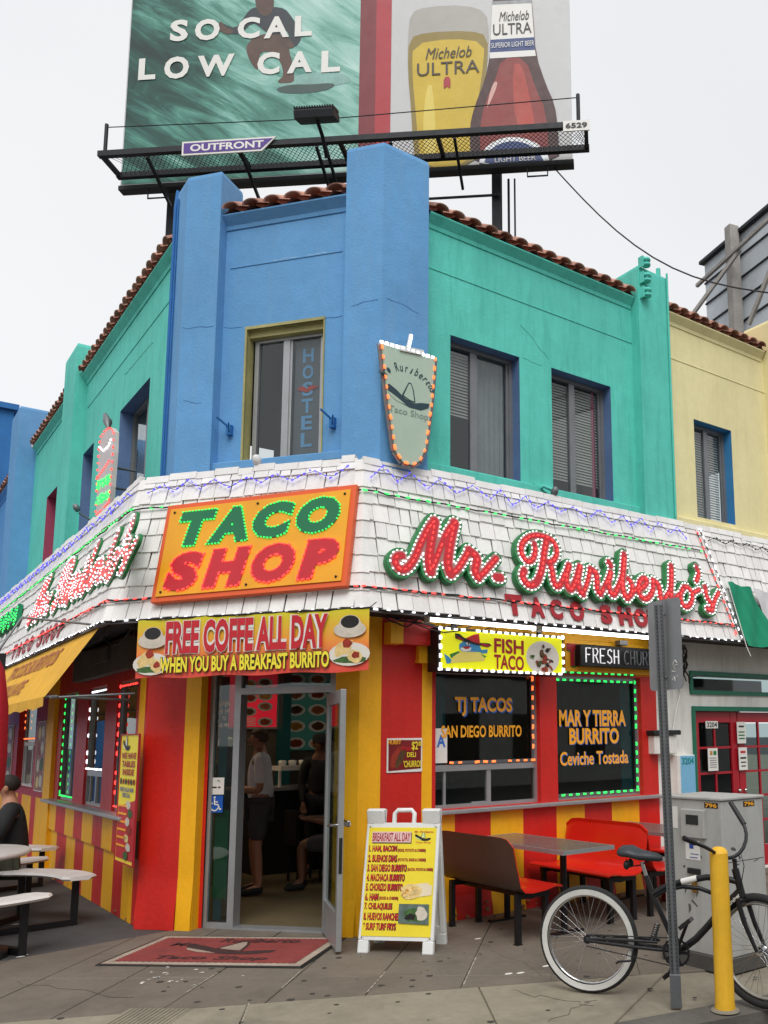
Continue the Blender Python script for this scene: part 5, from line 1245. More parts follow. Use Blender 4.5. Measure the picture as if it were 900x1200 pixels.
def hatlogo(fr, par, cx, cy, s, n, green=None, mats=None):
    """sombrero emblem"""
    dk = mats or P_BLK; f = lambda P: [(cx+x*s, cy+y*s) for x, y in P]
    prints(fr, par, [(f([(-1, .25), (-.85, .35), (-.55, .2), (-.1, -.1), (.3, -.2), (.62, -.1), (1, -.05), (.95, -.25), (.6, -.42), (.1, -.42), (-.35, -.3), (-.8, -.05)]), dk, 'brim_print'),
        (f([(-.88, .05), (-.5, -.12), (-.1, -.34), (-.5, -.28), (-.8, -.1)]), green or P_WHT, 'brim_light_print'),
        (f([(-.28, .02), (.02, .62), (.14, .62), (.26, .35), (.34, -.16), (.1, -.14)]), dk, 'crown_outline'), (f([(-.2, .02), (.04, .56), (.12, .56), (.21, .33), (.28, -.12), (.1, -.1)]), green or P_WHT, 'crown_print')], n)
hatlogo(FT, t, W_*.34, Hh*.925, .13, .004)
# ---- drink cup sign on the right face
z0 = .30
fn_ = lambda x, y: FR.uv(x, y, z0)
cup = [fn_(447, 402), fn_(510, 421), fn_(506, 470), fn_(499, 525), fn_(492, 540), fn_(483, 545), fn_(472, 541), fn_(463, 528), fn_(455, 470)]
t = thing('drink_cup_sign', 'pale cup shaped sign edged with orange bulbs standing by the blue pilaster', 'sign', FR.p(cup[5][0], cup[5][1]-.0, z0))
b = MB(); b.prism(FR, cup, z0-.05, z0); b.build('panel', mat('cup_face', srgb(176, 196, 178), .4, var=.05, dirt=.15, dirtcol=srgb(150, 165, 150)), t)
ed = [V((*p, 0)) for p in [cup[0]]+cup[:0:-1]]
b = MB(); bulbs(b, FR, [(q.x, q.y, math.atan2(d.y, d.x)) for q, d in resample([V((*p, 0)) for p in cup[1:]+[cup[0]]], .095)], z0+.002, .045, .022, .014); b.build('edge_bulbs', E_ORG, t, kind='stuff')
b = MB()
for a, c in zip(cup, cup[1:]+[cup[0]]): b.bar(FR.p(*a, z0-.02), FR.p(*c, z0-.02), .012, .07)
b.build('edge_strip', M_GREY, t)
b = MB(); bulbs(b, FR, [(q.x, q.y+.01, math.atan2(d.y, d.x)) for q, d in resample([V((*cup[0], 0)), V((*cup[1], 0))], .055)], z0+.002, .04, .03, .018)
st_ = [fn_(478, 410), fn_(480, 402), fn_(482, 392)]; bulbs(b, FR, [(q.x, q.y, math.atan2(d.y, d.x)) for q, d in resample([V((*p, 0)) for p in st_], .03)], z0+.002, .025, .03, .02); b.build('rim_bulbs', E_WHT, t, kind='stuff')
b = MB(); b.tube([FR.p(*p, z0-.01) for p in st_], .02, 8); q_ = [fn_(468, 408), fn_(496, 414)]; b.bar(FR.p(*q_[0], z0), FR.p(*q_[1], z0), .03, .05); b.build('straw', M_WHITE, t)
cc = fn_(478, 463); slp = (fn_(505, 470)[1]-fn_(455, 455)[1])/(fn_(505, 470)[0]-fn_(455, 455)[0])
FCp = Fr(FR.p(cc[0], cc[1], z0+.003), (1, 0, 0)); hatlogo(FCp, t, -.0, -.02, .235, 0, mat('cup_face', 0), mat('ink_teal', srgb(30, 60, 70), .5, var=0))
for i, ch in enumerate('Mr. Ruribertos'):
    if ch == ' ': continue
    a = math.pi*(.90-.82*i/13); u_ = .245*math.cos(a); v_ = .06+.15*math.sin(a)+.02*(13-i)/13
    q = MB(); put_text(q, Fr(FCp.p(u_, v_, 0), (math.sin(a), 0, -math.cos(a)), None, (math.cos(a), 0, math.sin(a))), ch, -.017, .017, 0, .085 if ch in 'MRb' else .055, .001, .006, .2); q.build('lettering', MATS['ink_teal'], t)
q = MB(); put_text(q, FCp, 'Taco Shop', -.20, .22, -.22, -.14, .001, 0, slope=-.0); q.build('lettering', mat('faded_grey_print', srgb(128, 145, 135), .5, var=0), t)
b = MB(); b.tube([FR.p(cup[5][0], cup[5][1]+.1, z0-.05), FR.p(cup[5][0], cup[5][1]+.1, .2)], .015); b.tube([FR.p(cup[2][0]-.05, cup[2][1], z0-.05), FR.p(cup[2][0]-.05, cup[2][1], .0)], .012); b.tube([FR.p(cup[8][0]+.1, cup[8][1], z0-.05), FR.p(cup[8][0]+.1, cup[8][1], .18)], .012); b.build('bracket', M_GREY, t)
# ---- burrito sign on the left face
z0 = .30; fn_ = lambda x, y: FU.uv(x, y, z0)
ua, ub = fn_(114, 560)[0], fn_(132, 520)[0]; vt_ = fn_(126, 500)[1]; vb_ = fn_(116, 618)[1]
t = thing('burrito_sign', 'tall narrow burrito shaped sign with red and green bulbs between the left upper windows', 'sign', FU.p((ua+ub)/2, vb_, z0))
h_ = ub-ua; Pm = [fn_(*p) for p in ((112, 616), (114, 570), (116, 530), (118, 513), (124, 504), (130, 501), (134, 506), (133, 530), (130, 570), (126, 605), (122, 616), (117, 620))]; gl = lambda y0, k_: [fn_(x, y0-(x-113)*k_) for x in (114, 119, 124, 129)]
b = MB(); b.prism(FU, Pm, z0-.05, z0); b.build('panel', mat('pale_pink_print', srgb(205, 196, 194), .4, var=.08), t)
b = MB(); bulbs(b, FU, [(q.x, q.y, math.atan2(d.y, d.x)) for q, d in resample([V((*p, 0)) for p in Pm+[Pm[0]]], .085)], z0+.002, .03, .016, .014)
for y0_, k_ in ((563, 1.5), (604, 1.0), (612, .7)): bulbs(b, FU, [(q.x, q.y, math.atan2(d.y, d.x)) for q, d in resample([V((*p, 0)) for p in gl(y0_, k_)], .07)], z0+.002, .03, .016, .014)
b.build('red_bulbs', E_RED, t, kind='stuff')
b = MB()
for i in range(110):
    x = rnd.uniform(114.5, 129); y = rnd.choice((570, 588))+rnd.uniform(-5, 5)-(x-113)*.55; p = fn_(x-(y-560)*.05, y); bulbs(b, FU, [(p[0], p[1], rnd.uniform(0, 3))], z0+.002, .03, .016, .012)
b.build('green_bulbs', E_GRN, t, kind='stuff')
b = MB(); bulbs(b, FU, [(q.x, q.y, math.atan2(d.y, d.x)) for q, d in resample([V((*fn_(x, y), 0)) for x, y in ((117, 524), (122, 529), (128, 522), (132, 512))], .06)], z0+.002, .03, .016, .014); b.build('white_bulbs', E_WHT, t, kind='stuff')
b = MB(); b.tube([FU.p(*fn_(x, y), z0-.02) for x, y in ((125, 503), (124, 494), (121, 485))], [.012, .05, .02], 8); b.build('steam_curl', M_GREY, t)
b = MB(); b.tube([FU.p(ua+.2, vb_+.5, z0-.05), FU.p(ua+.2, vb_+.5, 0)], .015); b.tube([FU.p(ub-.2, vt_-.5, z0-.05), FU.p(ub-.2, vt_-.5, 0)], .015); b.build('bracket', M_GREY, t)
# ---- number plate, papers on the red doors
def plate(name, lab, cat, fr, x0, x1, y0, y1, n, mm, txt=None, tm=None, rows=()):
    a = fr.uv(x0, y0, n); c = fr.uv(x1, y1, n); t = poster(name, lab, fr, a[0], c[0], c[1], a[1], n, mm, cat)
    if txt: q = MB(); w_ = c[0]-a[0]; h_ = a[1]-c[1]; put_text(q, fr, txt, a[0]+w_*.08, c[0]-w_*.08, c[1]+h_*.15, a[1]-h_*.15, n+.008, .02); q.build('lettering', tm, t)
    for (y, mm2, x0_, x1_, hh) in rows: q = MB(); w_ = c[0]-a[0]; h_ = a[1]-c[1]; q.fbox(fr, a[0]+w_*x0_, a[0]+w_*x1_, c[1]+h_*y, c[1]+h_*(y+hh), n+.007, n+.009); q.build('print_line', mm2, t)
    return t
plate('number_plate', 'white house number 3204 on the left red door', 'number plate', FR, 826.5, 841, 845, 853.5, -.045, P_WHT, '3204', P_BLK)
tx = [(y, M_GREY, .15, .85, .03) for y in (.15, .25, .35, .45, .55)]
plate('paper_notice', 'paper notice with small pictures taped on the left red door', 'notice', FR, 829, 841.5, 877, 903, -.02, P_WHT, rows=tx+[(.7, M_FD[1], .2, .45, .18), (.7, P_SGREEN, .55, .85, .18)])
plate('paper_notice', 'upper paper notice with green print on the right red door', 'notice', FR, 863, 874, 846, 871, -.02, P_WHT, rows=[(y, P_SGREEN, .15, .85, .06) for y in (.2, .35, .5)]+[(.75, P_BLK, .2, .8, .08)])
plate('paper_notice', 'lower paper notice with red heading on the right red door', 'notice', FR, 865, 876, 876, 902, -.02, P_WHT, rows=[(.75, P_RED, .2, .8, .1), (.5, P_BLK, .15, .85, .07), (.32, P_BLK, .2, .8, .05), (.15, P_BLK, .25, .75, .05)])

# food posters on the far bay of the left face
for x0, x1, y0, y1, lab in ((42, 51, 852, 945, 'food picture poster between the order window and the yellow post on the left face'), (2, 13, 850, 960, 'food picture poster left of the order window at the far left edge')):
    a = FL.uv(x0, 900, .01)[0]; c = FL.uv(x1, 900, .01)[0]; t = poster('food_poster', lab, FL, a, c, 1.05, 2.0, .004, mat('poster_brown', srgb(150, 90, 60), .4, var=.2, vscale=8), 'poster', P_WHT)
    Fq = Fr(FL.p(a, 1.05, .012), (0, -1, 0)); w_ = c-a
    prints(Fq, t, [(blob((w_*fx, .95*fy), w_*.2, .09, 12, .1), mm, 'food_print') for fx, fy, mm in ((.3, .12, PB_T), (.7, .14, PB_W), (.3, .36, PB_W), (.72, .38, PB_G), (.3, .6, PB_S), (.7, .62, PB_W), (.3, .84, PB_T), (.72, .86, PB_W))])

# ================================================================== ground
M_CONC = mat('old_concrete', srgb(140, 132, 115), .85, var=.16, vscale=1.6, bump=.35, bscale=45, dirt=.55, dirtcol=srgb(84, 80, 72))
M_CONCD = mat('stained_concrete', srgb(110, 101, 90), .75, var=.14, vscale=1.6, bump=.3, bscale=45, dirt=.5, dirtcol=srgb(62, 58, 54))
M_DARKP = mat('dark_paving', srgb(72, 72, 72), .8, var=.14, vscale=1.2, bump=.3, bscale=60, dirt=.4, dirtcol=srgb(50, 50, 50))
M_ROAD = mat('asphalt', srgb(62, 62, 63), .9, var=.2, vscale=1.5, bump=.6, bscale=120)
b = MB(); b.quad((-400, -400, -.13), (400, -400, -.13), (400, 400, -.13), (-400, 400, -.13)); b.build('road', M_ROAD, None, 'structure')
side = [(60, 3.45), (60, 60), (-1.8, 60), (-1.8, -20), (1.0, -20), (1.5, -1), (2.75, 3.7), (3.45, 4.12), (5.2, 3.74)]
b = MB(); b.add([(x, y, -.014) for x, y in side]+[(x, y, -.13) for x, y in side], [tuple(range(9))]+[(i, i+9, (i+1) % 9+9, (i+1) % 9) for i in range(9)])
swk = b.build('sidewalk', M_CONC, None, 'structure')
k_in = [(60, 3.45), (5.2, 3.74), (3.45, 4.12), (2.75, 3.7), (1.5, -1), (1.0, -20)]
def offs(pl, d):
    o_ = []
    for i, p in enumerate(pl):
        a = V(pl[max(i-1, 0)]); c = V(pl[min(i+1, len(pl)-1)]); t_ = (c-a).normalized(); o_.append((p[0]+t_.y*-d, p[1]+t_.x*d))
    return o_
ko = offs(k_in, .24); 
b = MB()
for i in range(len(k_in)-1):
    a, c, d_, e_ = k_in[i], k_in[i+1], ko[i+1], ko[i]
    b.boxp([(a[0], a[1], -.13), (c[0], c[1], -.13), (d_[0], d_[1], -.13), (e_[0], e_[1], -.13), (a[0], a[1], -.004), (c[0], c[1], -.004), (d_[0], d_[1], -.012), (e_[0], e_[1], -.012)])
b.build('kerb', mat('kerb_stone', srgb(96, 92, 86), .85, var=.2, bump=.4, dirt=.5), None, 'structure')
def clip(poly, p, n):
    o_ = []
    for i in range(len(poly)):
        a, c = poly[i], poly[(i+1) % len(poly)]; da = (a[0]-p[0])*n[0]+(a[1]-p[1])*n[1]; dc = (c[0]-p[0])*n[0]+(c[1]-p[1])*n[1]
        if da >= 0: o_.append(a)
        if (da >= 0) != (dc >= 0): t_ = da/(da-dc); o_.append((a[0]+(c[0]-a[0])*t_, a[1]+(c[1]-a[1])*t_))
    return o_
def slabs(az, du, dv, u0, u1, v0, v1, org, cl, mm, zo, g=.005, stag=False):
    ca, sa = math.cos(R(az)), math.sin(R(az)); i = 0; u = u0
    while u < u1:
        v = v0 + (dv/2 if stag and i % 2 else 0)
        while v < v1:
            q = [(u+g, v+g), (u+du-g, v+g), (u+du-g, v+dv-g), (u+g, v+dv-g)]
            q = [(org[0]+x*ca-y*sa, org[1]+x*sa+y*ca) for x, y in q]
            for p, n in cl:
                if q: q = clip(q, p, n)
            if len(q) > 2:
                z = zo+rs.uniform(-.0015, .0015); k = len(q); cx = sum(p[0] for p in q)/k; cy = sum(p[1] for p in q)/k
                inn_ = [(cx+(p[0]-cx)*.994, cy+(p[1]-cy)*.994) for p in q]
                b = MB(); b.add([(x, y, z) for x, y in inn_]+[(x, y, z-.005) for x, y in q]+[(x, y, -.02) for x, y in q], [tuple(range(k))]+[(k+i_, k+(i_+1) % k, (i_+1) % k, i_) for i_ in range(k)]+[(2*k+i_, 2*k+(i_+1) % k, k+(i_+1) % k, k+i_) for i_ in range(k)])
                b.build('slab', mm, swk)
            v += dv
        u += du; i += 1
nb = (math.sin(R(27)), math.cos(R(27))); pk = (2.25, 5.9)              # line between the stained inner slabs and the pale outer ones
na = (-math.sin(R(11)), math.cos(R(11))); pa = (1.19, 8.35)           # line to the dark strip at left
slabs(49, 2.4, .617, -7.4, 8, -5.553, 9, (2.42, 6.88), [(pk, nb), (pa, (-na[0], -na[1])), ((0, 9.3), (0, -1)), ((14, 0), (-1, 0)), ((-1.8, 0), (1, 0))], M_CONCD, 0)
slabs(0, 2.5, 2.5, -1.8, 3, 7.4, 60, (0, 0), [(pa, na)], M_DARKP, -.002, .003)
kn = V((k_in[1][1]-k_in[2][1], 0)); 
def hp_(a, c):  # half plane left of a->c
    return (a, (-(c[1]-a[1]), c[0]-a[0]))
klo = [hp_(ko[3], ko[2]), hp_(ko[2], ko[1])]
slabs(-27, 1.5, 1.22, -6, 12, -6.1, 0, pk, [(pk, (-nb[0], -nb[1])), ((-1.8, 0), (1, 0)), hp_(ko[2], ko[1]), hp_(ko[3], ko[2])], M_CONC, 0)
# ribbed plate let into the walk, bottom left of centre
t = MB(); c = onz(183, 1190); ca = R(-42); g_ = Fr((c.x, c.y, .001), (math.cos(ca), math.sin(ca), 0), (0, 0, 1), (-math.sin(ca), math.cos(ca), 0))
t.fbox(g_, -.24, .17, -.35, .13, -.004, .002)
tp = tag(t.build('ribbed_ground_plate', M_CONC), 'small ribbed concrete plate set in the sidewalk in front of the doormat', 'ground plate')
WLp = wl(tp); t = MB()
for i in range(13): t.fbox(g_, -.22+i*.03, -.205+i*.03, -.34, .12, .002, .007)
t.build('ribs', M_CONC, tp)
# spilt white paint specks and gum
t = MB()
for i in range(20):
    x, y = rnd.gauss(205, 26), rnd.gauss(1147, 8); p = onz(x, y, .0025); t.add([(p.x+.02*rnd.random()*math.cos(a)*1.4, p.y+.02*rnd.random()*math.sin(a), .0028) for a in np.linspace(0, 5.5, 7)], [tuple(range(7))])
for x, y in ((18, 1083), (22, 1090), (28, 1119), (24, 1121), (560, 1100), (640, 1132), (610, 1140), (596, 1141)): p = onz(x, y, .003); t.add([(p.x+.035*math.cos(a), p.y+.02*math.sin(a), .003) for a in np.linspace(0, 5.5, 7)], [tuple(range(7))])
tag(t.build('litter_specks', P_WHT), 'small white paper and paint specks scattered on the sidewalk by the doormat', None, None, 'stuff')
t = MB()
for i in range(90):
    p = V((rnd.uniform(1, 5.5), rnd.uniform(4, 7), .003)); r_ = rnd.uniform(.008, .028); t.add([(p.x+r_*math.cos(a)*rnd.uniform(.7, 1.2), p.y+r_*math.sin(a)*rnd.uniform(.7, 1.2), .0022) for a in np.linspace(0, 5.5, 8)], [tuple(range(8))])
t.build('gum_spots', mat('old_gum', srgb(58, 54, 50), .9, var=.1), swk, kind='stuff')
# doormat
m0_, m1_, m2_, m3_ = [onz(*p) for p in ((111, 1132), (354, 1135), (384, 1101), (180, 1096))]
uu = (m1_-m0_).normalized(); vv = V((-uu.y, uu.x, 0)); FMt = Fr(m0_, uu, (0, 0, 1), vv); MWd = (m1_-m0_).length; MH = .99
shx = (m3_-m0_).dot(uu)
t = thing('doormat', 'red doormat with a sombrero and the words Taco Shop before the open door', 'doormat', m0_)
sk = lambda u, v: (u + shx*v/MH*0, v)
b = MB(); b.fbox(FMt, 0, MWd, 0, MH, .001, .009, .003); b.build('rubber_edge', M_BLACK, t)
b = MB(); b.fbox(FMt, .03, MWd-.03, .03, MH-.03, .005, .012); b.build('cream_border', mat('cream_mat', srgb(165, 150, 135), .95, var=.25, bump=.4, bscale=150), t)
q_ = []; k = 46
def zz(a, c, n_, am):
    a = V((*a, 0)); c = V((*c, 0)); d = (c-a); nn_ = V((-d.y, d.x, 0)).normalized(); return [tuple((a+d*i/n_+nn_*(am if i % 2 else 0))[:2]) for i in range(n_)]
e = .085; q_ = zz((e, e), (MWd-e, e), 60, .014)+zz((MWd-e, e), (MWd-e, MH-e), 36, .014)+zz((MWd-e, MH-e), (e, MH-e), 60, .014)+zz((e, MH-e), (e, e), 36, .014)
b = MB(); b.add([FMt.p(u, v, .0145) for u, v in q_]+[FMt.p(u, v, .010) for u, v in q_], [tuple(range(len(q_)))]); b.build('red_carpet', mat('worn_red_carpet', srgb(136, 56, 52), .95, var=.2, vscale=6, bump=.5, bscale=200, dirt=.5, dirtcol=srgb(110, 60, 55)), t)
P_MD = mat('mat_dark_print', srgb(58, 34, 32), .95, var=.15); P_MC = mat('mat_cream_print', srgb(158, 140, 126), .95, var=.2)
hatlogo(FMt, t, MWd*.5, MH*.52, .42, .016, P_MC, P_MD)
for txt, x0, x1, y0, y1 in (('Taco Shop', .22, .78, .14, .28), ('Mr.', .16, .30, .60, .72), ('Ruriberto', .38, .80, .74, .88)):
    b = MB(); put_text(b, FMt, txt, MWd*x0, MWd*x1, MH*y0, MH*y1, .017, .02, .15); b.build('printed_word', P_MD, t)

# hairline cracks in the old concrete
t = MB()
for x0, y0, x1, y1 in ((560, 1105, 640, 1143), (20, 1150, 150, 1170), (600, 1160, 690, 1178), (700, 1172, 640, 1199)):
    a, c = onz(x0, y0, .001), onz(x1, y1, .001); p = a.copy(); n_ = 9
    for i in range(n_):
        q = a.lerp(c, (i+1)/n_)+V((rnd.uniform(-.05, .05), rnd.uniform(-.05, .05), 0)); t.bar((p.x, p.y, .0015), (q.x, q.y, .0015), rnd.uniform(.0015, .004), .0015); p = q
t.build('cracks', mat('crack_dirt', srgb(72, 66, 60), .95, var=.1), swk, kind='stuff')

# pale worn joint lines where old mortar shows
t = MB()
for x0, y0, x1, y1 in ((258, 1138, 218, 1163), (452, 1138, 430, 1163), (558, 1121, 543, 1154), (292, 1175, 283, 1199), (352, 1138, 330, 1158)):
    a, c = onz(x0, y0, .001), onz(x1, y1, .001)
    for s_ in range(6):
        p, q = a.lerp(c, s_/6+.02), a.lerp(c, (s_+1)/6-.01); t.bar((p.x, p.y, .001), (q.x, q.y, .001), rnd.uniform(.006, .012), .0015)
t.build('joint_mortar', mat('pale_mortar', srgb(160, 152, 138), .9, var=.2), swk, kind='stuff')
# worn spots on the painted plinths and the wall foot
t = MB()
for i in range(40):
    f_, a_, c_, o_2 = rnd.choice(((FR, .0, 3.8, .045), (FL, -4.2, -.1, .006), (FR, .0, 3.8, .045)))
    u, v = rnd.uniform(a_, c_), abs(rnd.gauss(0, .05))+.01; r_ = rnd.uniform(.006, .025)
    t.prism(f_, [(u+r_*math.cos(a)*rnd.uniform(.6, 1.3), v+r_*.8*math.sin(a)*rnd.uniform(.6, 1.3)) for a in np.linspace(0, 5.4, 8)], o_2-.03, o_2+.001)
t.build('chipped_paint', mat('chipped_plaster', srgb(150, 110, 80), .95, var=.2), bld, kind='stuff')

# ================================================================== things on the sidewalk
M_STEEL = mat('galvanised_steel', srgb(112, 115, 118), .5, metal=.5, var=.15, vscale=4, dirt=.3)
M_YP = mat('bollard_yellow', srgb(228, 176, 40), .6, var=.08, bump=.15, dirt=.4, dirtcol=srgb(150, 110, 40), streak=1)
M_BFR = mat('satin_black_frame', srgb(34, 34, 37), .38, metal=.2, var=.15); M_TYRE = mat('tyre_rubber', srgb(36, 36, 37), .85, var=.15, bump=.2, bscale=90)
M_WW = mat('whitewall_rubber', srgb(205, 205, 200), .6, var=.05, dirt=.3); M_CHR = MATS['chrome']; M_RIM = mat('dull_rim', srgb(150, 148, 142), .4, metal=.5, var=.15)
# ---- bollard
bp = V((4.43, 3.77, 0)); t = thing('bollard', 'yellow steel bollard with a domed top in front of the bicycle', 'bollard', bp)
b = MB(); b.lathe(bp, [(.062, 0), (.064, .02), (.06, .05), (.058, .5), (.058, .94)], 20); b.lathe(bp+V((0, 0, .94)), [(.058, 0), (.05, .02), (.03, .035), (0, .04)], 20); b.build('post', M_YP, t)
b = MB(); b.lathe(bp, [(.09, -.002), (.085, .008), (.06, .012)], 14); b.build('base_mortar', M_CONC, t)
# ---- sign post with the back of a street sign
pp = V((4.24, 4.0, 0)); t = thing('street_sign', 'back of a grey metal street sign on a perforated steel post beside the bicycle', 'street sign', pp)
lean = V((-.04, .0, 2.58)); b = MB(); w_ = .05
FPl = Fr((pp.x, pp.y, 0), (0, -1, 0)); FPn = Fr(pp, V((.70, -.714, 0)), None, (lean).normalized())
for s0, s1, n0, n1 in ((-.026, -.006, -.02, -.017), (.006, .026, -.02, -.017), (-.008, -.005, -.017, .008), (.005, .008, -.017, .008), (-.008, .008, .006, .009)): b.fbox(FPn, s0, s1, .18, 2.54, n0, n1)
b.fbox(FPn, -.03, -.026, .18, 2.58, -.02, -.008); b.fbox(FPn, .026, .03, .18, 2.58, -.02, -.008)
b.build('channel_post', M_STEEL, t)
b = MB(); b.fbox(FPn, -.034, .034, 0, .2, -.026, .014, .003); b.build('anchor_sleeve', M_STEEL, t)
b = MB()
for i in range(96):
    v = .2+i*.0245
    for s in (-.016, .016): b.add([FPn.p(s+.0045*math.cos(a), v+.0045*math.sin(a), -.0165) for a in np.linspace(0, 5.2, 6)], [tuple(range(6))])
b.build('punched_holes', M_BLACK, t, kind='stuff')
FSg = Fr(pp+lean*(2.05/2.58)+V((.02, .0, 0)), (-.03, -1, 0)); pc = FSg.o
z0 = 1.975; FSg = Fr(V((pc.x+.022, pc.y, 0)), (-.05, -1, 0))
rr = .03; cr_ = []
for cx, cy, a0 in ((.155-rr, .60-rr, 0), (-.155+rr, .60-rr, 90), (-.155+rr, rr, 180), (.155-rr, rr, 270)):
    cr_ += [(cx+rr*math.cos(R(a0+k*30)), z0+cy+rr*math.sin(R(a0+k*30))) for k in range(4)]
b = MB(); b.prism(FSg, cr_, -.002, .0015); b.build('sign_plate', mat('sign_back_metal', srgb(140, 142, 144), .45, metal=.45, var=.06, dirt=.2), t)
b = MB(); 
for pts in ([(0, 0), (.02, .02), (.03, -.01), (.05, .03)], [(.0, .06), (.04, .05), (.02, .09), (.05, .1)], [(.01, .1), (.03, .13), (.05, .11)]):
    b.tube([FSg.p(.06+x, z0+.06+y, .003) for x, y in pts], .003, 5)
b.build('scratched_tag', P_WHT, t)
b = MB(); b.ell(FSg.p(.01, z0+.5, .012), .01, .01, .01, 8, 4); b.ell(FSg.p(.01, z0+.08, .012), .01, .01, .01, 8, 4); b.build('bolts', M_STEEL, t, kind='stuff')
# ---- grey utility cabinet
c0 = V((5.08, 4.28, 0)); X0, Y0, X1, Y1, ZC = 5.08, 4.28, 5.56, 4.86, 1.20
t = thing('utility_cabinet', 'tall grey steel utility cabinet with a small meter window behind the bicycle', 'utility cabinet', (5.3, 4.55, 0))
M_CAB = mat('cabinet_grey_paint', srgb(172, 172, 168), .5, var=.06, dirt=.4, dirtcol=srgb(130, 129, 124), streak=1)
b = MB(); FK = Fr((X0, Y1, 0), (0, -1, 0)); FK2 = Fr((X0, Y0, 0), (1, 0, 0))
b.fbox(Fr((X0, Y0, 0), (1, 0, 0)), 0, X1-X0, .10, ZC, -(Y1-Y0), 0, .006); b.build('body', M_CAB, t)
b = MB(); b.box(X0-.03, X1+.03, Y0-.03, Y1+.03, 0, .1); b.build('concrete_base', mat('cabinet_base', srgb(78, 76, 72), .9, var=.15), t)
b = MB(); b.fbox(Fr((X0-.012, Y0-.012, 0), (1, 0, 0)), 0, X1-X0+.024, ZC, ZC+.022, -(Y1-Y0+.024), 0, .005); b.build('lid', M_CAB, t)
L_ = Y1-Y0
b = MB(); b.fbox(FK, .2, .43, .92, 1.13, 0, .03, .006); mb_ = b.build('meter_box', M_CAB, t)
b = MB(); b.fbox(FK, .26, .38, 1.02, 1.09, .03, .034); b.build('display', mat('dark_display', srgb(40, 42, 40), .15, var=0), mb_)
b = MB(); b.fbox(FK, .05, .15, .98, 1.14, 0, .003); b.fbox(FK, .22, .36, .76, .90, 0, .003); b.build('paper_label', P_WHT, t)
b = MB(); b.fbox(FK, .26, .30, .84, .88, .003, .005); b.fbox(FK, .27, .35, .80, .805, .003, .005); b.fbox(FK, .26, .34, .775, .78, .003, .005); b.build('label_print', P_BLUE, t)
b = MB(); b.fbox(FK, .24, .36, .66, .70, 0, .02, .004); b.fbox(FK, 0.01, L_-.01, .555, .559, 0, .002); b.fbox(FK2, .02, X1-X0-.02, .76, .763, 0, .002); b.build('latch', M_BLACK, t)
b = MB(); b.fbox(FK, .29, .33, .53, .62, .01, .035, .005); b.tube([FK.p(.295, .62, .02), FK.p(.297, .65, .02), FK.p(.323, .65, .02), FK.p(.325, .62, .02)], .004, 6); b.build('padlock', mat('brass', srgb(165, 120, 50), .4, metal=.8, var=.1), t)
for fr, a in ((FK, .42), (FK2, .25)):
    b = MB(); b.fbox(fr, a, a+.13, 1.145, 1.185, 0, .002); b.build('number_strip', mat('dark_brown_strip', srgb(50, 35, 22), .5, var=.1), t)
    b = MB(); put_text(b, fr, '796', a+.01, a+.12, 1.15, 1.18, .003, .02); b.build('number_print', P_WO, t)
b = MB()
for i in range(14):
    fr = rnd.choice((FK, FK2)); u, v = rnd.uniform(.05, .4), rnd.uniform(.3, 1.1); b.prism(fr, [(u+p[0], v+p[1]) for p in blob((0, 0), rnd.uniform(.008, .04), rnd.uniform(.004, .015), 7, .4, rnd.uniform(0, 3))], .0, .001)
b.build('scuff_marks', mat('scuff', srgb(84, 84, 82), .6, var=.2), t, kind='stuff')
# ---- wall boxes by the red doors
a = FR.uv(795, 885, .12); c = FR.uv(816, 930, .12)
t = thing('number_box', 'light blue meter box marked 3204 on the white wall behind the street sign', 'meter box', FR.p(a[0], c[1], .1))
b = MB(); b.fbox(FR, a[0]-.02, c[0], c[1], a[1], .0, .12, .006); b.build('box', M_WHITEP, t); b = MB(); b.fbox(FR, a[0]+.03, c[0]-.01, c[1]+.01, a[1]-.01, .12, .126); b.build('blue_door', mat('pale_blue_paint', srgb(120, 180, 215), .5, var=.06), t)
b = MB(); put_text(b, FR, '3204', a[0]+.05, c[0]-.03, a[1]-.11, a[1]-.03, .128, .03); b.build('lettering', mat('teal_print', srgb(0, 130, 130), .5, var=0), t)
a = FR.uv(767, 862, .1); c = FR.uv(794, 883, .1)
t = thing('junction_box', 'small cream junction box with black tape left of the blue meter box', 'junction box', FR.p(a[0], c[1], .1))
b = MB(); b.fbox(FR, a[0], c[0], c[1], a[1], 0, .1, .006); b.build('box', M_WHITEP, t); b = MB(); b.fbox(FR, a[0]-.03, c[0]+.05, a[1]+.004, a[1]+.06, .0, .13, .01); b.build('black_hood', M_BLACK, t)
p_ = [FR.uv(x, y, .03) for x, y in ((788, 862), (792, 835), (800, 800), (806, 770), (805, 758))]; b = MB(); b.tube([FR.p(*p, .03) for p in p_], .012, 6); b.build('conduit', M_WHITEP, t)
b = MB()
for i in range(7):
    u0, v0 = FR.uv(800+rnd.uniform(-4, 8), 756, .25); u1, v1 = FR.uv(803+rnd.uniform(-3, 4), 800+rnd.uniform(-15, 15), .08)
    b.tube([FR.p(u0+.1*math.sin(k*1.3+i)*.5+(u1-u0)*k/6, v0+(v1-v0)*k/6, .25-.17*k/6) for k in range(7)], .008, 5)
tag(b.build('cable_bundle', M_WIRE), 'tangle of black cables hanging from the canopy lip down the white wall', 'cables')
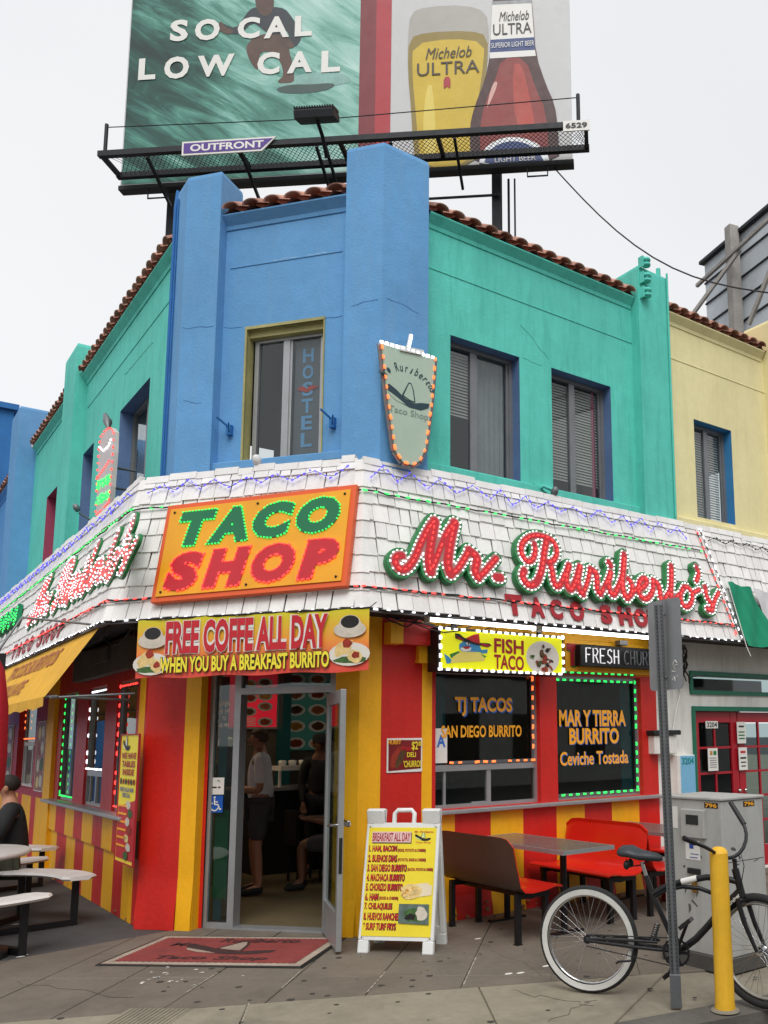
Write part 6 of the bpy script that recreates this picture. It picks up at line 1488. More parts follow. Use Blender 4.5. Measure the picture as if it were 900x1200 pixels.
# ---- soffit clutter: cables under the corner lips
b = MB()
for k in range(16):
    f_, u_ = ((FC, rnd.uniform(.0, .25)) if k < 6 else (FR, rnd.uniform(-.15, .5))) if k < 11 else (FL, rnd.uniform(-2.6, -.1))
    n_ = rnd.uniform(.1, .38); L2 = rnd.uniform(.3, 1.2)
    b.tube([f_.p(u_+L2*s/6, 2.78-.09*math.sin(math.pi*s/6)*rnd.uniform(.5, 1.4), n_) for s in range(7)], rnd.uniform(.004, .011), 5)
tag(b.build('cable_bundle', M_WIRE), 'loose black cables drooping under the canopy corners above the door and red wall', 'cables')
# ---- A-frame board
ga, gb = onz(418, 1117), onz(507, 1119.5); uu = (gb-ga).normalized(); wA = (gb-ga).length
nn = uu.cross(V((0, 0, 1))).normalized(); tilt = R(10.5); HB = 1.13
FA = Fr(ga, uu, None, (V((0, 0, 1))*math.cos(tilt)-nn*math.sin(tilt))); FA.n = FA.u.cross(FA.v).normalized()
topc = FA.p(0, HB, 0); back0 = ga - nn*(2*HB*math.sin(tilt)); FA2 = Fr(back0, uu, None, (V((0, 0, 1))*math.cos(tilt)+nn*math.sin(tilt)))
t = thing('a_frame_sign', 'white folding A-frame sidewalk board with yellow BREAKFAST ALL DAY menu, right of the door', 'sidewalk sign', ga+(gb-ga)/2)
def aframe(F_, s):
    b = MB(); n0, n1 = (-.045, 0) if s > 0 else (0, .045)
    b.fbox(F_, 0, .05, .1, HB-.12, n0, n1, .006); b.fbox(F_, wA-.05, wA, .1, HB-.12, n0, n1, .006); b.fbox(F_, .05, wA-.05, .10, .155, n0, n1); b.fbox(F_, .05, wA-.05, HB-.17, HB-.12, n0, n1)
    b.fbox(F_, .0, .09, .0, .1, n0, n1, .006); b.fbox(F_, wA-.09, wA, .0, .1, n0, n1, .006)
    b.fbox(F_, .0, .15, HB-.12, HB, n0, n1, .008); b.fbox(F_, wA-.15, wA, HB-.12, HB, n0, n1, .008)
    return b.build('frame', M_WHITE, t)
aframe(FA, 1); aframe(FA2, -1)
b = MB(); um = wA/2; b.tube([FA.p(um-.085, HB-.13, -.02), FA.p(um-.085, HB-.04, -.02), FA.p(um-.06, HB-.012, -.02), FA.p(um+.06, HB-.012, -.02), FA.p(um+.085, HB-.04, -.02), FA.p(um+.085, HB-.13, -.02)], .019, 10); b.build('handle', M_WHITE, t)
for F_, n0, n1 in ((FA, -.03, -.004), (FA2, .004, .03)):
    b = MB(); b.fbox(F_, .03, wA-.03, .14, HB-.165, n0, n1); b.build('menu_panel' if F_ is FA else 'rear_panel', P_YEL if F_ is FA else M_WHITE, t)
FAm = Fr(FA.p(.02, .12, .002), FA.u, None, FA.v); W_, Hh = wA-.04, HB-.27
b = MB(); b.fbox(FAm, .005, W_-.005, .01, Hh-.005, 0, .002); b.build('menu_sheet', mat('menu_yellow', srgb(238, 216, 52), .45, var=.04, dirt=.12, dirtcol=srgb(200, 170, 50)), t)
b = MB(); b.fbox(FAm, W_*.07, W_*.64, Hh*.845, Hh*.945, .0022, .0035); b.build('title_shadow', P_BLK, t); b = MB(); b.fbox(FAm, W_*.06, W_*.63, Hh*.855, Hh*.955, .0035, .0045); b.build('title_backing', mat('pale_pink_title', srgb(225, 190, 185), .5, var=0), t)
b = MB(); put_text(b, FAm, 'BREAKFAST ALL DAY', W_*.07, W_*.62, Hh*.865, Hh*.945, .006, .02); b.build('lettering', P_DRED, t)
hatlogo(FAm, t, W_*.80, Hh*.905, .07, .004, mat('pale_green_print', srgb(205, 220, 150), .5, var=0), P_BLK)
b = MB(); put_text(b, FAm, 'Taco Shop', W_*.7, W_*.92, Hh*.845, Hh*.865, .005, .01); put_text(b, FAm, 'Mr. Ruriberto', W_*.68, W_*.95, Hh*.945, Hh*.965, .005, .01); b.build('lettering', P_RED, t)
rows = [('1. HAM, BACON', '(EGGS, POTATO & CHEESE)', .40), ('2. BUENOS DIAS', '(POTATO, EGGS & CHEESE)', .41), ('3. SAN DIEGO BURRITO', '(BACON, POTATO & CHEESE)', .56), ('4. MACHACA BURRITO', '', .54), ('5. CHORIZO BURRITO', '', .52), ('6. HAM', '(EGGS & CHEESE)', .18), ('7. CHILAQUILES', '', .39), ('8. HUEVOS RANCHEROS', '', .58), ('* SURF TURF FRYS', '', .46)]
for i, (tx_, sub_, w2) in enumerate(rows):
    y = Hh*(.765-.087*i); x0 = W_*(.03+.004*i*0); h_ = .05
    q = MB(); put_text(q, FAm, tx_, x0-.003, x0+W_*w2+.006, y-.007, y+h_+.004, .0025, .055); q.build('letter_shadow', P_BLK, t)
    q = MB(); put_text(q, FAm, tx_, x0, x0+W_*w2, y, y+h_, .005, .028); q.build('lettering', P_RED, t)
    if sub_:
        xe = x0+W_*w2+.012; we = min(W_*.97, xe+W_*(.40 if i < 5 else .27))
        q = MB(); put_text(q, FAm, sub_, xe-.002, we+.003, y-.004, y+.028, .0025, .05); q.build('letter_shadow', P_BLK, t)
        q = MB(); put_text(q, FAm, sub_, xe, we, y, y+.026, .005, .02); q.build('lettering', P_RED, t)
prints(FAm, t, [([(W_*.60, Hh*.34), (W_*.85, Hh*.37), (W_*.97, Hh*.38), (W_*.98, Hh*.46), (W_*.9, Hh*.49), (W_*.66, Hh*.47)], mat('tortilla_pale', srgb(225, 210, 180), .5, var=.06), 'burrito_print'), (blob((W_*.68, Hh*.41), W_*.15, Hh*.065, 14, .15), PB_T, 'filling_print')]
       +[(blob((W_*rnd.uniform(.57, .8), Hh*rnd.uniform(.37, .45)), .02, .012, 7, .3), rnd.choice([PB_S, PB_T, M_FD[1]]), 'filling_print') for i in range(9)]
       +[([(W_*.53, Hh*.13), (W_*.96, Hh*.12), (W_*.95, Hh*.30), (W_*.525, Hh*.30)], mat('grey_green_photo', srgb(88, 105, 98), .5, var=.35, vscale=14), 'photo_print'), (blob((W_*.75, Hh*.2), .09, .05, 12, .2), PB_G, 'photo_dish'), (blob((W_*.85, Hh*.22), .05, .05, 12, .2), PB_W, 'photo_dish'), (blob((W_*.7, Hh*.19), .05, .025, 12, .3), PB_C, 'photo_dish')], .006)
b = MB()
for u, v in ((.03, .12), (wA-.03, .12), (.03, HB-.15), (wA-.03, HB-.15)): b.ell(FA.p(u, v, .002), .007, .007, .004, 8, 4)
b.build('rivets', M_BLACK, t, kind='stuff')
b = MB(); b.fbox(FA, .03, .08, HB-.03, HB-.02, .0, .003); b.fbox(FA, .1, .13, HB-.03, HB-.02, .0, .003); b.fbox(FA, wA-.11, wA-.04, HB-.03, HB-.02, .0, .003); b.build('hinge_slots', M_BLACK, t)
# ---- moulded benches and tables outside
M_MRED = mat('moulded_red_plastic', srgb(208, 34, 20), .32, var=.05, dirt=.15, dirtcol=srgb(150, 20, 14), coat=.2); M_MBR = mat('moulded_brown_back', srgb(78, 58, 50), .45, var=.1)
M_LEG = mat('black_steel_leg', srgb(28, 26, 28), .45, var=.1, metal=.3)
def bench(name, lab, x, y0, y1, s, backm):
    """s=+1: sitter faces +x (back at x, seat towards +x)"""
    t = thing(name, lab, 'bench', (x, (y0+y1)/2, 0))
    pr = [(-.035, .86), (-.02, .80), (0, .70), (.015, .58), (.035, .48), (.08, .435), (.16, .425), (.30, .435), (.40, .455), (.46, .45), (.475, .44)]
    k = 14; F1 = []; P1 = []; P2 = []
    ys = [y0+(y1-y0)*i/k for i in range(k+1)]
    for i, yy in enumerate(ys):
        e_ = min(i, k-i)/k; rd = .04*max(0, 1-e_*k/1.2)
        for (dx, z) in pr:
            z2 = z - (rd*1.6 if z > .6 else 0); P1.append((x+s*dx, yy, z2)); P2.append((x+s*(dx-.008 if z > .5 else dx), yy, z2-(.014 if z <= .5 else 0)))
    n_ = len(pr)
    G = [(i*n_+j, (i+1)*n_+j, (i+1)*n_+j+1, i*n_+j+1) for i in range(k) for j in range(n_-1)]
    b = MB(); b.add(P1, [g if s > 0 else g[::-1] for g in G], True)
    rim = [(j, j+1) for j in range(n_-1)]
    b.add(P1+P2, [(j, j+1, len(P1)+j+1, len(P1)+j) for j in range(n_-1)]+[(k*n_+j+1, k*n_+j, len(P1)+k*n_+j, len(P1)+k*n_+j+1) for j in range(n_-1)]+[(i*n_+n_-1, (i+1)*n_+n_-1, len(P1)+(i+1)*n_+n_-1, len(P1)+i*n_+n_-1) for i in range(k)]+[((i+1)*n_, i*n_, len(P1)+i*n_, len(P1)+(i+1)*n_) for i in range(k)])
    b.build('seat_shell', M_MRED, t)
    b = MB(); b.add(P2, [g[::-1] if s > 0 else g for g in G], True); b.build('shell_back', backm, t)
    b = MB(); b.box(min(x+s*.06, x+s*.40), max(x+s*.06, x+s*.40), y0+.08, y0+.13, .36, .405); b.box(min(x+s*.06, x+s*.40), max(x+s*.06, x+s*.40), y1-.13, y1-.08, .36, .405)
    b.box(min(x+s*.2, x+s*.25), max(x+s*.2, x+s*.25), y0+.1, y1-.1, .35, .38); b.build('seat_frame', M_LEG, t)
    for yy in (y0+.105, y1-.105):
        for dx in (.08, .37): b = MB(); b.box(x+s*dx-.022, x+s*dx+.022, yy-.022, yy+.022, 0, .36); b.box(x+s*dx-.03, x+s*dx+.03, yy-.03, yy+.03, 0, .006); b.build('leg', M_LEG, t)
    return t
bench('moulded_bench', 'bench with brown back next to the A-frame board, red seat facing the first table', 4.44, 5.90, 7.10, 1, M_MBR)
bench('moulded_bench', 'red bench facing the first outdoor table, its back towards the blue meter box', 6.00, 5.98, 7.15, -1, M_MRED)
bench('moulded_bench', 'red bench back to back with the middle one, facing the second table behind the bicycle', 6.06, 5.98, 7.15, 1, M_MRED)
bench('moulded_bench', 'farthest red bench, beyond the second table and behind the utility cabinet', 7.55, 5.98, 7.15, -1, M_MRED)
M_TT = mat('worn_table_top', srgb(105, 96, 90), .25, var=.08, dirt=.2)
for x0, x1, y0, y1, lab in ((4.78, 5.36, 5.72, 7.15, 'outdoor table with metal edge between the brown backed bench and the red bench'), (6.35, 6.95, 5.8, 7.15, 'second outdoor table, between the red benches behind the street sign post')):
    t = thing('outdoor_table', lab, 'table', ((x0+x1)/2, (y0+y1)/2, 0)); Fz = Fr((x0, y0, 0), (1, 0, 0), (0, 0, 1), (0, 1, 0))
    b = MB(); b.fbox(Fz, .012, x1-x0-.012, .012, y1-y0-.012, .715, .745); b.build('tabletop', M_TT, t)
    b = MB(); W2, D2 = x1-x0, y1-y0
    b.fbox(Fz, 0, W2, 0, .012, .712, .747); b.fbox(Fz, 0, W2, D2-.012, D2, .712, .747); b.fbox(Fz, 0, .012, .012, D2-.012, .712, .747); b.fbox(Fz, W2-.012, W2, .012, D2-.012, .712, .747); b.build('metal_edge', M_ALU, t)
    for v in (.35, D2-.25): b = MB(); b.tube([Fz.p(W2/2, v, .0), Fz.p(W2/2, v, .71)], .03, 8); b.build('leg', M_LEG, t)
    b = MB(); b.fbox(Fz, .1, W2-.1, .32, .38, .69, .71); b.fbox(Fz, .1, W2-.1, D2-.28, D2-.22, .69, .71); b.fbox(Fz, W2/2-.2, W2/2+.2, .32, .38, 0, .02); b.fbox(Fz, W2/2-.2, W2/2+.2, D2-.28, D2-.22, 0, .02); b.build('support', M_LEG, t, kind='stuff')
b = MB(); p = V((6.9, 6.5, 0)); b.lathe(p, [(.0, 0), (.12, 0), (.15, .3), (.16, .31), (.14, .3), (.11, .02)], 16); tag(b.build('bucket', M_MRED), 'small red bucket on the ground beside the legs of the second outdoor table', 'bucket')
b = MB(); p = V((6.65, 5.9, 0)); b.ell(p+V((0, 0, .11)), .12, .1, .12, 12, 7); b.v = [(x+rnd.uniform(-.015, .015), y+rnd.uniform(-.015, .015), max(z, 0.002)) for x, y, z in b.v]; tag(b.build('plastic_bag', M_WHITE), 'crumpled white plastic bag on the ground below the seat behind the bicycle', 'bag')

# ---- bicycle
rh = V((4.05, 4.60, .345)); fh = V((4.62, 3.62, .345)); ud = V((fh.x-rh.x, fh.y-rh.y, 0)).normalized()
FK_ = Fr((rh.x, rh.y, 0), ud); K = lambda x, y, n=0: FK_.px(x, y, n); KU = lambda x, y, n=0: FK_.p(*FK_.uv(x, y, n), n)
t = thing('bicycle', 'black beach cruiser bicycle with a whitewall rear tyre, parked behind the bollard and post', 'bicycle', (rh.x, rh.y, 0))
def wheel(c, ax, white, name):
    ax = ax.normalized(); x = V((0, 0, 1)); y = ax.cross(x).normalized(); k = 48; RO = .345
    def torus(Rm, r1, r2, kk, b): 
        P = []
        for i in range(k):
            a = 2*math.pi*i/k; d = x*math.cos(a)+y*math.sin(a)
            for j in range(kk): q = 2*math.pi*j/kk; P.append(c+d*(Rm+r1*math.cos(q))+ax*(r2*math.sin(q)))
        b.add(P, [(i*kk+j, i*kk+(j+1) % kk, ((i+1) % k)*kk+(j+1) % kk, ((i+1) % k)*kk+j) for i in range(k) for j in range(kk)], True)
    b = MB(); torus(RO-.026, .026, .026, 10, b); w_ = b.build(name, M_TYRE, t)
    def ringp(r0, r1, n0, n1, mm, nm):
        b = MB()
        for s in (1, -1):
            P = []
            for i in range(k): a = 2*math.pi*i/k; d = x*math.cos(a)+y*math.sin(a); P += [c+d*r0+ax*(s*n0), c+d*r1+ax*(s*n1)]
            b.add(P, [(2*i, 2*((i+1) % k), 2*((i+1) % k)+1, 2*i+1) if s > 0 else (2*i+1, 2*((i+1) % k)+1, 2*((i+1) % k), 2*i) for i in range(k)], True)
        b.build(nm, mm, w_)
    if white: ringp(.322, .286, .0262, .0235, M_WW, 'whitewall')
    b = MB(); torus(.282, .010, .014, 8, b); b.build('rim', M_RIM if not white else M_CHR, w_)
    b = MB(); b.tube([c-ax*.055, c+ax*.055], .011, 8); b.tube([c-ax*.03, c-ax*.024, c+ax*.024, c+ax*.03], [.028, .02, .02, .028], 10); b.build('hub', M_BFR if white else M_CHR, w_)
    b = MB()
    for i in range(36):
        a = 2*math.pi*i/36; s = 1 if i % 2 else -1; a2 = a + (.75 if (i//2) % 2 else -.75)
        b.tube([c+ax*(.028*s)+(x*math.cos(a2)+y*math.sin(a2))*.026, c+(x*math.cos(a)+y*math.sin(a))*.275], .0014, 4, False)
    b.build('spokes', M_CHR, w_, kind='stuff')
    return w_
wheel(rh, FK_.n, True, 'rear_wheel')
saz = R(172); fd = V((math.sin(saz), math.cos(saz), 0)); fax = V((-fd.y, fd.x, 0)); wheel(fh, fax, False, 'front_wheel')
BBp = KU(794.5, 1114); ST_ = KU(764, 1046); HT = KU(861.5, 1018); HB_ = KU(870, 1051)
b = MB()
b.tube([BBp, ST_, KU(757, 1026)], .018, 10)
b.tube([ST_+V((0, 0, -.01)), KU(780, 1039), KU(800, 1033), KU(828, 1028), KU(848, 1029), KU(864, 1033)], .02, 10)
b.tube([ST_+V((0, 0, -.03)), KU(780, 1043), KU(800, 1039), KU(820, 1041), KU(836, 1047), KU(850, 1060)], .014, 10)
b.tube([KU(867, 1044), KU(853, 1058), KU(841, 1072), KU(829, 1086), KU(816, 1100), KU(804, 1109), BBp], .023, 10)
b.tube([HT, HB_], .024, 10); b.tube([BBp-FK_.n*.035, BBp+FK_.n*.035], .028, 10)
for s in (.05, -.05): b.tube([rh+FK_.n*s, KU(745, 1108)+FK_.n*s*.9, BBp+FK_.n*s*.5], .012, 8); b.tube([rh+FK_.n*s+V((0, 0, .01)), KU(740, 1100)+FK_.n*s, KU(772, 1103)+FK_.n*s*.6], .010, 8)
b.build('frame', M_BFR, t)
b = MB(); b.tube([KU(765, 1103), KU(771, 1083)], .016, 10); b.build('shock_absorber', M_CHR, t); b = MB()
for i in range(7): b.lathe(KU(765.5+i*.8, 1100-i*2.6), [(.016, 0), (.024, .004), (.016, .008)], 10)
b.build('shock_spring', M_BLACK, t, kind='stuff')
b = MB(); b.tube([KU(757, 1026), KU(752, 1010)], .013, 8); b.build('seat_post', M_CHR, t)
sc = KU(750, 1003); b = MB(); Msd = Matrix((ud, FK_.n, V((0, 0, 1)))).transposed()
P = []
sec = [(-.14, .07, .03), (-.12, .10, .045), (-.06, .115, .05), (0, .085, .045), (.06, .045, .04), (.12, .028, .034), (.15, .015, .02)]
for dx, w_, h in sec:
    for j in range(12): a = 2*math.pi*j/12; P.append(sc+Msd @ V((dx, w_*math.cos(a), h*math.sin(a)*(1 if math.sin(a) > 0 else .6)+(.02 if dx < -.05 else 0)-max(0, dx)*.1)))
b.add(P, [(i*12+j, i*12+(j+1) % 12, (i+1)*12+(j+1) % 12, (i+1)*12+j) for i in range(6) for j in range(12)], True); b.add(P[:12], [tuple(range(12))]); b.add(P[-12:], [tuple(range(11, -1, -1))])
b.build('saddle', mat('saddle_vinyl', srgb(46, 50, 56), .5, var=.1), t)
b = MB(); b.tube([sc+Msd @ V((-.08, .04, -.02)), sc+Msd @ V((-.1, .04, -.07)), sc+Msd @ V((0, 0, -.06)), sc+Msd @ V((.1, 0, -.01))], .005, 6); b.ell(sc+Msd @ V((-.08, .05, -.055)), .022, .022, .03, 10, 6); b.ell(sc+Msd @ V((-.08, -.05, -.055)), .022, .022, .03, 10, 6); b.build('saddle_springs', M_BLACK, t, kind='stuff')
# fork and bars, steered
crown = HB_-V((0, 0, .02)); b = MB(); b.tube([crown-fax*.055, crown+fax*.055], .02, 8)
for s in (.055, -.055): b.tube([crown+fax*s, crown.lerp(fh, .45)+fax*s+fd*-.012, fh+fax*s], [.017, .016, .011], 8)
b.build('fork', M_BFR, t)
stem = HT+V((0, 0, .06)); b = MB(); b.tube([HT, stem], .014, 8); b.tube([stem, KU(858, 1007)], .017, 8); b.build('stem', M_BFR, t)
hc = KU(858, 1006)
ng = [hc, KU(844, 1004, .08), KU(830, 994, .2), KU(815, 988, .3), KU(801, 982, .36)]; fg = [hc, KU(870, 997, -.06), KU(875.5, 981, -.16), KU(872, 966, -.22), KU(864, 952, -.26), KU(856, 940, -.30)]
b = MB(); b.tube([V(p) for p in smooth2([tuple(p) for p in ng[::-1]+fg[1:]], 1)], .012, 8); hb = b.build('handlebar', M_BFR, t)
b = MB(); b.tube([ng[3], ng[4]], .017, 10); b.tube([fg[3], fg[5]], .017, 10); b.build('grips', M_BLACK, hb, kind='stuff')
# crank, chain, pedals
b = MB(); cp = BBp+FK_.n*.05
for i in range(5): a = i*1.257; b.bar(cp, cp+(ud*math.cos(a)+V((0, 0, 1))*math.sin(a))*.078, .02, .004, FK_.n)
P = []
for i in range(40):
    a = 2*math.pi*i/40; d = ud*math.cos(a)+V((0, 0, 1))*math.sin(a); r1 = .092 if i % 2 else .086
    P += [cp+d*.074, cp+d*r1, cp+d*r1+FK_.n*.004, cp+d*.074+FK_.n*.004]
b.add(P, [(4*i+j, 4*((i+1) % 40)+j, 4*((i+1) % 40)+(j+1) % 4, 4*i+(j+1) % 4) for i in range(40) for j in range(4)]); b.build('chainring', M_BFR, t)
up1 = KU(806, 1080, .09); lo1 = KU(783, 1143, -.09); b = MB(); b.tube([BBp+FK_.n*.06, up1], .011, 8); b.tube([BBp-FK_.n*.06, lo1], .011, 8); b.build('crank_arms', M_BFR, t)
for pc_, s in ((up1, 1), (lo1, -1)):
    b = MB(); c_ = pc_+FK_.n*s*.055; Mp = Matrix((V((ud.x*.8, ud.y*.8, .6)).normalized(), FK_.n, V((ud.x*.8, ud.y*.8, .6)).normalized().cross(FK_.n))).transposed()
    for (x0, x1, y0, y1) in ((-.045, -.033, -.045, .045), (.033, .045, -.045, .045), (-.033, .033, -.045, -.035), (-.033, .033, .035, .045), (-.008, .008, -.035, .035)):
        b.boxp([c_+Mp @ V(q) for q in ((x0, y0, -.012), (x1, y0, -.012), (x1, y1, -.012), (x0, y1, -.012), (x0, y0, .012), (x1, y0, .012), (x1, y1, .012), (x0, y1, .012))])
    b.build('pedal', M_BLACK, t)
b = MB(); rr_ = .035; b.tube([rh+FK_.n*.05+V((0, 0, rr_)), cp+V((0, 0, .088))], .004, 5); b.tube([rh+FK_.n*.05-V((0, 0, rr_)), cp-V((0, 0, .088))], .004, 5); b.build('chain', M_BLACK, t)
b = MB(); b.tube([KU(742, 1112, .06), KU(740, 1126, .09), KU(725, 1127, .1), KU(722, 1129, .1)], .008, 6); b.build('kickstand', M_BFR, t)
b = MB(); p0_, p1_ = KU(798, 1034, .021), KU(816, 1030, .021); b.tube([p0_-FK_.n*.02, p1_-FK_.n*.02], .0215, 10); b.build('white_label', P_WHT, t)
b = MB(); Fl = Fr(KU(852, 1062, .026), (KU(866, 1049, .026)-KU(852, 1062, .026)).normalized(), FK_.n, None or (KU(866, 1049, .026)-KU(852, 1062, .026)).normalized().cross(-FK_.n)); Fl.v = FK_.n.cross(Fl.u); put_text(b, Fl, 'Cruiser', .01, .11, -.01, .015, .0, .02); b.build('lettering', P_WHT, t)
# front fender-like mud line of dirt left out; brake cable
b = MB(); b.tube([hc, KU(868, 1000, .05), KU(872, 1015, .06), KU(868, 1040, .03)], .003, 5); b.build('cable', M_BLACK, t)

# ---- picnic tables at left
M_PT = mat('plastic_coated_white', srgb(226, 220, 216), .4, var=.05, dirt=.25, dirtcol=srgb(140, 130, 125))
def ptable(c, lab, rt=.64, arcs=(), legs=()):
    t = thing('picnic_table', lab, 'picnic table', c); c = V(c)
    b = MB(); b.lathe(c, [(0, .715), (rt-.02, .715), (rt, .73), (rt, .75), (rt-.02, .765), (0, .766)], 40); b.build('tabletop', M_PT, t)
    for a0, a1 in arcs:
        b = MB(); k = 14; P = []
        for i in range(k+1):
            a = R(a0+(a1-a0)*i/k); d = V((math.cos(a), math.sin(a), 0))
            e_ = .06 if i in (0, k) else 0
            for r_, z in ((.92+e_, .425), (.905+e_, .44), (.92+e_, .462), (1.19-e_, .462), (1.21-e_, .445), (1.19-e_, .425)): P.append(c+d*r_+V((0, 0, z)))
        b.add(P, [(i*6+j, i*6+(j+1) % 6, (i+1)*6+(j+1) % 6, (i+1)*6+j) for i in range(k) for j in range(6)]); b.add(P[:6], [(5, 4, 3, 2, 1, 0)]); b.add(P[-6:], [tuple(range(6))]); b.build('seat', M_PT, t)
        for f_ in (.16, .84):
            am = R(a0+(a1-a0)*f_); d = V((math.cos(am), math.sin(am), 0)); b = MB(); b.bar(c+d*1.06, c+d*1.06+V((0, 0, .425)), .055); b.bar(c+d*1.06+V((0, 0, .03)), c+d*.2+V((0, 0, .03)), .05, .05); b.build('leg', M_LEG, t)
    b = MB(); 
    for a in (20, 110, 200, 290): d = V((math.cos(R(a)), math.sin(R(a)), 0)); b.bar(c+d*.32, c+d*.32+V((0, 0, .715)), .05)
    b.bar(c+V((-.4, 0, .3)), c+V((.4, 0, .3)), .045); b.bar(c+V((0, -.4, .35)), c+V((0, .4, .35)), .045); b.build('centre_frame', M_LEG, t)
    return t
ptable((.88, 9.42, 0), 'nearer round white picnic table with curved seats at the left edge of the photo', arcs=((-4, 58), (-112, -54), (70, 130), (150, 230)))
ptable((1.12, 12.0, 0), 'farther round white picnic table, the man in the black jacket sits at it', arcs=((-100, -40), (10, 70), (100, 160)))
# folded red umbrella and dark lamp box at the very left edge
p = onz(-8, 1125); p = V((.93, 9.42, 0))
um = on(-12, 850, (0, 1, 0), 8.6)
t = thing('folded_umbrella', 'folded red patio umbrella cut off by the left edge of the photo', 'umbrella', (um.x, 8.6, 0))
b = MB(); b.tube([(um.x, 8.6, 0), (um.x, 8.6, 2.55)], .02, 8); b.build('pole', M_GREY, t)
b = MB(); k = 14; P = []
for i, (z, r_) in enumerate(((1.22, .06), (1.35, .12), (1.6, .125), (2.0, .11), (2.3, .07), (2.42, .02))):
    for j in range(k): a = 2*math.pi*j/k; rr_ = r_*(1+.18*(j % 2)); P.append((um.x+rr_*math.cos(a), 8.6+rr_*math.sin(a), z))
b.add(P, [(i*k+j, i*k+(j+1) % k, (i+1)*k+(j+1) % k, (i+1)*k+j) for i in range(5) for j in range(k)], True); b.build('canopy', mat('red_canvas', srgb(175, 18, 38), .8, var=.1, bump=.3), t)
b = MB(); b.lathe((um.x, 8.6, 0), [(.25, 0), (.25, .06), (.05, .09), (.03, .3), (.0, .3)], 16); b.build('base', M_BLACK, t)
bx = on(-1, 782, (0, 1, 0), 9.3); t = thing('speaker_box', 'small black box hanging under the canopy lip at the left edge of the photo', 'speaker', (bx.x, 9.3, bx.z-.15))
b = MB(); b.box(bx.x-.12, bx.x+.035, 9.2, 9.4, bx.z-.13, bx.z+.12); b.build('box', M_BLACK, t); b = MB(); b.tube([(bx.x-.03, 9.3, bx.z+.12), (bx.x+.15, 9.3, 2.85), (1.95, 9.3, 2.82)], .012, 6); b.build('bracket', M_GREY, t)
# ---- yellow awning on the left face
M_AWN = mat('yellow_awning_canvas', srgb(228, 172, 44), .8, var=.12, bump=.2, bscale=20, dirt=.35, dirtcol=srgb(150, 112, 40))
u1_ = FL.uv(117, 748, .42)[0]; u1_ = min(u1_, -1.6); u0_ = -9.0
nt0, zt0 = .44, 2.78; nb0, zb0 = .80, 2.13
t = thing('awning', 'faded yellow canvas awning with worn lettering on the left face below the shingles', 'awning', FL.p((u0_+u1_)/2, zb0, nb0))
def awp(u, s, e=0):
    sag = -.008*math.sin(math.pi*s)*abs(math.sin(u*2.4)); return FL.p(u, zt0+(zb0-zt0)*s+sag+e*.7, nt0+(nb0-nt0)*s+e*.7)
UE = lambda s: -.12-.36*s
k = 40; P = []; rows_ = 8
for j in range(rows_+1):
    for i in range(k+1): u = u0_+(UE(j/rows_)-u0_)*i/k; P.append(awp(u, j/rows_))
b = MB(); b.add(P, [(j*(k+1)+i, j*(k+1)+i+1, (j+1)*(k+1)+i+1, (j+1)*(k+1)+i) for j in range(rows_) for i in range(k)], True)
P = [(FL.p(u0_+(UE(1)-u0_)*i/k, zb0-(0 if j == 0 else .10+.012*math.sin(i*1.7)), nb0+.01)) for j in range(2) for i in range(k+1)]
b.add(P, [(i, i+1, k+2+i, k+1+i) for i in range(k)], True); b.build('canvas', M_AWN, t)
FAw = Fr(awp(0, 0, .006), (0, -1, 0), None, (awp(0, 0)-awp(0, 1)).normalized()); AL = (awp(0, 0)-awp(0, 1)).length
for txt, a, c, v0, v1, mm in (('TACOS BURRITOS', -4.6, -1.4, -.32, -.1, mat('faded_red_print', srgb(178, 110, 62), .85, var=.25, vscale=12)), ('SALSA BAR', -7.4, -5.2, -.5, -.15, mat('faded_blue_print2', srgb(120, 140, 110), .85, var=.25, vscale=12)), ('OPEN LATE', -4.4, -2.4, -.62, -.42, MATS['faded_red_print'])):
    b = MB(); put_text(b, FAw, txt, a, c, v0, v1, .002, .03, .1); b.build('worn_lettering', mm, t, kind='stuff')
b = MB(); pts_ = [FL.p(u0_, zb0+.0, nb0-.02), FL.p(UE(1), zb0, nb0-.02), FL.p(UE(1)+.06, zb0, nb0-.1)]; b.tube(pts_, .014, 8); b.tube([FL.p(UE(1)+.02, zb0-.01, nb0-.04), FL.p(-.2, zb0+.03, .08)], .012, 8); b.tube([FL.p(UE(1), zb0, nb0-.03), FL.p(UE(1), zb0-.02, .06)], .012, 8); b.build('frame', M_STEEL, t)
# grey storage roll and dark boards above the left windows
b = MB(); b.fbox(FL, -2.9, -.4, 2.42, 2.74, .02, .12); b.fbox(FL, -1.9, -1.1, 2.55, 2.7, .125, .15); tag(b.build('shutter_housing', mat('grimy_grey', srgb(70, 70, 66), .8, var=.3, dirt=.4)), 'grimy grey roller shutter housing above the left windows under the canopy', 'shutter housing')
# ---- flag
t = thing('flag', 'green and white part of a flag draped on the shingles at the right edge', 'flag', SR.p(RX+.1, 0, .1))
gq = [SR.uv(852, 682, .06), SR.uv(881, 690, .06), SR.uv(900, 733, .09), SR.uv(900, 759, .12), SR.uv(877, 757, .12)]
def cloth(q00, q10, q11, q01, mm, nm, k=16):
    P = []
    for j in range(k+1):
        for i in range(k+1):
            a = V((*q00, 0)).lerp(V((*q10, 0)), i/k); c = V((*q01, 0)).lerp(V((*q11, 0)), i/k); p = a.lerp(c, j/k)
            P.append(SR.p(p.x, p.y, .07+.03*j/k+.022*math.sin(i*.6+j*.45)+.01*math.sin(i*1.1-j*.3)))
    b = MB(); b.add(P, [(j*(k+1)+i, j*(k+1)+i+1, (j+1)*(k+1)+i+1, (j+1)*(k+1)+i) for j in range(k) for i in range(k)], True); b.build(nm, mm, t)
g1, g2, g5, g3 = gq[0], gq[1], gq[4], gq[3]; 
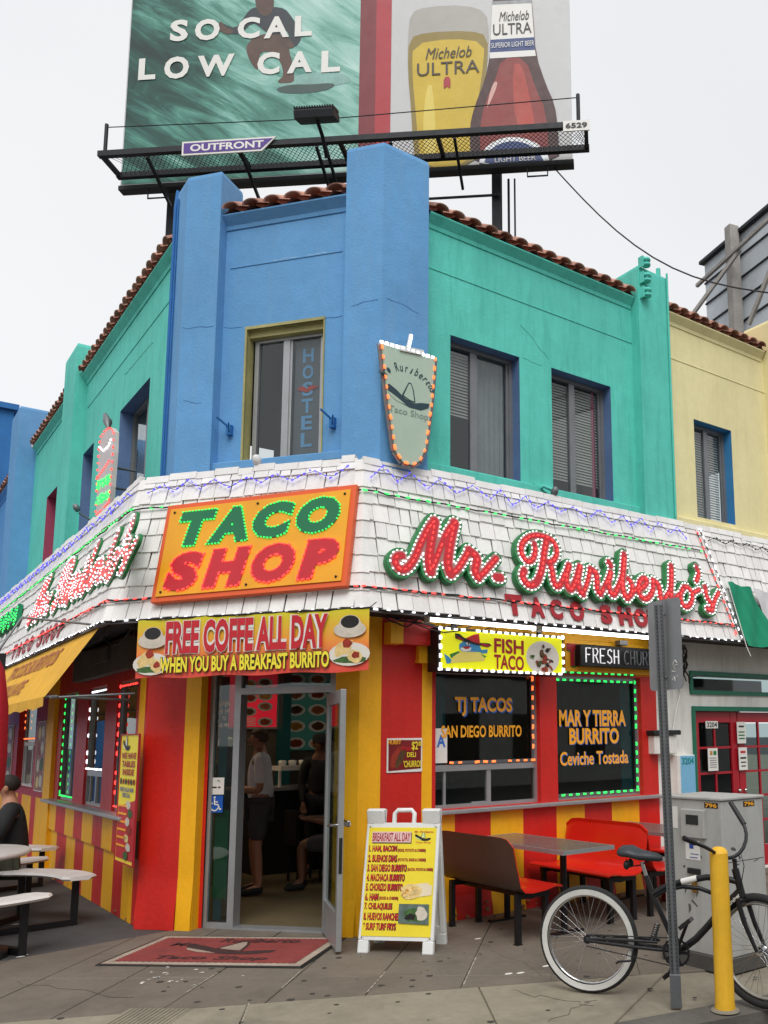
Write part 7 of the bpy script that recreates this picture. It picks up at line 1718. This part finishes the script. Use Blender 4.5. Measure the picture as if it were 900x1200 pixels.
M_FG = mat('flag_green', srgb(0, 132, 96), .8, var=.05); M_FW = mat('flag_white', srgb(205, 203, 205), .85, var=.03)
cloth(g1, g2, (g5[0]+.62, g5[1]+.02), g5, M_FG, 'green_cloth'); cloth(g2, (g2[0]+.75, g2[1]-.05), (g5[0]+1.35, g5[1]+.08), (g5[0]+.62, g5[1]+.02), M_FW, 'white_cloth')
cloth((g2[0]+.75, g2[1]-.05), (g2[0]+1.4, g2[1]-.1), (g5[0]+2.0, g5[1]+.1), (g5[0]+1.35, g5[1]+.08), P_RED, 'red_cloth')
b = MB(); b.tube([SR.p(g1[0]-.01, g1[1], .075), SR.p(g5[0]-.01, g5[1], .10), SR.p(g5[0]+.03, g5[1]-.12, .1)], .006, 6); b.build('hem_cord', M_WHITE, t)

# ---- small fittings on the walls
def flood(lab, fr, u, v, n, mm):
    t = thing('floodlight', lab, 'floodlight', fr.p(u, v, n)); b = MB(); b.lathe(fr.p(u, v+.05, n+.1), [(.0, 0), (.03, 0), (.045, .05), (.05, .12), (.0, .12)], 12, fr.v*.6+fr.u*-.6+fr.n*.5); b.build('lamp_head', mm, t)
    b = MB(); b.tube([fr.p(u, v, n), fr.p(u, v+.05, n+.06), fr.p(u, v+.06, n+.1)], .014, 6); b.fbox(fr, u-.05, u+.05, v-.05, v+.05, n-.005, n+.02); b.build('mount', mm, t)
z = FR.uv(634, 573, .05); t = thing('pipe_bracket', 'green painted pipe fitting on the wall between the two right upper windows', 'bracket', FR.p(*z, 0))
b = MB(); b.tube([FR.p(z[0], z[1]+.0, 0), FR.p(z[0], z[1]+.02, .1), FR.p(z[0]+.1, z[1]-.02, .14)], .02, 6); b.tube([FR.p(z[0]-.08, z[1]+.06, .02), FR.p(z[0]+.12, z[1]-.06, .06)], .015, 6); b.fbox(FR, z[0]-.05, z[0]+.05, z[1]-.07, z[1]+.05, .0, .05, .008); b.build('fitting', M_GREEN, t)
for (fr, x, y, nm, lab, mm, cat) in ((FC, 307, 548, 'spot_lamp', 'small white spot lamp on the canopy top under the corner window', M_WHITE, 'lamp'), (FR, 644, 583, 'spot_lamp', 'small grey spot lamp on the canopy top below the second right upper window', M_GREY, 'lamp'), (FU, 98, 600, 'spot_lamp', 'small dark spot lamp on the left canopy top below the burrito sign', M_GREY, 'lamp')):
    u, v = fr.uv(x, y, .1); t = thing(nm, lab, cat, fr.p(u, v, .1)); b = MB(); b.lathe(fr.p(u, v, .16), [(0, 0), (.03, 0), (.042, .05), (.03, .1), (0, .11)], 12, fr.v*.8+fr.n*.5); b.build('head', mm, t); b = MB(); b.tube([fr.p(u, v-.1, .0), fr.p(u, v-.02, .16)], .012, 6); b.build('arm', mm, t)
for x, y, lab in ((267, 500, 'dark blue metal shelf bracket on the wall left of the corner window'), (388, 491, 'dark blue metal bracket on the wall right of the corner window')):
    u, v = FC.uv(x, y, 0); t = MB(); t.fbox(FC, u-.02, u+.03, v-.08, v+.02, -.05, .0); t.bar(FC.p(u, v, -.02), FC.p(u-.06, v+.07, .1), .015); t.bar(FC.p(u, v-.06, -.02), FC.p(u+.06, v+.01, .08), .012); tag(t.build('metal_bracket', M_DBLUE), lab, 'bracket')
u, v = FR.uv(771, 350, .2)[0], 0; vs_ = [FR.uv(757, y, .2)[1] for y in (312, 330, 347)]
for i, v in enumerate(vs_):
    u = FR.uv(758, 330, .2)[0]; t = thing('insulator', ('topmost', 'middle', 'lowest')[i]+' of three green painted insulators on the green pilaster', 'insulator', FR.p(u, v, .2)); b = MB(); b.lathe(FR.p(u, v, .2), [(0, 0), (.05, .0), (.055, .03), (.03, .04), (.03, .06), (.055, .07), (.05, .1), (0, .1)], 12); b.build('spool', M_GREEN, t); b = MB(); b.fbox(FR, u-.07, u-.055, v-.02, v+.12, .13, .21); b.bar(FR.p(u-.06, v+.11, .2), FR.p(u, v+.11, .2), .012); b.build('clevis', M_GREEN, t)
b = MB(); p_ = fp(FR, 4.0, .1); b.tube([(p_[0], p_[1], 7.4), (p_[0], p_[1], 7.52)], .03, 6); b.tube([(p_[0]+.09, p_[1]-.06, 4.3), (p_[0]+.09, p_[1]-.06, 7.46)], .014, 6); tag(b.build('conduit_pipe', M_GREEN), 'green conduit pipe with a broken brown cap at the top of the green pilaster', 'pipe')

# ================================================================== rooftop billboards and wires
M_BST = mat('black_steel', srgb(34, 36, 40), .6, var=.15, metal=.2)
bn = V((-.682, -.731, 0)); bu = V((.731, -.682, 0)); pm = CAM + ray(400, 200)*14.1
FBB = Fr((pm.x, pm.y, 0), bu); Z = lambda x, y, n=0: FBB.uv(x, y, n)
uL = Z(141, 215)[0]; uR = Z(671, 190)[0]; zb_ = (Z(141, 215)[1]+Z(671, 190)[1])/2; zt_ = zb_+3.66
t = thing('billboard', 'large rooftop billboard with a surfer on a wave and a beer glass and bottle', 'billboard', FBB.p((uL+uR)/2, zb_))
b = MB(); b.fbox(FBB, uL, uR, zb_, zt_, -.12, 0); b.build('panel', mat('pale_billboard_print', srgb(196, 196, 196), .5, var=.03), t)
mw = bpy.data.materials.new('wave_print'); mw.use_nodes = True; nt_ = mw.node_tree; N_, L_ = nt_.nodes, nt_.links; pn = N_['Principled BSDF']; pn.inputs['Roughness'].default_value = .5
g_ = N_.new('ShaderNodeNewGeometry'); mp_ = N_.new('ShaderNodeMapping'); dp = N_.new('ShaderNodeVectorMath'); dp.operation = 'DOT_PRODUCT'; L_.new(g_.outputs['Position'], dp.inputs[0]); dp.inputs[1].default_value = bu
sx_ = N_.new('ShaderNodeSeparateXYZ'); L_.new(g_.outputs['Position'], sx_.inputs[0]); cb = N_.new('ShaderNodeCombineXYZ'); L_.new(dp.outputs['Value'], cb.inputs[0]); L_.new(sx_.outputs[2], cb.inputs[1])
mp_.vector_type = 'TEXTURE'; mp_.inputs['Rotation'].default_value = (0, 0, R(-33)); mp_.inputs['Scale'].default_value = (2.2, .42, 1); L_.new(cb.outputs[0], mp_.inputs[0])
n1_ = N_.new('ShaderNodeTexNoise'); n1_.inputs['Scale'].default_value = 1.1; n1_.inputs['Detail'].default_value = 9; n1_.inputs['Roughness'].default_value = .68; n1_.inputs['Distortion'].default_value = 1.2; L_.new(mp_.outputs[0], n1_.inputs['Vector'])
n2_ = N_.new('ShaderNodeTexNoise'); n2_.inputs['Scale'].default_value = .45; n2_.inputs['Detail'].default_value = 3; L_.new(cb.outputs[0], n2_.inputs['Vector'])
ad = N_.new('ShaderNodeMath'); ad.operation = 'ADD'; L_.new(n1_.outputs['Fac'], ad.inputs[0]); ms = N_.new('ShaderNodeMapRange'); L_.new(dp.outputs['Value'], ms.inputs[0]); dL = FBB.p(uL, 0).dot(bu); ms.inputs[1].default_value = dL; ms.inputs[2].default_value = dL+3.8; ms.inputs[3].default_value = -.16; ms.inputs[4].default_value = .2; L_.new(ms.outputs[0], ad.inputs[1])
a2_ = N_.new('ShaderNodeMath'); a2_.operation = 'ADD'; L_.new(ad.outputs[0], a2_.inputs[0]); m3 = N_.new('ShaderNodeMapRange'); L_.new(n2_.outputs['Fac'], m3.inputs[0]); m3.inputs[3].default_value = -.42; m3.inputs[4].default_value = .42; L_.new(m3.outputs[0], a2_.inputs[1])
cr_ = N_.new('ShaderNodeValToRGB'); e_ = cr_.color_ramp.elements; e_[0].position = .22; e_[0].color = (*srgb(22, 52, 48), 1); e_[1].position = .82; e_[1].color = (*srgb(180, 215, 205), 1)
for ps, c_ in ((.38, (34, 84, 74)), (.52, (78, 140, 124)), (.62, (128, 182, 168))): x_ = e_.new(ps); x_.color = (*srgb(*c_), 1)
L_.new(a2_.outputs[0], cr_.inputs[0]); L_.new(cr_.outputs[0], pn.inputs['Base Color'])
FP = Fr(FBB.p(0, 0, .004), bu); ZP = lambda pts: [FP.uv(x, y) for x, y in pts]
us = Z(421, 100)[0]; us2 = Z(440, 100)[0]; us3 = Z(458, 100)[0]
b = MB(); b.add([FBB.p(uL+.02, zb_+.02, .003), FBB.p(us, zb_+.02, .003), FBB.p(us, zt_-.02, .003), FBB.p(uL+.02, zt_-.02, .003)], [(0, 1, 2, 3)]); b.build('wave_print', mw, t)
def bp_(items, n0=0):
    prints(FP, t, [(smc(p_, 1) if len(p_) > 4 and 'label' not in nm_ and 'band' not in nm_ else p_, m_, nm_) for p_, m_, nm_ in items], n0)
sg = lambda x0, x1, mm, nm: ([(x0, zb_+.02), (x1, zb_+.02), (x1, zt_-.02), (x0, zt_-.02)], mm, nm)
Mx = lambda nm, c, v=.05, vs=2: mat(nm, srgb(*c), .5, var=v, vscale=vs)
bp_([sg(us, us2, Mx('stripe_dark_red', (120, 34, 42)), 'dark_red_stripe'), sg(us2, us3, Mx('stripe_red', (170, 44, 54)), 'red_stripe')])
# surfer
S_SK = Mx('printed_skin', (88, 66, 56), .25, 3); S_SH = Mx('printed_shirt', (46, 52, 58), .15, 3); S_SP = Mx('printed_spray', (130, 172, 162), .2, 3)
bp_([(ZP(smc([(322, 103), (345, 88), (375, 84), (405, 86), (414, 96), (395, 100), (350, 108)])), S_SP, 'spray_print'), (ZP([(322, 104), (340, 99), (365, 99), (390, 97), (393, 101), (380, 107), (350, 110), (330, 109)]), Mx('printed_board', (62, 84, 78), .1), 'surfboard_print'),
     (ZP([(288, 58), (291, 50), (300, 43), (312, 39), (335, 41), (342, 46), (338, 56), (343, 75), (345, 90), (344, 97), (331, 98), (324, 96), (333, 89), (329, 72), (318, 60), (306, 61), (303, 70), (305, 80), (300, 82), (293, 72)]), S_SK, 'legs_print'),
     (ZP([(258, 24), (262, 28), (276, 34), (285, 22), (292, 12), (300, 8), (320, 8), (334, 10), (342, 20), (350, 32), (354, 45), (346, 56), (336, 53), (340, 44), (335, 34), (330, 40), (316, 41), (305, 32), (296, 26), (282, 40), (270, 40), (258, 34)]), S_SH, 'shirt_print'),
     (ZP([(258, 24), (264, 32), (275, 36), (270, 41), (260, 38), (255, 32)]), S_SK, 'arm_print'), (ZP([(333, 44), (342, 48), (346, 56), (338, 57), (332, 52)]), S_SK, 'hand_print'),
     (ZP([(299, 0), (300, 7), (304, 16), (311, 20), (318, 16), (321, 8), (321, -4), (316, -12), (308, -14), (301, -9)]), S_SK, 'head_print'), (ZP([(299, -2), (301, -9), (308, -14), (316, -12), (321, -4), (318, -3), (310, -6), (302, -3)]), P_BLK, 'hair_print')], .002)
def btext(txt, x0, x1, y0, y1, mm, bold, n, shear=0, y0b=None, sp=1.0):
    a = Z(x0, (y0+y1)/2); c = Z(x1, (y0+y1)/2); tp_ = Z((x0+x1)/2, y0)[1]; bt = Z((x0+x1)/2, y1)[1]
    q = MB(); sl2 = 0; put_text(q, FP, txt, a[0], c[0], bt, tp_, n, bold, shear, sp); q.build('lettering', mm, t)
for w_, lets in (('SOCAL', ((200, 221, 24, 49), (229, 258, 23, 48), (279, 305, 21, 46), (310, 339, 20, 45), (346, 366, 19, 43))), ('LOWCAL', ((163, 183, 69, 94), (193, 222, 67, 93), (232, 275, 65, 90), (302, 328, 62, 88), (337, 366, 61, 86), (377, 399, 60, 85)))):
    for ch, (x0, x1, y0, y1) in zip(w_, lets): btext(ch, x0, x1, y0, y1, P_WHT, .04, .012)
# glass of beer and bottle, flat print
G_ = [(478, 45), (481, 15), (500, 8), (545, 6), (570, 14), (573, 40), (571, 80), (565, 120), (560, 160), (556, 196), (490, 200), (484, 170), (482, 130), (478, 85)]
B_ = [(575, 42), (577, 20), (578, -12), (586, -34), (612, -34), (622, -10), (625, 20), (628, 65), (640, 100), (650, 122), (654, 150), (656, 193), (552, 197), (550, 150), (556, 125), (568, 95), (574, 68)]
fb = lambda P, s, cx: [(cx+(x-cx)*s, y) for x, y in P]
bp_([(ZP(G_), Mx('glass_print', (168, 166, 158)), 'glass_print'), (ZP([(479, 45), (500, 38), (550, 36), (572, 42), (571, 80), (565, 120), (560, 160), (556, 196), (490, 200), (484, 170), (482, 130), (478, 85)]), Mx('beer_edge_print', (140, 120, 50)), 'beer_edge_print'),
     (ZP([(484, 52), (530, 45), (568, 50), (566, 80), (560, 120), (553, 160), (550, 194), (495, 197), (490, 165), (487, 130), (483, 85)]), Mx('beer_print', (202, 172, 40), .08), 'beer_print'), (ZP([(500, 100), (508, 100), (512, 190), (500, 192), (495, 150)]), Mx('beer_light_print', (218, 196, 90), .05), 'beer_highlight_print'),
     (ZP(B_), Mx('bottle_edge_print', (62, 20, 20)), 'bottle_edge_print'), (ZP([(588, 68), (616, 68), (628, 105), (640, 130), (644, 193), (564, 196), (562, 150), (568, 122), (580, 95)]), Mx('bottle_print', (132, 38, 32), .15), 'bottle_print'), (ZP([(600, 75), (612, 75), (620, 110), (628, 150), (620, 160), (604, 150)]), Mx('bottle_light_print', (168, 58, 44), .15), 'bottle_highlight_print'),
     (ZP([(575, 105), (580, 95), (584, 98), (574, 122), (570, 128)]), Mx('bottle_shine', (205, 160, 150)), 'bottle_shine_print'),
     (ZP([(577, 6), (623, 4), (626, 44), (575, 47)]), P_WHT, 'neck_label_print'), (ZP([(575, 47), (626, 44), (627, 59), (574, 62)]), Mx('label_blue', (38, 62, 118)), 'neck_band_print'), (ZP([(574, 62), (627, 59), (628, 66), (574, 69)]), P_WHT, 'neck_edge_print'), (ZP([(577, 2), (623, 0), (623, 4), (577, 6)]), M_GREY, 'neck_foil_print'),
     (ZP([(560, 196), (566, 176), (580, 165), (600, 160), (625, 165), (640, 178), (646, 193)]), M_ALU, 'badge_edge_print'), (ZP([(566, 195), (572, 178), (584, 169), (602, 165), (622, 170), (634, 182), (639, 193)]), MATS['label_blue'], 'badge_print'), (ZP([(520, 91), (528, 90), (528, 105), (524, 101), (520, 106)]), P_DRED, 'ribbon_print')], .004)
INK = Mx('brown_ink', (60, 48, 36), 0)
btext('Michelob', 499, 553, 56, 69, INK, .0, .016, .3); btext('ULTRA', 489, 562, 73, 88, INK, .0, .016)
btext('Michelob', 585, 620, 14, 25, P_BLK, .0, .016, .3); btext('ULTRA', 578, 623, 28, 41, P_BLK, .0, .016); btext('SUPERIOR LIGHT BEER', 576, 626, 50, 56, P_WHT, 0, .018); btext('SUPERIOR', 587, 630, 175, 181, P_WHT, 0, .018); btext('LIGHT BEER', 580, 628, 183, 190, P_WHT, 0, .018)
# catwalk
zc = Z(400, 190, .15)[1]; qf = onz(400, 163, zc); nf = (qf-FBB.o).dot(FBB.n); ub0 = (onz(110, 174, zc)-FBB.o).dot(bu); ub1 = (onz(690, 152, zc)-FBB.o).dot(bu); nb_ = .15
b = MB(); 
for n_ in (nf, nb_): b.fbox(FBB, ub0, ub1, zc-.06, zc+.03, n_-.04, n_+.04)
for u in (ub0+.04, ub0+2.2, (ub0+ub1)/2, ub1-2.3, ub1-.04): b.fbox(FBB, u-.03, u+.03, zc-.05, zc+.02, nb_+.04, nf-.04)
b.build('catwalk_frame', M_BST, t)
b = MB(); st_ = .075
u = ub0+.05
while u < ub1-.1:
    b.bar(FBB.p(u, zc, nb_), FBB.p(min(u+.42, ub1), zc+.003, nf), .007, .004); b.bar(FBB.p(min(u+.42, ub1), zc-.003, nb_), FBB.p(u, zc, nf), .007, .004); u += st_
b.build('catwalk_mesh', M_BST, t, kind='stuff')
b = MB()
for u in (ub0+.1, ub1-.15): b.tube([FBB.p(u, zc, nf), FBB.p(u, zc+.5, nf)], .03, 6)
b.tube([FBB.p(ub0+.1, zc+.45, nf), FBB.p((ub0+ub1)/2, zc+.36, nf), FBB.p(ub1-.15, zc+.45, nf)], .008, 5); b.build('safety_cable', M_BST, t)
b = MB()
for x in (195, 300, 385, 395, 468, 540): u = Z(x, 190)[0]; b.bar(FBB.p(u, zc-.35, -.2), FBB.p(u, zc-.02, nf-.1), .04, .05)
for x in (139, 671): u = Z(x, 200)[0]; 
b.fbox(FBB, uL-.02, uR+.02, zb_-.08, zb_-.005, -.14, .02); b.fbox(FBB, uL+.9, uR-1.2, zb_-.36, zb_-.33, -.3, -.27)
b.build('support_brackets', M_BST, t)
for x in (205, 392, 582):
    u = Z(x, 200, -.4)[0]; b = MB(); b.fbox(FBB, u-.02, u+.02, 6.9, zt_-.3, -.5, -.35); b.fbox(FBB, u-.075, u+.075, 6.9, zt_-.3, -.36, -.34); b.fbox(FBB, u-.075, u+.075, 6.9, zt_-.3, -.51, -.49); b.build('post', M_BST, t)
b = MB(); u = Z(596, 220, -.4)[0]; b.tube([FBB.p(u, 6.9, -.4), FBB.p(u, zb_, -.4)], .02, 6); b.tube([FBB.p(u+.1, 6.9, -.4), FBB.p(u+.1, zb_, -.4)], .015, 6); b.build('conduit', M_BST, t)
for x in (175, 618): 
    u = Z(x, 200)[0]; b = MB(); b.tube([FBB.p(u-.0, zb_-.05, .0), FBB.p(u, zb_-.25, .0), FBB.p(u+.32, zb_-.25, .0), FBB.p(u+.32, zb_-.05, 0)], .015, 6); b.build('ladder_rung', M_BST, t)
t2 = thing('billboard_lamp', 'black floodlight on an arm in front of the surfer picture', 'floodlight', FBB.p(Z(372, 160)[0], zc, nf))
lp = FBB.px(371, 135, nf+.5); b = MB(); Fm = Fr(lp, bu, (V((0, 0, 1))*.9+bn*.3)); Fm = Fr(lp, bu, None, (V((0, 0, .35))-bn*.93).normalized()); b.fbox(Fm, -.3, .3, -.16, .16, -.07, .05, .02); b.build('lamp_head', M_BST, t2)
b = MB()
for i in range(16): b.fbox(Fm, -.29+i*.038, -.275+i*.038, -.15, .15, .05, .09)
b.build('cooling_fins', M_BST, t2, kind='stuff'); b = MB(); b.tube([lp-V((0, 0, .05)), FBB.px(378, 160, nf+.25), FBB.px(383, 185, nf)], .03, 6); b.build('arm', M_BST, t2)
FO = Fr(FBB.p(0, 0, nf+.05), bu)
def bplate(name, lab, x0, x1, y0, y1, mm, txt, tm, skew=0, edge=None):
    a = (FO.uv(x0, (y0+y1)/2)[0], FO.uv((x0+x1)/2, y1)[1]); c = (FO.uv(x1, (y0+y1)/2)[0], FO.uv((x0+x1)/2, y0)[1]); t_ = thing(name, lab, 'sign plate', FO.p(a[0], a[1])); w_ = c[0]-a[0]; h_ = c[1]-a[1]; sl_ = 0
    q = [(a[0], a[1]), (c[0]-skew, a[1]), (c[0], c[1]), (a[0]+skew*0, c[1])]
    b = MB(); b.prism(FO, q, 0, .02); b.build('panel', edge or mm, t_)
    if edge: e = .03; b = MB(); b.prism(FO, [(q[0][0]+e, q[0][1]+e), (q[1][0]-e*.6, q[1][1]+e), (q[2][0]-e*1.8, q[2][1]-e), (q[3][0]+e, q[3][1]-e)], .021, .025); b.build('face', mm, t_)
    b = MB(); put_text(b, FO, txt, a[0]+w_*.09, c[0]-w_*.13 if skew else c[0]-w_*.09, a[1]+h_*.24, c[1]-h_*.24, .027, .03); b.build('lettering', tm, t_)
bplate('operator_sign', 'purple slanted OUTFRONT sign on the billboard catwalk', 214, 324, 164, 180, mat('purple_print', srgb(85, 55, 140), .5, var=.04), 'OUTFRONT', P_WHT, .22, P_WHT)
bplate('number_sign', 'white 6529 number plate at the right end of the billboard catwalk', 660, 691, 142, 154, P_WHT, '6529', P_BLK)

# second billboard, seen from behind, on the roof at right
az2 = R(13.8); u2 = V((-math.sin(az2), -math.cos(az2), 0)); p2 = CAM + ray(827, 340)*17; F2 = Fr((p2.x, p2.y, 0), u2); zt2 = F2.uv(827, 309)[1]
t = thing('second_billboard', 'grey ribbed back of another billboard with timber posts and braces, above the cream building', 'billboard', F2.p(0, zt2-2.2))
M_GB = mat('grey_sheet_metal', srgb(205, 212, 218), .6, metal=.0, var=.08, dirt=.3, dirtcol=srgb(165, 172, 180))
M_WD = mat('weathered_timber', srgb(158, 153, 148), .85, var=.2, bump=.3)
for i in range(7):
    b = MB(); v1 = zt2-i*.42; b.fbox(F2, 0, 9, v1-.41, v1, -.06, 0); b.build('back_panel', M_GB, t)
    b = MB(); b.fbox(F2, 0, 9, v1-.425, v1-.40, 0, .03); b.build('rib', M_BST, t)
b = MB(); b.fbox(F2, -.05, 9, zt2, zt2+.06, -.1, .1); b.build('top_rail', M_BST, t)
for u in (1.1, 5.0): b = MB(); b.fbox(F2, u-.08, u+.08, 6.9, zt2+.12, .08, .28); b.build('post', M_WD, t)
for a, c in (((1.45, zt2-.55, .3), (-.2, zt2-2.6, 1.4)), ((.2, zt2-.62, .35), (9, zt2-.0, .35)), ((3.9, zt2+.4, .35), (2.2, zt2-2.4, .8)), ((1.6, zt2-2.6, .5), (9, zt2-.9, .5)), ((2.9, zt2-1.2, .4), (4, zt2-2.1, .4))):
    b = MB(); b.bar(F2.p(*a), F2.p(*c), .06); b.build('brace', M_WD, t)
b = MB(); b.bar(F2.p(1.5, zt2-3.0, .7), F2.p(9, zt2-1.9, .7), .26, .12); b.build('pale_beam', mat('pale_timber', srgb(176, 172, 160), .85, var=.1), t)
# wires
def wire(lab, pts, r=.012):
    b = MB(); b.tube(pts, r, 5); tag(b.build('overhead_wire', M_WIRE), lab, 'wire')
a = CAM+ray(646, 193)*14; c = CAM+ray(915, 345)*11
wire('thin black overhead wire sagging from the billboard down to the right edge', [a.lerp(c, s/12)-V((0, 0, .55*math.sin(math.pi*s/12))) for s in range(13)], .011)
a = F2.p(1.2, 7.25, .6); b = MB(); b.tube([a, a+V((-.1, -.1, .3)), a+V((-.25, 0, .1)), a+V((-.4, .1, .25)), a+V((-.6, 0, 0))], .03, 6); b.tube([a+V((.1, 0, 0)), a+V((.15, 0, .4)), a+V((-.1, .1, .45))], .02, 6); tag(b.build('service_pipe', M_GREY), 'bent grey service pipe on the roof in front of the second billboard', 'pipe')

# ================================================================== the far side of the street, seen only in the glass
def across(lab, x0, x1, y0, y1, h, mm, fx):
    t = thing('street_building', lab, 'building', ((x0+x1)/2, (y0+y1)/2, -.13)); b = MB(); b.box(x0, x1, y0, y1, -.13, h); b.box(x0-.1, x1+.1, y0-.1, y1+.1, h, h+.4); b.build('wall', mm, t)
    if fx: f = Fr((x1 if fx < 0 else x0, y1, 0), (1, 0, 0), (0, 1, 0)); L_ = x1-x0; f = Fr((x0, y1, 0), (1, 0, 0), (0, 1, 0))
    else: f = Fr((x1, y0, 0), (0, 1, 0), (1, 0, 0)); L_ = y1-y0
    u = 1.2; 
    while u < L_-2.2:
        for v in np.arange(.6, h-2, 3.3):
            q = MB(); q.fbox(f, u, u+1.6, v, v+2.0, .0, .05); q.build('window', M_DARK, t)
        u += 3.2
across('plain tan two storey building across the side street behind the camera', -22, -9, -14, 2, 8.5, mat('tan_wall', srgb(170, 155, 130), .85), 0)
across('plain grey building across the main street behind the camera', -4, 12, -26, -14, 9.5, mat('grey_wall', srgb(150, 150, 150), .85), 1)
across('plain white low building across the main street, right of the grey one', 13, 34, -25, -13, 6.0, mat('white_wall', srgb(195, 195, 190), .85), 1)
